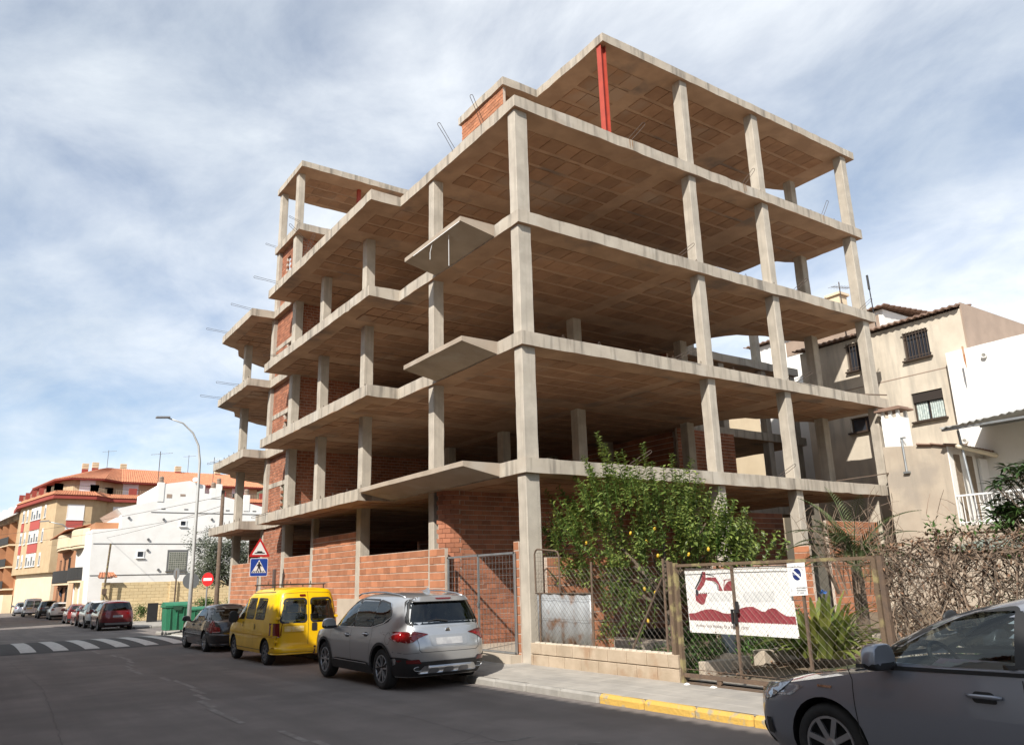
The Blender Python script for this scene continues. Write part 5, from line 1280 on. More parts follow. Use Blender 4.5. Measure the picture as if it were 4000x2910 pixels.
# ---------------------------------------------------------------- yellow van
def van(name, label, loc, pt, scale, group=None, near=True):
    C = dict(W=1.82, zb=.28, axles=(1.42, -1.42), arch=.37, wr=.315, nl=7.5, ng=8.0,
        yf=[(.2, 2.15), (.4, 2.26), (.65, 2.28), (.85, 2.2), (1.05, 1.95), (1.2, 1.7)], yr=[(.2, -2.16), (.3, -2.20), (.42, -2.21), (.5, -2.14), (.9, -2.13), (1.2, -2.11)],
        wl=[(.2, .86), (.4, .905), (.8, .91), (1.05, .895), (1.2, .875)], top=[(-2.2, 1.10), (.9, 1.08), (1.2, 1.06), (1.7, .98), (2.1, .86), (2.3, .78)], crown=[(-2.2, .01), (1, .02), (1.5, .07), (2.2, .05)],
        gz0=1.04, gz1=1.86, groof=.05, gf=[(1.04, 1.55), (1.3, 1.22), (1.6, .82), (1.75, .55), (1.86, .25)], gr=[(1.04, -2.125), (1.4, -2.08), (1.7, -2.00), (1.82, -1.95), (1.9, -1.85)],
        wg=[(1.04, .893), (1.25, .86), (1.55, .80), (1.75, .745), (1.84, .68), (1.9, .6)], roof=[(-2.1, 1.83), (-1.2, 1.87), (0, 1.86), (.6, 1.80)],
        cab=(-1.9, 1.3), seats=(-.9, .35), dash=1.1,
        holes=[('side', rounded([(1.25, 1.12), (.80, 1.55), (.52, 1.62), (.50, 1.12)], .05)), ('side', rounded([(.30, 1.14), (.34, 1.62), (-.32, 1.63), (-.34, 1.14)], .05)), ('side', rounded([(-.52, 1.14), (-.50, 1.63), (-1.22, 1.62), (-1.26, 1.14)], .05)),
               ('rear', rounded([(-.70, 1.08), (-.08, 1.08), (-.08, 1.60), (-.58, 1.60)], .06)), ('rear', rounded([(.70, 1.08), (.10, 1.08), (.10, 1.60), (.58, 1.60)][::-1], .06)), ('front', rounded([(-.72, 1.12), (.72, 1.12), (.62, 1.7), (-.62, 1.7)], .05))])
    c = Car(name, label, C, loc, pt, group, scale=scale, cat='van'); c.build_body(); c.windows(mat('glass_van', (.55, .6, .58), glass=.03)); c.wheels(6, .19, mat('hubcap', (.2, .2, .21), None, rough=.5, metal=.5), twin=False)
    c.mirror(1.18, 1.1, black, w=.2, h=.26)
    for sg_ in (-1, 1):
        c.drape('tail_light', rounded([(sg_*.72, .70), (sg_*.885, .70), (sg_*.875, 1.05), (sg_*.735, 1.05)][::sg_], .02), 'rear', False, darkred, .012, skirt=.03)
        c.drape('tail_light', rounded([(-2.0, .70), (-2.1, .70), (-2.1, 1.05), (-2.0, 1.05)][::-1], .02), 'side', False, darkred, .01, sgn=sg_)
    c.drape('number_plate', rounded([(-.62, .83), (-.12, .83), (-.12, .96), (-.62, .96)], .03), 'rear', False, plate_y, .012)
    c.drape('bumper', rounded([(-.875, .29), (.875, .29), (.875, .46), (-.875, .46)], .03), 'rear', False, pt if near else black, .035, skirt=.05)
    c.seam([(.0, .48), (.0, 1.03)], 'rear', w=.010); c.seam([(.0, 1.05), (.0, 1.80)], 'rear', True, w=.010)
    if not near: return c
    c.cabin()
    for sg_ in (-1, 1):
        for P in ([(1.3, 1.05), (1.22, .6), (1.02, .42)], [(.42, 1.06), (.43, .45)], [(-.44, 1.06), (-.44, .45)]): c.seam(P, sgn=sg_)
        c.seam([(1.75, .74), (-2.1, .72)], sgn=sg_, w=.03, m_=mat('paint_yellow_rub', (.62, .37, .0), None, rough=.5), name='rub_strip', off=.012); c.seam([(1.05, .37), (-1.05, .37)], sgn=sg_, w=.012)
        c.drape('door_handle', rounded([(.48, .90), (.53, .90), (.53, 1.04), (.48, 1.04)], .02), 'side', False, black, .012, sgn=sg_); c.drape('door_handle', rounded([(-.60, .86), (-.55, .86), (-.55, 1.0), (-.60, 1.0)], .02), 'side', False, black, .012, sgn=sg_)
        for z in (.60, 1.16, ): 
            g = z > 1.05; x = sg_*.79 if not g else sg_*.76; y = c.ye(x, z, g, -1); c.box('hinge', x-.06, x+.06, y-.035, y+.02, z-.035, z+.03, pt, .01)
        c.seam([(sg_*.80, .48), (sg_*.76, 1.03)], 'rear', w=.008); c.seam([(sg_*.765, 1.05), (sg_*.70, 1.55), (sg_*.60, 1.76), (0, 1.79)], 'rear', True, w=.009)
    c.drape('plate_recess', rounded([(-.68, .79), (-.06, .79), (-.06, 1.0), (-.68, 1.0)], .05), 'rear', False, mat('paint_yellow_shaded', (.58, .35, .0), None, rough=.5), .004)  # no real depth here, darkened body yellow paints the shade of the recess
    c.drape('door_handle', rounded([(.09, .83), (.23, .83), (.23, 1.02), (.09, 1.02)], .02), 'rear', False, black, .012)
    c.drape('brake_light', rounded([(-.22, 1.68), (-.06, 1.68), (-.06, 1.735), (-.22, 1.735)], .02), 'rear', True, darkred, .012)
    c.seam([(-.88, .33), (.88, .33)], 'rear', w=.008, off=.04)
    tb = MB(); tb.tube([c.W((.12, -2.16, .30)), c.W((.12, -2.30, .30)), c.W((.12, -2.32, .40))], .018, 7); tb.lathe([(0, -.03), (.026, -.02), (.03, 0), (.026, .02), (0, .03)], c.W((.12, -2.32, .45)), (0, 0, 1), 10); tb.build('tow_ball', rustd, c.root)
    rk = MB(); 
    for y in (-1.35, .25):
        rk.tube([c.W((-.72, y, 1.985)), c.W((.72, y, 1.985))], .016, 6)
        for x in (-.66, .66): rk.tube([c.W((x*1.02, y, 1.83)), c.W((x, y, 1.985))], .014, 6)
        for x in (-.35, .3): rk.tube([c.W((x, y, 1.98)), c.W((x, y, 2.07))], .012, 5)
    rk.build('roof_rack', black, c.root)
    c.seam([(-1.6, 1.80), (.5, 1.78)], g=True, w=.02, name='gutter')
    return c
van('yellow_van', 'yellow panel van with roof rack and twin rear doors', (-2.36, 9.1, zroad(9.1)), p_yellow, 1.035)
# ---------------------------------------------------------------- sedan
def sedan(name, label, loc, pt, scale, group=None):
    C = dict(W=1.80, zb=.20, axles=(1.36, -1.36), arch=.36, wr=.32, nl=5.5, ng=4.0,
        yf=[(.2, 2.2), (.4, 2.28), (.6, 2.26), (.75, 2.1), (1, 1.9)], yr=[(.2, -2.16), (.4, -2.27), (.6, -2.28), (.85, -2.22), (1.0, -2.12)], wl=[(.2, .83), (.4, .885), (.65, .90), (.85, .875), (1.0, .83)],
        top=[(-2.3, .90), (-1.8, .955), (-1.2, .96), (0, .92), (.9, .90), (1.4, .86), (2.0, .74), (2.3, .64)], crown=[(-2.3, .03), (-1.4, .03), (.6, .02), (1.3, .06), (2.2, .05)], gz0=.86, gz1=1.36, groof=.045,
        gf=[(.86, 1.15), (1.05, .80), (1.25, .42), (1.38, .05)], gr=[(.86, -1.86), (1.0, -1.62), (1.2, -1.22), (1.33, -.85), (1.4, -.6)], wg=[(.86, .85), (1.0, .80), (1.2, .70), (1.33, .60), (1.4, .5)], roof=[(-1.2, 1.33), (-.6, 1.39), (0, 1.385), (.4, 1.34)],
        cab=(-1.5, .9), seats=(-.85, .2), dash=.85,
        holes=[('side', rounded([(.85, .95), (.32, 1.26), (.0, 1.32), (-.06, .96)], .04)), ('side', rounded([(-.12, .96), (-.06, 1.32), (-.62, 1.29), (-1.0, 1.10), (-1.05, .98)], .04)), ('rear', rounded([(-.70, .97), (.70, .97), (.54, 1.29), (-.54, 1.29)], .05)), ('front', rounded([(-.70, .96), (.70, .96), (.52, 1.3), (-.52, 1.3)], .05))])
    c = Car(name, label, C, loc, pt, group, scale=scale); c.build_body(); c.windows(glasst); c.cabin(); c.wheels(5, .225, alloy); c.mirror(.82, .93, pt)
    for sg_ in (-1, 1):
        tl = c.drape('tail_light', rounded([(sg_*.60, .62), (sg_*.88, .60), (sg_*.86, .95), (sg_*.74, .97), (sg_*.72, .78), (sg_*.60, .76)][::sg_], .02), 'rear', False, redlamp, .012, skirt=.03)
        c.drape('tail_light', rounded([(-1.98, .58), (-1.70, .66), (-1.78, .80), (-1.86, .95), (-1.98, .95)], .02), 'side', False, redlamp, .012, sgn=sg_, skirt=.02)
        for P in ([(.98, .86), (.92, .6), (.88, .3)], [(-.06, .92), (-.08, .3)], [(-.98, .92), (-.9, .6), (-.82, .3)]): c.seam(P, sgn=sg_)
        c.handle(.08, .80, pt, sg_); c.handle(-.82, .82, pt, sg_)
        c.seam([(1.0, .50), (-1.0, .50)], sgn=sg_, w=.03, name='rub_strip', off=.006)
    c.drape('bumper', rounded([(-.88, .24), (.88, .24), (.88, .56), (-.88, .56)], .03), 'rear', False, pt, .02, skirt=.03); c.drape('chrome_strip', [(-.86, .56), (.86, .56), (.86, .575), (-.86, .575)], 'rear', False, chrome, .024)
    c.drape('number_plate', [(-.26, .70), (.26, .70), (.26, .81), (-.26, .81)], 'rear', False, plate, .012); c.seam([(-.62, .95), (-.60, .60), (.60, .60), (.62, .95)], 'rear', w=.007)
    return c
sedan('dark_sedan', 'black four door sedan parked in front of the yellow van', (-2.25, 16.0, zroad(16)), p_black, 1.06)
# ---------------------------------------------------------------- hatchback (large grey one and small far ones)
def hatch(name, label, loc, pt, scale, group=None, near=False, flip=False):
    C = dict(W=1.80, zb=.19, axles=(1.31, -1.31), arch=.365, wr=.318, nl=5.5, ng=4.6,
        yf=[(.15, 2.02), (.3, 2.16), (.45, 2.19), (.6, 2.18), (.72, 2.08), (.85, 1.9), (1.0, 1.6)], yr=[(.2, -2.0), (.4, -2.10), (.6, -2.10), (.85, -2.04), (1.0, -1.98)], wl=[(.2, .84), (.35, .885), (.6, .90), (.8, .885), (.95, .85)],
        top=[(-2.1, 1.02), (-1.0, 1.01), (0, .985), (.75, .96), (1.1, .92), (1.5, .83), (1.9, .74), (2.1, .68), (2.2, .62)], crown=[(-2.1, .02), (.5, .02), (1.1, .07), (2.0, .06), (2.2, .03)], gz0=.93, gz1=1.40, groof=.05,
        gf=[(.88, 1.28), (1.0, 1.07), (1.15, .80), (1.3, .47), (1.38, .20), (1.46, -.15)], gr=[(.88, -2.02), (1.1, -1.90), (1.3, -1.72), (1.38, -1.62), (1.44, -1.4)], wg=[(.88, .855), (1.05, .80), (1.22, .715), (1.36, .625), (1.46, .5)], roof=[(-1.8, 1.38), (-1.0, 1.45), (-.3, 1.465), (.2, 1.44), (.5, 1.38)],
        cab=(-1.6, .95), seats=(-.9, .12), dash=.92,
        holes=[('side', rounded([(.90, 1.005), (.52, 1.20), (.12, 1.355), (-.17, 1.375), (-.20, 1.02)], .03)), ('side', rounded([(-.36, 1.02), (-.33, 1.36), (-.85, 1.33), (-1.22, 1.2), (-1.3, 1.04)], .04)), ('rear', rounded([(-.66, 1.05), (.66, 1.05), (.54, 1.34), (-.54, 1.34)], .05)), ('front', rounded([(-.63, 1.0), (.63, 1.0), (.46, 1.36), (-.46, 1.36)], .05))])
    c = Car(name, label, C, loc, pt, group, scale=scale, flip=flip); c.build_body(); c.windows(glassc if near else glasst); c.wheels(8 if near else 5, .215, alloy, twin=False); c.mirror(.72, .985, pt, w=.24, h=.16)
    for sg_ in (-1, 1):
        c.drape('tail_light', rounded([(sg_*.55, .84), (sg_*.88, .80), (sg_*.86, .95), (sg_*.6, .94)][::sg_], .03), 'rear', False, redlamp, .012)
        hl = [(sg_*.52, .60), (sg_*.86, .66), (sg_*.86, .76), (sg_*.70, .735), (sg_*.55, .68)]
        c.drape('headlight', rounded(hl[::sg_], .02), 'front', False, clearlamp, .010)
        h2 = c.drape('headlight', rounded([(1.98, .70), (1.62, .80), (1.66, .765), (1.86, .63), (1.98, .59)][::-1], .02), 'side', False, clearlamp, .008, sgn=sg_, skirt=.02)
    c.drape('bumper', rounded([(-.86, .22), (.86, .22), (.86, .42), (-.86, .42)], .03), 'rear', False, black, .012); c.drape('number_plate', [(-.26, .52), (.26, .52), (.26, .63), (-.26, .63)], 'rear', False, plate, .012)
    if near:
        c.cabin()
        c.drape('grille', rounded([(-.6, .45), (.6, .45), (.5, .62), (-.5, .62)], .03), 'front', False, black, .01); c.drape('intake', rounded([(-.7, .22), (.7, .22), (.65, .38), (-.65, .38)], .03), 'front', False, black, .012)
        for sg_ in (-1, 1):
            c.drape('fog_lamp', rounded([(1.99, .32), (1.90, .32), (1.92, .45), (1.99, .45)], .01), 'side', False, black, .008, sgn=sg_)
            c.seam([(1.08, .93), (1.03, .84), (1.02, .66), (1.0, .45), (.93, .30), (.90, .24)], sgn=sg_, w=.008); c.seam([(-.235, .93), (-.25, .80), (-.24, .5), (-.22, .24)], sgn=sg_, w=.008); c.seam([(1.95, .62), (1.75, .72), (1.70, .70)], sgn=sg_, w=.005)
            c.seam([(2.0, .735), (1.6, .83), (1.15, .895), (1.05, .91)], sgn=sg_, w=.007, name='bonnet_seam', off=.003); c.handle(.02, .80, pt, sg_, .24)
            c.drape('sill_band', [(1.0, .93), (-1.3, .965), (-1.3, .99), (1.0, .96)], 'side', False, black, .006, sgn=sg_)
            c.drape('pillar_trim', rounded([(-.19, 1.0), (-.36, 1.005), (-.33, 1.365), (-.165, 1.365)], .01), 'side', True, black, .008, sgn=sg_)
            c.drape('badge', [(1.22, .76), (1.36, .76), (1.36, .777), (1.22, .777)], 'side', False, chrome, .006, sgn=sg_)
            x = c.hw(1.3, .768, False)+.009
            if sg_ < 0: text_mesh('STYLE', .016, black, lambda a, b: c.W((-x, 1.345-a, .7625+b)), c.root)
        m_ = MB(); m_.lathe([(0, -.02), (.06, -.015), (.07, 0), (.06, .015), (0, .02)], c.W((0, .62, 1.28)), (0, 1, .1), 12); m_.v = [(c.W((0, 0, 0))[0]+(v[0]-c.W((0, 0, 0))[0])*2.0, v[1], v[2]) for v in m_.v]; m_.build('rear_view_mirror', black, c.root, smooth=True)
    return c
hatch('grey_hatchback', 'dark grey hatchback parked across from the rusty gate', (-2.5, -10.87, zroad(-9)), p_grey, 1.11, near=True)
# ---------------------------------------------------------------- far cars
G = 'cars parked further along the street'
suv('parked_suv', 'dark red SUV with silver skid plate parked past the green bins', (-2.32, 41.0, zroad(40)), p_red, 1.03, near=False, group=G)
suv('parked_suv', 'silver white SUV parked just ahead of the dark red SUV', (-2.30, 47.4, zroad(47)), p_white, 1.05, near=False, group=G)
hatch('parked_hatchback', 'bright red small hatchback parked ahead of the silver white SUV', (-2.25, 53.4, zroad(53)), p_red, 1.0, group=G)
hatch('parked_hatchback', 'small dark red hatchback parked furthest up the red row', (-2.3, 58.9, zroad(58)), paint('paint_red2', (.2, .03, .03), .2, .3), 1.0, group=G)
hatch('parked_hatchback', 'white hatchback parked below the tan apartment block', (-2.45, 71.5, zroad(71)), p_white, 1.03, group=G)
suv('parked_suv', 'dark estate car parked in front of the white hatchback', (-2.9, 78.3, zroad(78)), p_dark, 1.0, near=False, group=G)
van('delivery_van', 'white delivery van parked by the cream plinth of the apartment block', (-3.75, 86.0, zroad(86)), p_white, .98, group=G, near=False)
hatch('parked_hatchback', 'dim grey car half hidden behind the white delivery van', (-4.3, 91.5, zroad(91)), p_grey, 1.0, group=G)
# ================================================================== building helpers
def panel_wall(mb, axis, c0, c1, a0, a1, z0, z1, holes=(), mi=0):
    """wall slab between c0..c1 along one axis with rectangular openings (a0,a1,z0,z1)"""
    As = sorted(set([a0, a1]+[h for H in holes for h in H[:2]])); Zs = sorted(set([z0, z1]+[h for H in holes for h in H[2:]]))
    for i in range(len(As)-1):
        run = None
        for j in range(len(Zs)-1):
            am = (As[i]+As[i+1])/2; zm = (Zs[j]+Zs[j+1])/2
            if any(h[0] < am < h[1] and h[2] < zm < h[3] for h in holes): continue
            if axis == 'y': mb.box(c0, c1, As[i], As[i+1], Zs[j], Zs[j+1], mi)
            else: mb.box(As[i], As[i+1], c0, c1, Zs[j], Zs[j+1], mi)
    return mb
def window(parent, P, r, w, h, fm, gm=None, fr_=.06, d=.06, bars=1, blind=0.0, sill=True, out=None, rec=0.0, name='window'):
    """framed window centred at P, r = unit vector to its right seen from outside, out = outward normal"""
    P = Vector(P); r = Vector(r).normalized(); u = Vector((0, 0, 1)); n = Vector(out) if out else r.cross(u); n.normalize(); P = P-n*rec
    mb = MB()
    for s in (-1, 1):
        mb.obox(P+r*s*(w/2-fr_/2)+n*d*.5, r*fr_/2, n*d/2, u*h/2); mb.obox(P+u*s*(h/2-fr_/2)+n*d*.5, r*(w/2-fr_), n*d*.48, u*fr_/2)
    for i in range(bars): mb.obox(P+r*(w*((i+1)/(bars+1)-.5))+n*d*.4, r*fr_*.4, n*d*.4, u*(h/2-fr_))
    o = mb.build(name, fm, parent)
    MB().obox(P+n*.008, r*(w/2-.01), n*.006, u*(h/2-.01)).build('pane', gm or winglass, o)
    if blind: MB().obox(P+u*(h/2-fr_-blind*h/2)+n*.03, r*(w/2-fr_), n*.012, u*(blind*h/2)).build('blind', whitepaint, o)
    if sill: MB().obox(P-u*(h/2+.03)+n*(d*.5+.05+rec*.5), r*(w/2+.07), n*(.06+rec*.5), u*.028).build('sill', fm, o)
    return o
def tiled_roof(pts, parent, m_, pitch=.22, amp=.045, name='roof', rowl=.42):
    """corrugated tile slope over a quad: p0,p1 along the eaves, p3,p2 along the top"""
    p0, p1, p2, p3 = [Vector(p) for p in pts]; nn = (p1-p0).cross(p3-p0).normalized()
    if nn.z < 0: nn = -nn
    L_ = max((p1-p0).length, (p2-p3).length); n = max(2, int(L_/pitch)); k = max(1, int((p3-p0).length/rowl)); mb = MB(); q = 4
    for j in range(k+1):
        for e in ((0, 1) if 0 < j < k else ((0,) if j == 0 else (1,))):
            t = j/k
            for i in range(n*q+1):
                s = i/(n*q); p = (p0.lerp(p1, s)).lerp(p3.lerp(p2, s), t); ph = 2*math.pi*i/q; mb.v.append(tuple(p+nn*(amp*(math.cos(ph)*.5+.5)+(.03 if e == 0 else 0))))
    w = n*q+1; rows = len(mb.v)//w
    for j in range(rows-1):
        for i in range(n*q): mb.f.append((j*w+i, j*w+i+1, (j+1)*w+i+1, (j+1)*w+i)); mb.mi.append(0)
    o = mb.build(name, m_, parent, smooth=False); md = o.modifiers.new('s', 'SOLIDIFY'); md.thickness = .05; md.offset = -1; return o
# ================================================================== right: neighbour house, white building, annex
XH = 17.2
nh = thing('neighbour_house', (XH, 1, 0), 'beige rendered house with barred windows beside the concrete frame', 'house')
rects = {}
for k, (u0, u1, v0, v1) in {'w1': (3307, 3369, 1339, 1449), 'w2': (3528, 3630, 1290, 1402), 'w3': (3565, 3690, 1525, 1640), 'w4': (3322, 3404, 1628, 1686)}.items():
    a = onx(u0, (v0+v1)/2, XH); b = onx(u1, (v0+v1)/2, XH); m1 = onx((u0+u1)/2, v0, XH); m2 = onx((u0+u1)/2, v1, XH); rects[k] = (min(a.y, b.y), max(a.y, b.y), m2.z, m1.z)
r1 = rects['w1']; rects['w1'] = (r1[0]-.35, r1[1], r1[2], r1[3]); r4 = rects['w4']; rects['w4'] = (r4[0]-.3, r4[1], r4[2], r4[3])
cq = onx(3745, 1195, XH); y0h, zhh = cq.y, cq.z-.1
mb = panel_wall(MB(), 'y', XH, XH+.28, y0h, 4.4, -1, zhh, [rects[k] for k in rects]); mb.build('wall', beige, nh)
MB().box(XH+.02, 27, y0h-.05, y0h-.002, -1, zhh+.22).build('gable_wall', brownr, nh); MB().box(XH+.9, 27, y0h, 4.4, zhh-.2, zhh+.1).build('roof_deck', brownr, nh)
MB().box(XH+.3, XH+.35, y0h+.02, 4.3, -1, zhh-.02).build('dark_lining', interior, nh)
tiled_roof([(XH-.22, y0h-.05, zhh), (XH-.22, 4.6, zhh), (XH+.9, 4.6, zhh+.22), (XH+.9, y0h-.05, zhh+.22)], nh, tiled, .24, .07)
MB().box(XH-.01, XH, y0h, 4.4, 8.25, 8.28).build('render_joint', brownr, nh)
for k in ('w1', 'w2', 'w3', 'w4'):
    a, b, z0, z1 = rects[k]; w_ = window(nh, (XH, (a+b)/2, (z0+z1)/2), (0, -1, 0), b-a, z1-z0, mat('brown_frame', (.05, .033, .024), None, rough=.5), bars=1, out=(-1, 0, 0), rec=.16, blind=.0, d=.05)
    if k in ('w1', 'w2'):
        n = 8
        for i in range(n): y = a+(b-a)*(i+.5)/n; MB().cyl((XH-.03, y, z0-.02), (XH-.03, y, z1+.02), .011, 6).build('bar', rebar, w_)
        for z in (z0+.1, z1-.1): MB().box(XH-.045, XH-.02, a-.04, b+.04, z-.012, z+.012).build('bar', rebar, w_)
    if k == 'w3':
        MB().box(XH+.04, XH+.09, a+.02, b-.02, z1-.34, z1-.01).build('shutter_box', mat('shutter_brown', (.03, .022, .018), None), w_)
        for s in range(2):
            mb = MB(); y0 = a+.08+s*(b-a)*.5; n = 24
            for i in range(n+1): y = y0+(b-a-.2)*.5*i/n; mb.v += [(XH+.125+.012*math.sin(i*1.5), y, z0+.06), (XH+.125+.012*math.sin(i*1.5), y, z1-.36)]
            for i in range(n): mb.f.append((2*i, 2*i+2, 2*i+3, 2*i+1)); mb.mi.append(0)
            mb.build('curtain', mat('lace', (.5, .55, .52), (.3, .36, .35), 9, .9), w_)
wb = thing('white_building', (16.8, -5, 0), 'bare white rendered building with a rust streak beside the beige house', 'building')
wl_ = onx(3692, 1380, 16.8); wt = wl_.z
mb = MB(); n = 30; poly = [(-14, -1)]+[(wl_.y, -1)]+[(wl_.y-11.85*i/n, wt+.0+.02*wob((i*.7, 3, 0), 1)+.035*i*.0) for i in range(n+1)]
mb.prism(poly, 16.8, 23, f=lambda a, b, c: (c, a, b)); mb.build('wall', white, wb)
p = onx(3795, 1365, 16.8); MB().add([(16.19, p.y-.035, p.z+.02), (16.19, p.y+.035, p.z+.02), (16.19, p.y+.03, p.z-.45), (16.19, p.y-.02, p.z-.8), (16.19, p.y-.04, p.z-.4)], [(0, 1, 2, 3, 4)]).build('rust_stain', mat('rust_stain', (.33, .13, .05), (.5, .36, .25), 6, .95), wb)
for (u, v) in ((3848, 1388), (3774, 1722)):
    p = onx(u, v, 16.8); MB().lathe([(.09, .0), (.09, .12), (.07, .12), (.07, .01), (0, .01)], (p.x, p.y, p.z), (-1, 0, -.1), 14).build('vent_pipe', white, wb)
an = thing('annex', (14.6, -1, 0), 'low beige annex with tiled shed roof, white front and terrace railing', 'house')
MB().prism([(-2.07, -1), (-.02, -1), (-.02, 5.47), (-2.07, 5.24)], 14.6, 17.15, f=lambda a, b, c: (c, a, b)).build('wall', beige2, an)
MB().box(14.603, 19, -2.10, -2.072, 2.75, 5.2).build('front_face', white, an)
tiled_roof([(14.5, -2.45, 5.12), (19.2, -2.45, 5.02), (19.2, -1.2, 5.3), (14.5, -1.2, 5.36)], an, tiled, .2, .05)
mb = MB(); gp = [(14.4+.25*i, -2.5, 5.10-.012*i) for i in range(20)]; mb.tube(gp, .075, 8); mb.build('gutter', mat('cream_plastic', (.62, .55, .42), None, rough=.5), an, smooth=True)
for x in (15.05, 15.85):
    MB().box(x-.18, x+.18, -2.115, -2.10, 2.8, 4.95).build('door_shutter', mat('shutter_tan', (.25, .195, .14), (.2, .155, .11), 5, .8), an)
MB().box(16.3, 19, -2.2, -2.12, 2.8, 4.9).build('sheet_panel', whitepaint, an)
MB().box(14.55, 19.5, -6.5, -2.07, 2.55, 2.75).build('terrace_slab', beige2, an)
MB().box(14.62, 14.8, -6.5, -2.1, -1, 2.56).build('terrace_wall', beige2, an)
rl = MB(); rl.box(14.6, 14.64, -6.5, -2.12, 3.62, 3.67).box(14.6, 14.64, -6.5, -2.12, 2.83, 2.86); rl.build('hand_rail', whitepaint, an)
for i in range(36): y = -2.16-i*.12; MB().box(14.61, 14.63, y-.009, y+.009, 2.75, 3.63).build('baluster', whitepaint, an)
ch = thing('white_chimney', (14.9, -.45, 5.4), 'whitewashed chimney with slab cap on small legs on the annex roof', 'chimney')
a = onx(3462, 1745, 14.7); b = onx(3536, 1745, 14.7); t = onx(3490, 1632, 14.7)
y0, y1 = b.y, a.y; zt = t.z
mb = MB(); mb.box(14.62, 15.2, y0, y1, 5.2, zt); mb.build('stack', white, ch)
for x in (14.68, 15.14):
    for y in (y0+.06, (y0+y1)/2, y1-.06): MB().box(x-.05, x+.05, y-.045, y+.045, zt, zt+.24).build('leg', white, ch)
MB().prism([(14.5, y0-.14), (15.32, y0-.14), (15.32, y1+.14), (14.5, y1+.14)], zt+.24, zt+.30).build('cap', tiled, ch); MB().box(14.6, 15.22, y0-.04, y1+.04, zt+.30, zt+.36).build('cap', tiled, ch)
cr2_ = thing('corrugated_canopy', (14.8, -4, 5.6), 'grey corrugated sheet canopy on a thin post over the terrace', 'canopy')
mb = MB(); n = 60
for i in range(n+1):
    y = -2.3-.10*i
    for x, z in ((13.9, 5.62), (17.5, 6.1)): mb.v.append((x, y, z+.012*i*.55+.03*math.cos(i*math.pi*.9)))
for i in range(n): mb.f.append((2*i, 2*i+1, 2*i+3, 2*i+2)); mb.mi.append(0)
o = mb.build('sheet', mat('grey_sheet', (.34, .34, .33), (.27, .27, .26), 3, .7), cr2_); md = o.modifiers.new('s', 'SOLIDIFY'); md.thickness = .02
MB().cyl((14.75, -2.6, 2.75), (14.7, -2.45, 5.62), .04, 10).build('post', galv, cr2_); MB().box(14.0, 14.08, -8.2, -2.3, 5.56, 5.62).build('beam', galv, cr2_); MB().box(16.5, 16.58, -8.2, -2.3, 5.9, 5.96).build('beam', galv, cr2_)
pb = thing('wall_bracket', (14.55, -.8, 4.4), 'grey steel bracket tube fixed to the beige annex wall', 'bracket')
a = onx(3521, 1712, 14.55); b = onx(3543, 1845, 14.55); MB().cyl(tuple(a), tuple(b), .035, 8).build('tube', galv, pb); MB().box(14.5, 14.6, b.y-.10, b.y+.10, b.z-.03, b.z+.03).build('foot', galv, pb); MB().box(14.5, 14.56, a.y-.14, a.y+.02, a.z-.02, a.z+.02).build('arm', galv, pb)
sh = thing('sheet_shed', (9, -7.2, 0), 'low shed roof of green corrugated sheet under the terrace', 'shed')
mb = MB(); n = 50
for i in range(n+1):
    y = -3.4-.12*i
    for x, z in ((10.2, 1.95), (14.0, 2.35)): mb.v.append((x, y, z+.02*math.cos(i*math.pi*.9)))
for i in range(n): mb.f.append((2*i, 2*i+1, 2*i+3, 2*i+2)); mb.mi.append(0)
mb.build('sheet', mat('green_sheet', (.16, .20, .17), (.22, .24, .2), 3, .7), sh); MB().box(10.4, 10.6, -9.4, -3.5, -.2, 1.94).build('wall', beige2, sh); MB().box(10.3, 10.4, -9.4, -3.4, 1.80, 1.9).build('plank', woodm, sh)
# houses further behind
def simple_house(name, label, x0, x1, y0, y1, z0, z1, m_, cat='house', roof=None, flat=True):
    t = thing(name, (x0, y0, z0), label, cat); MB().box(x0, x1, y0, y1, z0, z1).build('wall', m_, t)
    if roof: tiled_roof([(x0-.3, y0-.3, z1), (x0-.3, y1+.3, z1), ((x0+x1)/2, y1+.3, z1+.35), ((x0+x1)/2, y0-.3, z1+.35)], t, roof, .3, .06); tiled_roof([(x1+.3, y1+.3, z1), (x1+.3, y0-.3, z1), ((x0+x1)/2, y0-.3, z1+.35), ((x0+x1)/2, y1+.3, z1+.35)], t, roof, .3, .06)
    return t
q = ony(3590, 1230, 4.0)
h2 = simple_house('far_house', 'pale far house with red tile roof edge behind the beige house', 21.5, 29, 3.0, 10, 5, 12.5, white, roof=tiled)
MB().box(21.47, 21.5, 3.2, 8, 11.6, 12.3).build('brown_band', brownr, h2); chm = MB().box(22.0, 22.6, 5.2, 5.8, 12.5, 14.0).box(21.9, 22.7, 5.1, 5.9, 14.0, 14.12); chm.build('chimney', cream, h2)
h3 = simple_house('tan_apartment_block', 'tan rendered apartment block glimpsed through the open concrete floors', 13.2, 30, 17, 30, -1, 9.3, mat('tan_render', (.50, .33, .20), (.44, .29, .175), 1, .9), 'building')
for i in range(4):
    for z in (3.2, 6.4): window(h3, (15+i*3, 17, z), (1, 0, 0), 1.1, 1.3, whitepaint, out=(0, -1, 0), sill=True)
h3b = simple_house('tan_apartment_block', 'taller pale block rising behind the tan apartment block', 21, 32, 14, 24, -1, 11.5, cream, 'building')
for i in range(3):
    for z in (4.2, 7.4, 9.8): window(h3b, (21, 15+i*2.6, z), (0, -1, 0), 1.0, 1.3, whitepaint, out=(-1, 0, 0))
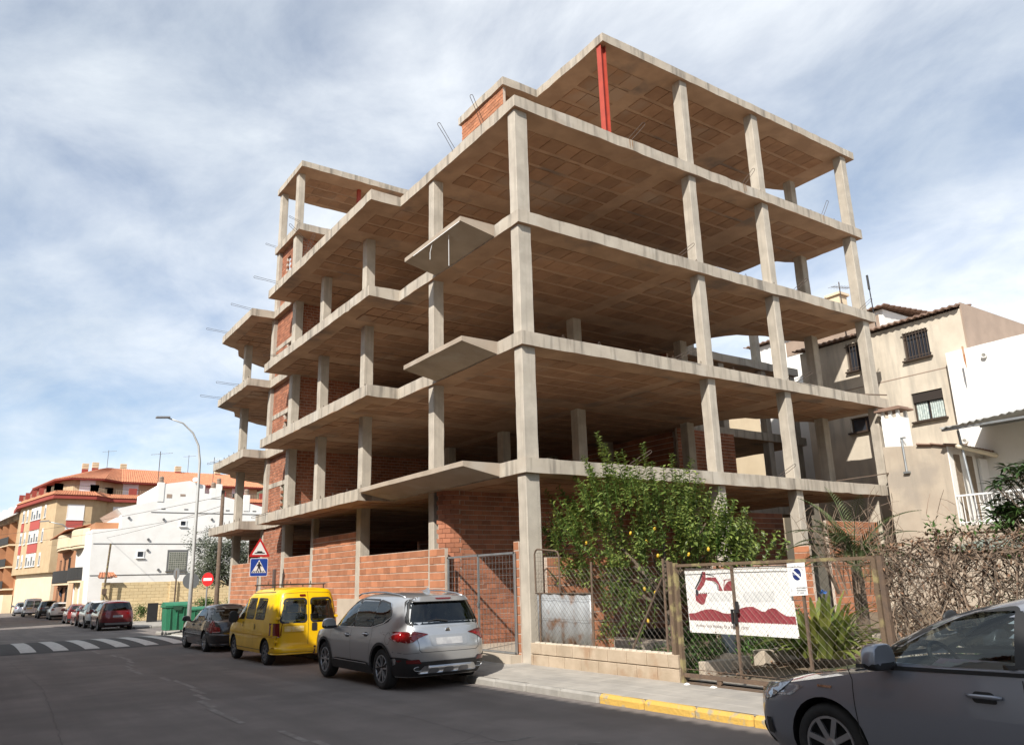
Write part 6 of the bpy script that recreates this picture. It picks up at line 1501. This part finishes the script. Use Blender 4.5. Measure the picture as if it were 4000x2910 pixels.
def tv_antenna(p, h, label, g='rooftop antennas', s=1.0, dr=(1, 0, .15)):
    t = thing('tv_antenna', p, label, 'antenna', g); p = Vector(p); MB().cyl(p, p+Vector((0, 0, h)), .018*s, 6).build('mast', rebar, t)
    d = Vector(dr).normalized(); c = p+Vector((0, 0, h*.93)); mb = MB(); mb.tube([c-d*.45*s, c+d*.6*s], .012*s, 5); sd_ = d.cross(Vector((0, 0, 1))).normalized()
    for i in range(7): q = c-d*.4*s+d*.16*i*s; mb.tube([q-sd_*.16*s, q+sd_*.16*s], .008*s, 4)
    mb.build('aerial', galv, t); return t
tv_antenna((20.8, 4.4, 10.5), 3.6, 'white comb aerial rising behind the concrete frame by the beige house', s=1.4)
tn = thing('radio_antenna', (18.3, 1.6, 10.5), 'black rod antenna on the beige house roof', 'antenna'); MB().cyl((18.3, 1.6, 10.3), (18.2, 1.6, 12.7), .022, 6).build('mast', black, tn); MB().cyl((18.2, 1.6, 12.3), (18.19, 1.6, 12.9), .045, 8).build('rod', black, tn)
# loquat tree at the right edge
lq = thing('loquat_tree', (3.2, -9.0, 0), 'dark glossy loquat branches hanging over the vine hedge by the terrace', 'tree')
lm = MB(); lb = MB()
for k in range(70):
    u = random.uniform(3870, 4120); v = random.uniform(1800, 2080)
    if u < 3930 and v < 1850: continue
    c = onx(u, v, 3.0+random.uniform(-.3, .6)); lb.tube([Vector((3.3, -9.4, 1.0)).lerp(c, .3), c], [.02, .008], 4, cap=False)
    for i in range(13):
        a = i*2.4; el = random.uniform(-.3, .7); d = Vector((math.cos(a)*math.cos(el), math.sin(a)*math.cos(el), math.sin(el))); leaf(lm, c, d, (0, 0, 1), random.uniform(.17, .27), .06, fold=.2, curl=.25)
lm.build('crown', loqm, lq); lb.cyl((3.3, -9.4, -.1), (3.3, -9.4, 1.1), .07, 8); lb.build('trunk', barkm, lq)
# ================================================================== left: far street
def w_(a, b): return (a/1.941, 1700+b/1.941)
YW = 56.0
def PW(a, b): p = ony(*w_(a, b), YW); return (p.x, p.z)
wh = thing('white_gable_house', (4, YW, -.85), 'tall white gable wall with glass block window and small vents', 'house')
out = [(-2.03, -1.2), (-2.2, 6.28), (-.2, 6.37), (-.2, 7.47), (-.61, 7.94), (2.35, 8.72), (2.35, 9.99), (4.77, 10.42), (6.05, 10.09), (6.05, 9.41), (7.46, 9.24), (14.0, 7.7), (14.0, -1.2)]
MB().prism(out, YW, YW+10, f=lambda a, b, c: (a, c, b)).build('wall', white, wh)
for q_ in ((2.30, 2.80, 8.6, 10.18), (6.53, 6.96, 9.0, 9.88), (6.97, 7.46, 9.0, 10.25), (9.4, 9.9, 8.0, 9.4)): MB().box(q_[0], q_[1], YW-.05, YW+.42, q_[2], q_[3]).build('chimney_stack', white, wh)
for x, z in ((2.55, 10.18), (6.77, 9.88), (7.21, 10.25), (9.65, 9.4)):
    mb = MB()
    for i in range(4): mb.lathe([(.0, i*.13), (.20, i*.13), (.20, i*.13+.08), (.14, i*.13+.08), (.14, i*.13+.13), (0, i*.13+.13)], (x, YW+.2, z), (0, 0, 1), 12)
    mb.build('chimney_pot', brownr, wh)
gry = mat('grey_trim', (.12, .12, .12), None, rough=.8)
for x0, x1, z in ((-2.05, 13.9, 5.17), (-2.05, 13.9, 2.74), (1.94, 13.9, 7.72)): MB().box(x0, x1, YW-.03, YW, z-.03, z+.03).build('string_course', gry, wh)
for x, z in ((.31, 7.22), (2.94, 7.15), (6.78, 7.22), (1.9, 5.52), (5.88, 5.6), (1.93, 4.66), (5.87, 4.73), (2.86, 3.11)): MB().lathe([(.09, 0), (.10, .12), (.07, .14), (0, .14)], (x, YW, z), (0, -1, 0), 10).build('vent', gry, wh)
for (x0, z1, x1, z0) in ((4.24, 7.09, 4.77, 6.6), (1.15, 4.61, 1.71, 4.06)): window(wh, ((x0+x1)/2, YW, (z0+z1)/2), (1, 0, 0), x1-x0, z1-z0, whitepaint, out=(0, -1, 0), fr_=.07, bars=0)
for (x0, z1, x1, z0) in ((3.03, 9.24, 3.44, 8.92), (4.09, 9.28, 4.5, 9.1)): MB().box(x0, x1, YW-.02, YW+.02, z0, z1).build('vent_opening', brownr, wh)
for x in (2.7, 4.5, 7.9, 10.2): MB().box(x, x+.32, YW-.015, YW+.01, 7.95, 8.05).build('air_brick', gry, wh)
gw = MB().box(3.47, 5.05, YW-.03, YW+.02, 3.0, 4.68).build('window', gry, wh)
gbm = mat('glass_block', (.16, .17, .14), None, rough=.15, rnd=.2); gpl = mat('glass_block_joint', (.42, .41, .36), None)
MB().box(3.62, 5.0, YW-.04, YW-.03, 3.06, 4.5).build('joint_plate', gpl, gw)
gm_ = unit_box('glass_block', gbm)
for i in range(8):
    for j in range(8): instance('glass_block', gm_, Matrix.Translation((3.71+i*.172, YW-.045, 3.16+j*.178)) @ Matrix.Diagonal((.125, .03, .125, 1)), gw)
MB().box(3.4, 5.1, YW-.12, YW, 2.93, 2.99).build('sill', gry, gw)
MB().lathe([(0, 0), (.12, .02), (.2, .09), (.21, .1)], (5.15, YW-.2, 10.5), (-.4, -.8, .3), 14).build('satellite_dish', whitepaint, wh, smooth=True)
# yellow block wall in front
yw = thing('block_garden_wall', (3, 53, -.85), 'cream yellow block garden wall below the white gable', 'wall')
MB().box(-1.35, 12.0, 53.02, 53.2, -1.2, 2.13).build('mortar_core', mat('yellow_mortar', (.46, .37, .22), None), yw)
yb_ = mat('yellow_block', (.66, .52, .30), (.60, .46, .26), 3, .92, rnd=.08); ym = chamfer_box('wall_block', yb_, .58, .16, .225, .012)
for r in range(13):
    for i in range(20):
        x = -1.05+.6*i+(.3 if r % 2 else 0)
        if x > 9.6: continue
        instance('block', ym, Matrix.Translation((x, 53.08, -.82+r*.237)), yw)
for x in (-1.25, 3.55):
    for r in range(12): MB().box(x-.28, x+.28, 52.86, 53.0, -.95+r*.26, -.95+r*.26+.245).build('pier_stone', yb_, yw, bevel=.02)
MB().box(-1.7, -.9, 52.7, 53.6, 2.45, 2.5).build('gate_canopy', tile, yw); tiled_roof([(-1.9, 52.5, 2.5), (-.6, 52.5, 2.5), (-.8, 53.3, 2.9), (-1.7, 53.3, 2.9)], yw, tile, .2, .05)
# brown balcony house
bh = thing('balcony_house', (-1.9, 66, -.85), 'ochre house with rounded cream balconies in shade up the street', 'house')
MB().prism([(-1.9, 57.2), (-2.1, 84), (6, 84), (6, 66.2), (-.2, 66.2), (-.2, 57.2)], -1.2, 6.9).build('wall', ochre, bh)
def curved_balcony(y0, y1, z, proj, h, m2, solid=True):
    n = 10; pts = [(-1.9-proj*math.sin(math.pi*i/n)**.6, y0+(y1-y0)*i/n) for i in range(n+1)]
    MB().prism(pts+[(-1.85, y1), (-1.85, y0)], z-.22, z).build('balcony_slab', cream, bh)
    mb = MB()
    for i in range(n): mb.add([(*pts[i], z), (*pts[i+1], z), (*pts[i+1], z+h), (*pts[i], z+h)], [(0, 1, 2, 3)])
    o = mb.build('parapet', m2, bh); md = o.modifiers.new('s', 'SOLIDIFY'); md.thickness = .08
    if solid: MB().prism([(x-.03, y) for x, y in pts]+[(x+.08, y) for x, y in pts[::-1]], z+h, z+h+.06).build('coping', cream, bh)
curved_balcony(60, 67, 5.3, .9, 1.3, cream); curved_balcony(69, 80, 5.6, 1.0, 1.2, cream)
curved_balcony(60, 67, 2.5, .9, 1.0, mat('dark_rail', (.03, .03, .03), None), False); curved_balcony(70, 81, 2.4, 1.0, 1.1, mat('dark_rail', (.03, .03, .03), None), False)
tiled_roof([(-3.0, 68, 6.9), (-3.0, 84, 6.9), (-1.0, 84, 7.5), (-1.0, 68, 7.5)], bh, tile, .25, .05)
for y in (62, 65, 72, 76, 80):
    for z in (1.0, 3.7): window(bh, (-1.95-.004*(y-57), y, z), (0, -1, 0), 1.4, 2.0, mat('dark_frame', (.035, .028, .024), None), out=(-1, 0, 0), sill=False)
for y in (59.0, 62.5, 68): MB().box(-2.3, -1.9, y-.2, y+.2, -1, 2.4).build('pier', cream, bh)
# tan brick apartment block
tb = thing('apartment_block', (-1, 92, -.86), 'tan brick apartment block with red spandrels, terraces and tiled hip roof', 'building')
cor = [(-5.1, 104.5), (-2.95, 92.6), (-2.35, 90.0), (1.35, 90.0), (3.2, 92.4), (22, 92.4), (22, 112), (-5.1, 112)]
MB().prism(cor, 3.75, 12.0).build('wall', tanbrick, tb)
inn = [(-4.6, 104.5), (-2.5, 93.0), (-1.9, 90.5), (1.2, 90.6), (3.0, 92.9), (22, 92.9), (22, 112), (-4.6, 112)]
MB().prism(inn, -1.2, 3.75).build('base_wall', cream, tb)
def offp(P, d): return offset_poly(P, d)
MB().prism(offp(cor, .55), 12.0, 12.45).build('cornice', redtrim, tb)
for i in range(5):
    P, Q = offp(cor, .62), offp(cor, .05); tiled_roof([(*P[i], 12.42), (*P[i+1], 12.42), (*Q[i+1], 12.95), (*Q[i], 12.95)], tb, tile, .25, .06, 'tile_band')
MB().prism(offp(cor, .02), 12.4, 12.98).build('parapet', redtrim, tb)
for i in range(5):
    a, b = Vector(cor[i]), Vector(cor[i+1]); L_ = (b-a).length; n = max(1, int(L_/2.6))
    for k in range(n+1):
        p = a.lerp(b, k/n); MB().box(p.x-.45, p.x+.45, p.y-.1, p.y+.25, 12.98, 13.75).build('terrace_pier', redtrim, tb)
    MB().tube([(a.x, a.y+.1, 13.6), (b.x, b.y+.1, 13.6)], .03, 5).build('railing', rebar, tb)
    mb = MB(); nb_ = int(L_/.22)
    for k in range(nb_): p = a.lerp(b, k/nb_); mb.tube([(p.x, p.y+.1, 12.95), (p.x, p.y+.1, 13.6)], .013, 4, cap=False)
    mb.build('railing', cream, tb)
att = [(-3.2, 106), (-1.6, 95.0), (-.6, 93.2), (2.2, 93.0), (4.2, 95.2), (22, 95.2), (22, 112), (-3.2, 112)]
MB().prism(att, 12.9, 15.0).build('attic_wall', tanbrick, tb)
ea = offp(att, 1.0); ridge = [(2.5, 104), (3.2, 99.5), (3.6, 98.8), (4.2, 98.7), (5.2, 99), (21, 99.5), (21, 108), (2.5, 108)]
for i in range(5):
    tiled_roof([(*ea[i], 14.75), (*ea[i+1], 14.75), (*ridge[i+1], 17.0), (*ridge[i], 17.0)], tb, tile, .28, .07)
MB().prism(offp(att, .95), 14.62, 14.78).build('eaves', redtrim, tb)
for x, y in ((5.5, 99.5), (1.2, 101), (12.2, 99), (17.5, 99.3), (2.2, 99.5)):
    cm = MB().box(x-.35, x+.35, y-.35, y+.35, 15.5, 17.0).build('chimney', redtrim, tb); mb = MB()
    for i in range(4): mb.box(x-.38, x+.38, y-.38, y+.38, 17.02+i*.2, 17.14+i*.2)
    mb.box(x-.25, x+.25, y-.25, y+.25, 16.9, 17.7); mb.build('louvre', cream, cm)
# facade A windows (towards the street), red spandrels
a = Vector((-2.95, 92.6, 0)); b = Vector((-5.1, 104.5, 0)); d = (b-a).normalized(); nA = Vector((-d.y, d.x, 0)); nA = nA if nA.x < 0 else -nA
for z in (4.6, 7.35, 10.1):
    for k, (s, w) in enumerate(((1.0, .6), (3.2, .85), (4.3, .85), (5.4, .85), (6.5, .85), (8.6, .6), (10.4, .8))):
        p = a+d*s+nA*.01; window(tb, (p.x, p.y, z+.75), tuple(-d), w, 1.5, whitepaint, out=tuple(nA), bars=0, blind=.5 if k % 2 else .2)
    if z > 5:
        p = a+d*4.85; MB().obox((p.x+nA.x*.03, p.y+nA.y*.03, z-.62), d*2.1, nA*.03, Vector((0, 0, .55))).build('spandrel', redpan, tb)
        p = a+d*10.4; MB().obox((p.x+nA.x*.03, p.y+nA.y*.03, z-.62), d*.55, nA*.03, Vector((0, 0, .55))).build('spandrel', redpan, tb)
for z, bl in ((4.55, 0), (9.75, .95), (7.2, .25)):
    if z != 4.55: window(tb, (-.35, 90.0, z+.75), (1, 0, 0), 1.75, 1.75, whitepaint, out=(0, -1, 0), bars=1, blind=bl)
MB().box(-1.2, .5, 89.93, 89.99, 8.75, 9.6).build('spandrel', redpan, tb)
window(tb, (4.6, 92.4, 10.6), (1, 0, 0), 1.5, 1.7, whitepaint, out=(0, -1, 0), blind=.35); window(tb, (8.0, 92.4, 10.6), (1, 0, 0), 1.5, 1.7, whitepaint, out=(0, -1, 0), blind=.95); MB().box(3.9, 5.4, 92.34, 92.39, 8.9, 9.7).build('spandrel', redpan, tb)
for x, bl in ((6.0, .95), (11.5, .2), (16.0, .9), (19.5, .5)): window(tb, (x, 95.2, 13.95), (1, 0, 0), 1.8, 1.6, whitepaint, out=(0, -1, 0), blind=bl)
window(tb, (.9, 93.08, 13.9), (1, 0, 0), 1.7, 1.6, whitepaint, out=(0, -1, 0), blind=.9)
MB().box(.2, 2.2, 90.5, 90.62, -.9, 2.0).build('garage_door', whitepaint, tb); MB().box(-2.4, -2.3, 95, 96.2, -.9, 1.6).build('entrance', ochre, tb)
# orange balcony block further up
ob = thing('balcony_block', (-6, 112, -.86), 'ochre apartment block with stacked balconies at the far end of the street', 'building')
MB().prism([(-4.6, 108), (-7.5, 130), (2, 134), (4, 110)], -1.2, 11.0).build('wall', ochre, ob)
for z in (2.2, 5.0, 7.8):
    MB().prism([(-4.7, 108.5), (-7.0, 126), (-8.2, 126), (-5.9, 108.5)], z-.2, z).build('balcony_slab', cream, ob)
    for k in range(4): MB().prism([(-4.7-.6*k, 109+4.4*k), (-6.0-.6*k, 109+4.4*k), (-6.0-.6*k, 109.3+4.4*k), (-4.7-.6*k, 109.3+4.4*k)], z, z+2.6).build('fin_wall', ochre, ob)
    MB().prism([(-5.95, 108.5), (-8.25, 126), (-8.3, 126), (-6.0, 108.5)], z, z+.95).build('balustrade', mat('dark_rail', (.03, .03, .03), None), ob)
    for k in range(4): window(ob, (-5.0-.62*k, 111+4.6*k, z+1.2), (.13, -1, 0), 1.3, 2.0, mat('dark_frame', (.035, .028, .024), None), out=(-1, -.13, 0), sill=False)
MB().prism([(-4.7, 108), (-7.6, 130), (-8.6, 130), (-5.7, 108)], -1.2, 1.4).build('base_wall', cream, ob)
for k in range(4): MB().prism([(-5.4-.6*k, 109+4.5*k), (-5.6-.6*k, 111.5+4.5*k), (-3.2-.6*k, 111.5+4.5*k), (-3.2-.6*k, 109+4.5*k)], 11.0, 13.0).build('dormer', white, ob)
tiled_roof([(-6.4, 107.5, 11.0), (-8.8, 130, 11.0), (-4, 130, 13.5), (-2, 107.5, 13.5)], ob, mat('grey_tile', (.3, .27, .25), (.24, .21, .2), 2, .9), .35, .06)
tv_antenna((2.6, 58, 9.9), 3.2, 'tall comb aerial on the white gable house', s=1.7); tv_antenna((7.6, 60, 9.0), 4.2, 'branching aerial behind the lamp post on the white gable house', s=1.5, dr=(.6, .6, .3))
tv_antenna((3.5, 99, 16.8), 2.6, 'small aerial on the tiled roof of the tan apartment block', s=1.6); tv_antenna((13.5, 99, 16.8), 2.6, 'small aerial beside a red chimney of the tan apartment block', s=1.6)
# hill
mb = MB(); n = 40
for i in range(n+1):
    x = 40+i*16; hgt = 95*math.exp(-((i-12)/11)**2)+12*wob((i*.3, 1, 0), 1)
    mb.v += [(x, 420+.1*i, -2), (x, 470, max(hgt*.6, 0)), (x, 560, max(hgt, 0))]
for i in range(n):
    for k in range(2): mb.f.append((i*3+k, (i+1)*3+k, (i+1)*3+k+1, i*3+k+1)); mb.mi.append(0)
struct('hill', mb, mat('hill_scrub', (.055, .06, .035), (.10, .09, .055), .08, .98), smooth=True)
# ---- street furniture
lp = thing('street_lamp', (-1.15, 26.0, zroad(26)+.1), 'tall pale street lamp with curved arm beside the green bins', 'street lamp')
pt = [(-1.15, 26, -.6), (-1.15, 26, 4.0), (-1.15, 26, 8.2)]
tp = onx(780, 1760, -1.15); t2 = onx(660, 1672, -2.9); 
mb = MB(); arc = [(-1.15, 26.0, -.55), (-1.15, 26.05, 2.5), (-1.16, 26.1, 6.2), (-1.18, 26.1, 7.6), (-1.3, 26.1, 8.4), (-1.6, 26.1, 9.0), (-2.1, 26.1, 9.45), (-2.8, 26.1, 9.65)]
mb.tube(arc, [.10, .09, .07, .06, .05, .045, .04, .035], 12); mb.build('pole', mat('lamp_post_grey', (.52, .52, .50), (.45, .45, .43), 3, .5, metal=.2), lp, smooth=True)
MB().obox((-3.05, 26.1, 9.66), (.32, 0, .03), (0, .11, 0), (0, 0, .045)).build('lamp_head', mat('lamp_head_grey', (.2, .2, .21), None, rough=.5), lp, bevel=.02)
l2 = thing('street_lamp', (-1.9, 78, -.9), 'slim far street lamp in front of the tan apartment block', 'street lamp')
MB().tube([(-1.9, 74, -.9), (-1.9, 74, 6.4), (-2.1, 74, 7.3), (-2.8, 74, 7.9), (-4.0, 74, 8.15)], [.1, .08, .06, .05, .04], 8).build('pole', galv, l2, smooth=True); MB().obox((-4.4, 74, 8.2), (.4, 0, .05), (0, .13, 0), (0, 0, .05)).build('lamp_head', galv, l2)
wp = thing('utility_pole', (.6, 32.5, -.6), 'weathered wooden utility pole carrying overhead cables', 'pole'); a = onx(845, 2350, .6); b = onx(872, 1915, .6); MB().tube([(a.x, a.y, -.8), tuple(a), tuple(b)], [.13, .12, .09], 10).build('post', woodm, wp, smooth=True)
top = Vector(b)
wp2 = thing('utility_pole', (-1.6, 52.4, -.85), 'slim rusty pole with a slanted brace by the garden wall', 'pole'); MB().cyl((-1.5, 52.3, -.9), (-1.3, 52.3, 5.0), .07, 8).build('post', rust, wp2); MB().cyl((-.2, 52.4, -.8), (-1.45, 52.3, 1.5), .08, 8).build('brace', rust, wp2); MB().box(-1.55, -1.25, 52.2, 52.4, 1.3, 1.7).build('clamp', rustd, wp2)
for k, (q, z2) in enumerate((((-14, 70, 6.0), 0), ((-14, 71, 5.4), -.8), ((-3.0, 86, 6.5), -.5))):
    c = thing('overhead_cable', tuple(top), ['upper thin cable slung from the wooden pole across the street', 'lower thin cable slung from the wooden pole across the street', 'cable from the wooden pole towards the tan apartment block'][k], 'cable', 'overhead cables'); pts = []; s = top+Vector((0, 0, z2-.3)); e = Vector(q)
    for i in range(17): t = i/16; p = s.lerp(e, t); p.z -= .9*4*t*(1-t)*.5; pts.append(p)
    MB().tube(pts, .012, 4).build('wire', rebar, c)
blue = mat('sign_blue', (.01, .055, .30), None, rough=.35); signw = mat('sign_white', (.74, .74, .72), None, rough=.4); signr = mat('sign_red', (.50, .018, .02), None, rough=.4); signb = mat('sign_black', (.02, .02, .02), None, rough=.5); signg = mat('sign_grey_back', (.16, .165, .17), None, rough=.5)
def tri(c, s, y): return [(c[0]-s, c[1]-s*.58), (c[0]+s, c[1]-s*.58), (c[0], c[1]+s*1.155)]
def crossing_sign(P, k, label):
    """warning triangle over a pedestrian crossing plate, facing -Y"""
    x, y, z = P; t = thing('crossing_sign', (x, y, zroad(y)+.1), label, 'sign'); Y = y
    MB().cyl((x, y+.05, zroad(y)), (x, y+.05, z+.85*k), .035, 8).build('post', galv, t)
    def pl(name, poly, m2, o, r=0): MB().prism(rounded(poly, r) if r else poly, Y-o-.002, Y-o, f=lambda a, b, c: (x+a*k, c, z+b*k)).build(name, m2, t)
    pl('plate', [(-.33, -.33), (.33, -.33), (.33, .33), (-.33, .33)], signw, .0, .05); pl('panel', [(-.31, -.31), (.31, -.31), (.31, .31), (-.31, .31)], blue, .004, .05)
    pl('triangle', [(-.27, -.20), (.27, -.20), (0, .27)], signw, .008)
    pl('figure', [(-.10, -.16), (-.06, -.16), (0, -.02), (.05, -.16), (.09, -.16), (.05, .0), (.06, .06), (.11, .02), (.12, .04), (.05, .12), (.02, .13), (-.03, .13), (-.09, .06), (-.08, .03), (-.04, .06), (-.04, -.02)], signb, .012)
    pl('figure', [(.035*math.cos(q), .165+.035*math.sin(q)) for q in [6.283*i/14 for i in range(14)]], signb, .012)
    for i in range(7): a = -.235+i*.07; pl('stripe', [(a, -.19), (a+.03, -.19), (a+.03+(.0-a)*.12, -.12), (a+(.0-a)*.12, -.12)], signb, .011)
    z2 = .62
    pl('warning', [(-.40, z2-.24), (.40, z2-.24), (0, z2+.46)], signr, .0, .05); pl('warning_field', [(-.28, z2-.165), (.28, z2-.165), (0, z2+.32)], signw, .006, .02)
    pl('hump', [(-.19, z2-.12), (-.19, z2-.09), (-.11, z2-.08), (-.08, z2-.035), (.08, z2-.035), (.11, z2-.08), (.19, z2-.09), (.19, z2-.12)], signb, .010)
p = onx(1011, 2215, -1.1); crossing_sign((p.x, p.y, p.z), 1.0, 'speed hump triangle over blue pedestrian crossing plate above the yellow van')
p = onx(162, 2313, -1.5); crossing_sign((p.x, p.y, p.z), 1.15, 'small far hump and crossing sign before the cream base wall')
def disc(t, name, c, r, m2, n_=(0, -1, 0), th=.012, n=28): return MB().lathe([(0, 0), (r, 0), (r, th), (0, th)], c, n_, n).build(name, m2, t)
p = onx(812, 2262, -.7); ne = thing('no_entry_sign', (p.x, p.y, zroad(p.y)), 'red no entry disc with white bar on a thin post', 'sign'); MB().cyl((p.x, p.y+.05, -.7), (p.x, p.y+.05, p.z+.2), .035, 8).build('post', galv, ne)
nd = Vector((-.75, -.66, 0)); sd_ = Vector((.66, -.75, 0)); disc(ne, 'disc', tuple(p), .31, signr, tuple(nd)); q = p+nd*.016; MB().obox(q, sd_*.22, nd*.003, Vector((0, 0, .06))).build('bar', signw, ne)
p = ony(746, 2268, 31); rs = thing('round_sign', (p.x, p.y, -.7), 'grey back of a round traffic sign behind the lamp post', 'sign'); MB().cyl((p.x, p.y+.04, -.7), (p.x, p.y+.04, p.z+.2), .035, 8).build('post', galv, rs); disc(rs, 'disc', tuple(p), .42, signg)
p = ony(690, 2240, 40.5); rs = thing('round_sign', (p.x, p.y, -.8), 'narrow edge-on traffic sign on a brown post by the railing', 'sign'); MB().cyl((p.x, p.y, -.8), (p.x, p.y, p.z+.2), .05, 8).build('post', rustd, rs); disc(rs, 'disc', tuple(p), .36, signg, (-.95, -.3, 0))
p = ony(250, 2315, 76); rs = thing('round_sign', (p.x, p.y, -.8), 'blue grey round sign on the far lamp post', 'sign'); disc(rs, 'disc', tuple(p), .45, mat('sign_back_blue', (.05, .07, .11), None)); MB().cyl((p.x, p.y+.04, -.9), (p.x, p.y+.04, p.z), .04, 6).build('post', galv, rs)
def bin_(P, label, m2, k=1.0):
    x, y, z = P; t = thing('wheeled_bin', P, label, 'bin', 'green wheeled bins')
    f = lambda a, b, c: (x+a*(1-.10*(1-(c-.2)/.9)), y+b*(1-.10*(1-(c-.2)/.9)), z+c*k)
    MB().prism([(-.52, -.46), (.52, -.46), (.52, .46), (-.52, .46)], .22, 1.12, f=f).build('body', m2, t, bevel=.03)
    MB().box(x-.57, x+.57, y-.51, y+.53, z+1.08*k, z+1.15*k).build('rim', m2, t, bevel=.02)
    n = 10; MB().prism([(-.52+1.04*i/n, 1.15+.14*math.sin(math.pi*i/n)**.7) for i in range(n+1)], x-.56, x+.56, f=lambda a, b, c: (c, y+a, z+b*k)).build('lid', m2, t, smooth=False)
    for s in (-.3, 0, .3): MB().box(x+s-.02, x+s+.02, y-.50, y-.44, z+.3, z+1.05*k).build('rib', m2, t)
    MB().prism([(-.22, 1.13), (.22, 1.13), (.16, .98), (-.16, .98)], y-.56, y-.53, f=lambda a, b, c: (x+a, c, z+b*k)).build('grip', mat('bin_grip', (.02, .07, .04), None), t)
    for sx in (-.42, .42):
        for sy in (-.38, .38): MB().lathe([(0, -.03), (.09, -.03), (.1, 0), (.09, .03), (0, .03)], (x+sx, y+sy, z+.1), (1, .2, 0), 14).build('castor', rubber, t); MB().box(x+sx-.03, x+sx+.03, y+sy-.03, y+sy+.05, z+.1, z+.24).build('fork', galv, t)
    return t
bg_ = mat('bin_green', (.03, .19, .10), (.026, .16, .085), 4, .5)
bin_((-1.45, 27.6, zroad(27.6)), 'bright green wheeled bin standing beside the street lamp', bg_, 1.22); bin_((.25, 30.2, zroad(30.2)), 'second green wheeled bin half hidden behind the first', mat('bin_green2', (.03, .17, .09), None, rough=.5), 1.0); bin_((-2.2, 80.0, zroad(80)), 'pale green wheeled bin far up the street by the dark estate car', mat('bin_green3', (.10, .28, .15), None, rough=.5), .95)
rf = thing('railing_fence', (2.2, 48.5, -.8), 'black metal railing with open bars before the garden wall', 'fence')
for i in range(30): x = 1.2+i*.16; MB().box(x-.012, x+.012, 48.49, 48.51, -.8, .55).build('bar', black, rf)
MB().box(1.1, 6, 48.48, 48.52, .5, .55).build('rail', black, rf); MB().box(1.1, 6, 48.48, 48.52, -.65, -.6).build('rail', black, rf); MB().box(1.0, 1.7, 48.46, 48.54, -.8, .62).build('panel', black, rf)
def bush(name, c, r, n, m2, label, ls=.12, trunk=None, cat='tree'):
    t = thing(name, (c[0], c[1], zroad(c[1])), label, cat); mb = MB(); st = MB(); c = Vector(c)
    lobes = [(c+Vector((random.uniform(-1, 1)*r[0]*.7, random.uniform(-1, 1)*r[1]*.7, random.uniform(-.8, .8)*r[2]*.8)), random.uniform(.25, .5)) for _ in range(16)]
    k = 0
    while k < n:
        lc, lr = random.choice(lobes); v = Vector((random.gauss(0, 1), random.gauss(0, 1), random.gauss(0, 1))).normalized()*random.random()**.4*lr
        p = lc+Vector((v.x*r[0], v.y*r[1], v.z*r[2])); leafy_shoot(mb, p, (random.uniform(-.5, .5), random.uniform(-.5, .5), .7), ls*2.5, 8, ls, .34 if cat == 'tree' else .5); k += 8
    if trunk:
        st.tube([trunk, Vector(trunk).lerp(c, .5), tuple(c)], [.14, .10, .05], 8)
        for lc, lr in lobes: st.tube([Vector(trunk).lerp(c, .6), lc], [.04, .012], 5, cap=False)
        st.build('trunk', barkm, t)
    mb.build('crown', m2, t); return t
bush('olive_tree', (6.2, 46.5, 3.3), (3.3, 2.0, 2.4), 11000, olivem, 'silvery olive tree in front of the white gable beside the frame', .30, (6.2, 46.5, -.9))
bush('hedge_shrub', (4.8, 44.0, -.1), (1.6, .8, .7), 1500, weedm, 'dark green leafy shrub between the bins and the wooden pole', .24, None, 'shrub')
bush('hedge_shrub', (.9, 50.5, -.3), (.55, .5, .5), 500, weedm, 'small round shrub beside the black railing', .22, None, 'shrub')
# ---- houses on the camera's side of the street: they shade the carriageway
for i, (y0, y1, h, x1) in enumerate(((-40, -20.5, 9.0, -12.4), (-20, -6.2, 9.0, -12.4), (-6, 9.8, 9.1, -12.4), (10, 27.8, 8.6, -12.4), (28, 45, 9.2, -12.4), (52, 80, 9.5, -12.8))):
    t = thing('row_house', (x1-5, (y0+y1)/2, -.4), ['cream', 'pale grey', 'ochre', 'white', 'sand', 'tan'][i]+' plastered town house on the shaded side of the street', 'house', 'town houses across the street')
    m2 = [cream, white, ochre, white, beige, cream][i]
    MB().box(x1-9, x1, y0, y1, -1, h).build('wall', m2, t); tiled_roof([(x1+.45, y0, h), (x1+.45, y1, h), (x1-4.5, y1, h+1.6), (x1-4.5, y0, h+1.6)], t, tile, .3, .09)
    for z in range(3):
        for k in range(int((y1-y0)/3.2)): window(t, (x1, y0+1.8+k*3.2, 1.4+z*2.8), (0, 1, 0), 1.2, 1.6, whitepaint, out=(1, 0, 0))
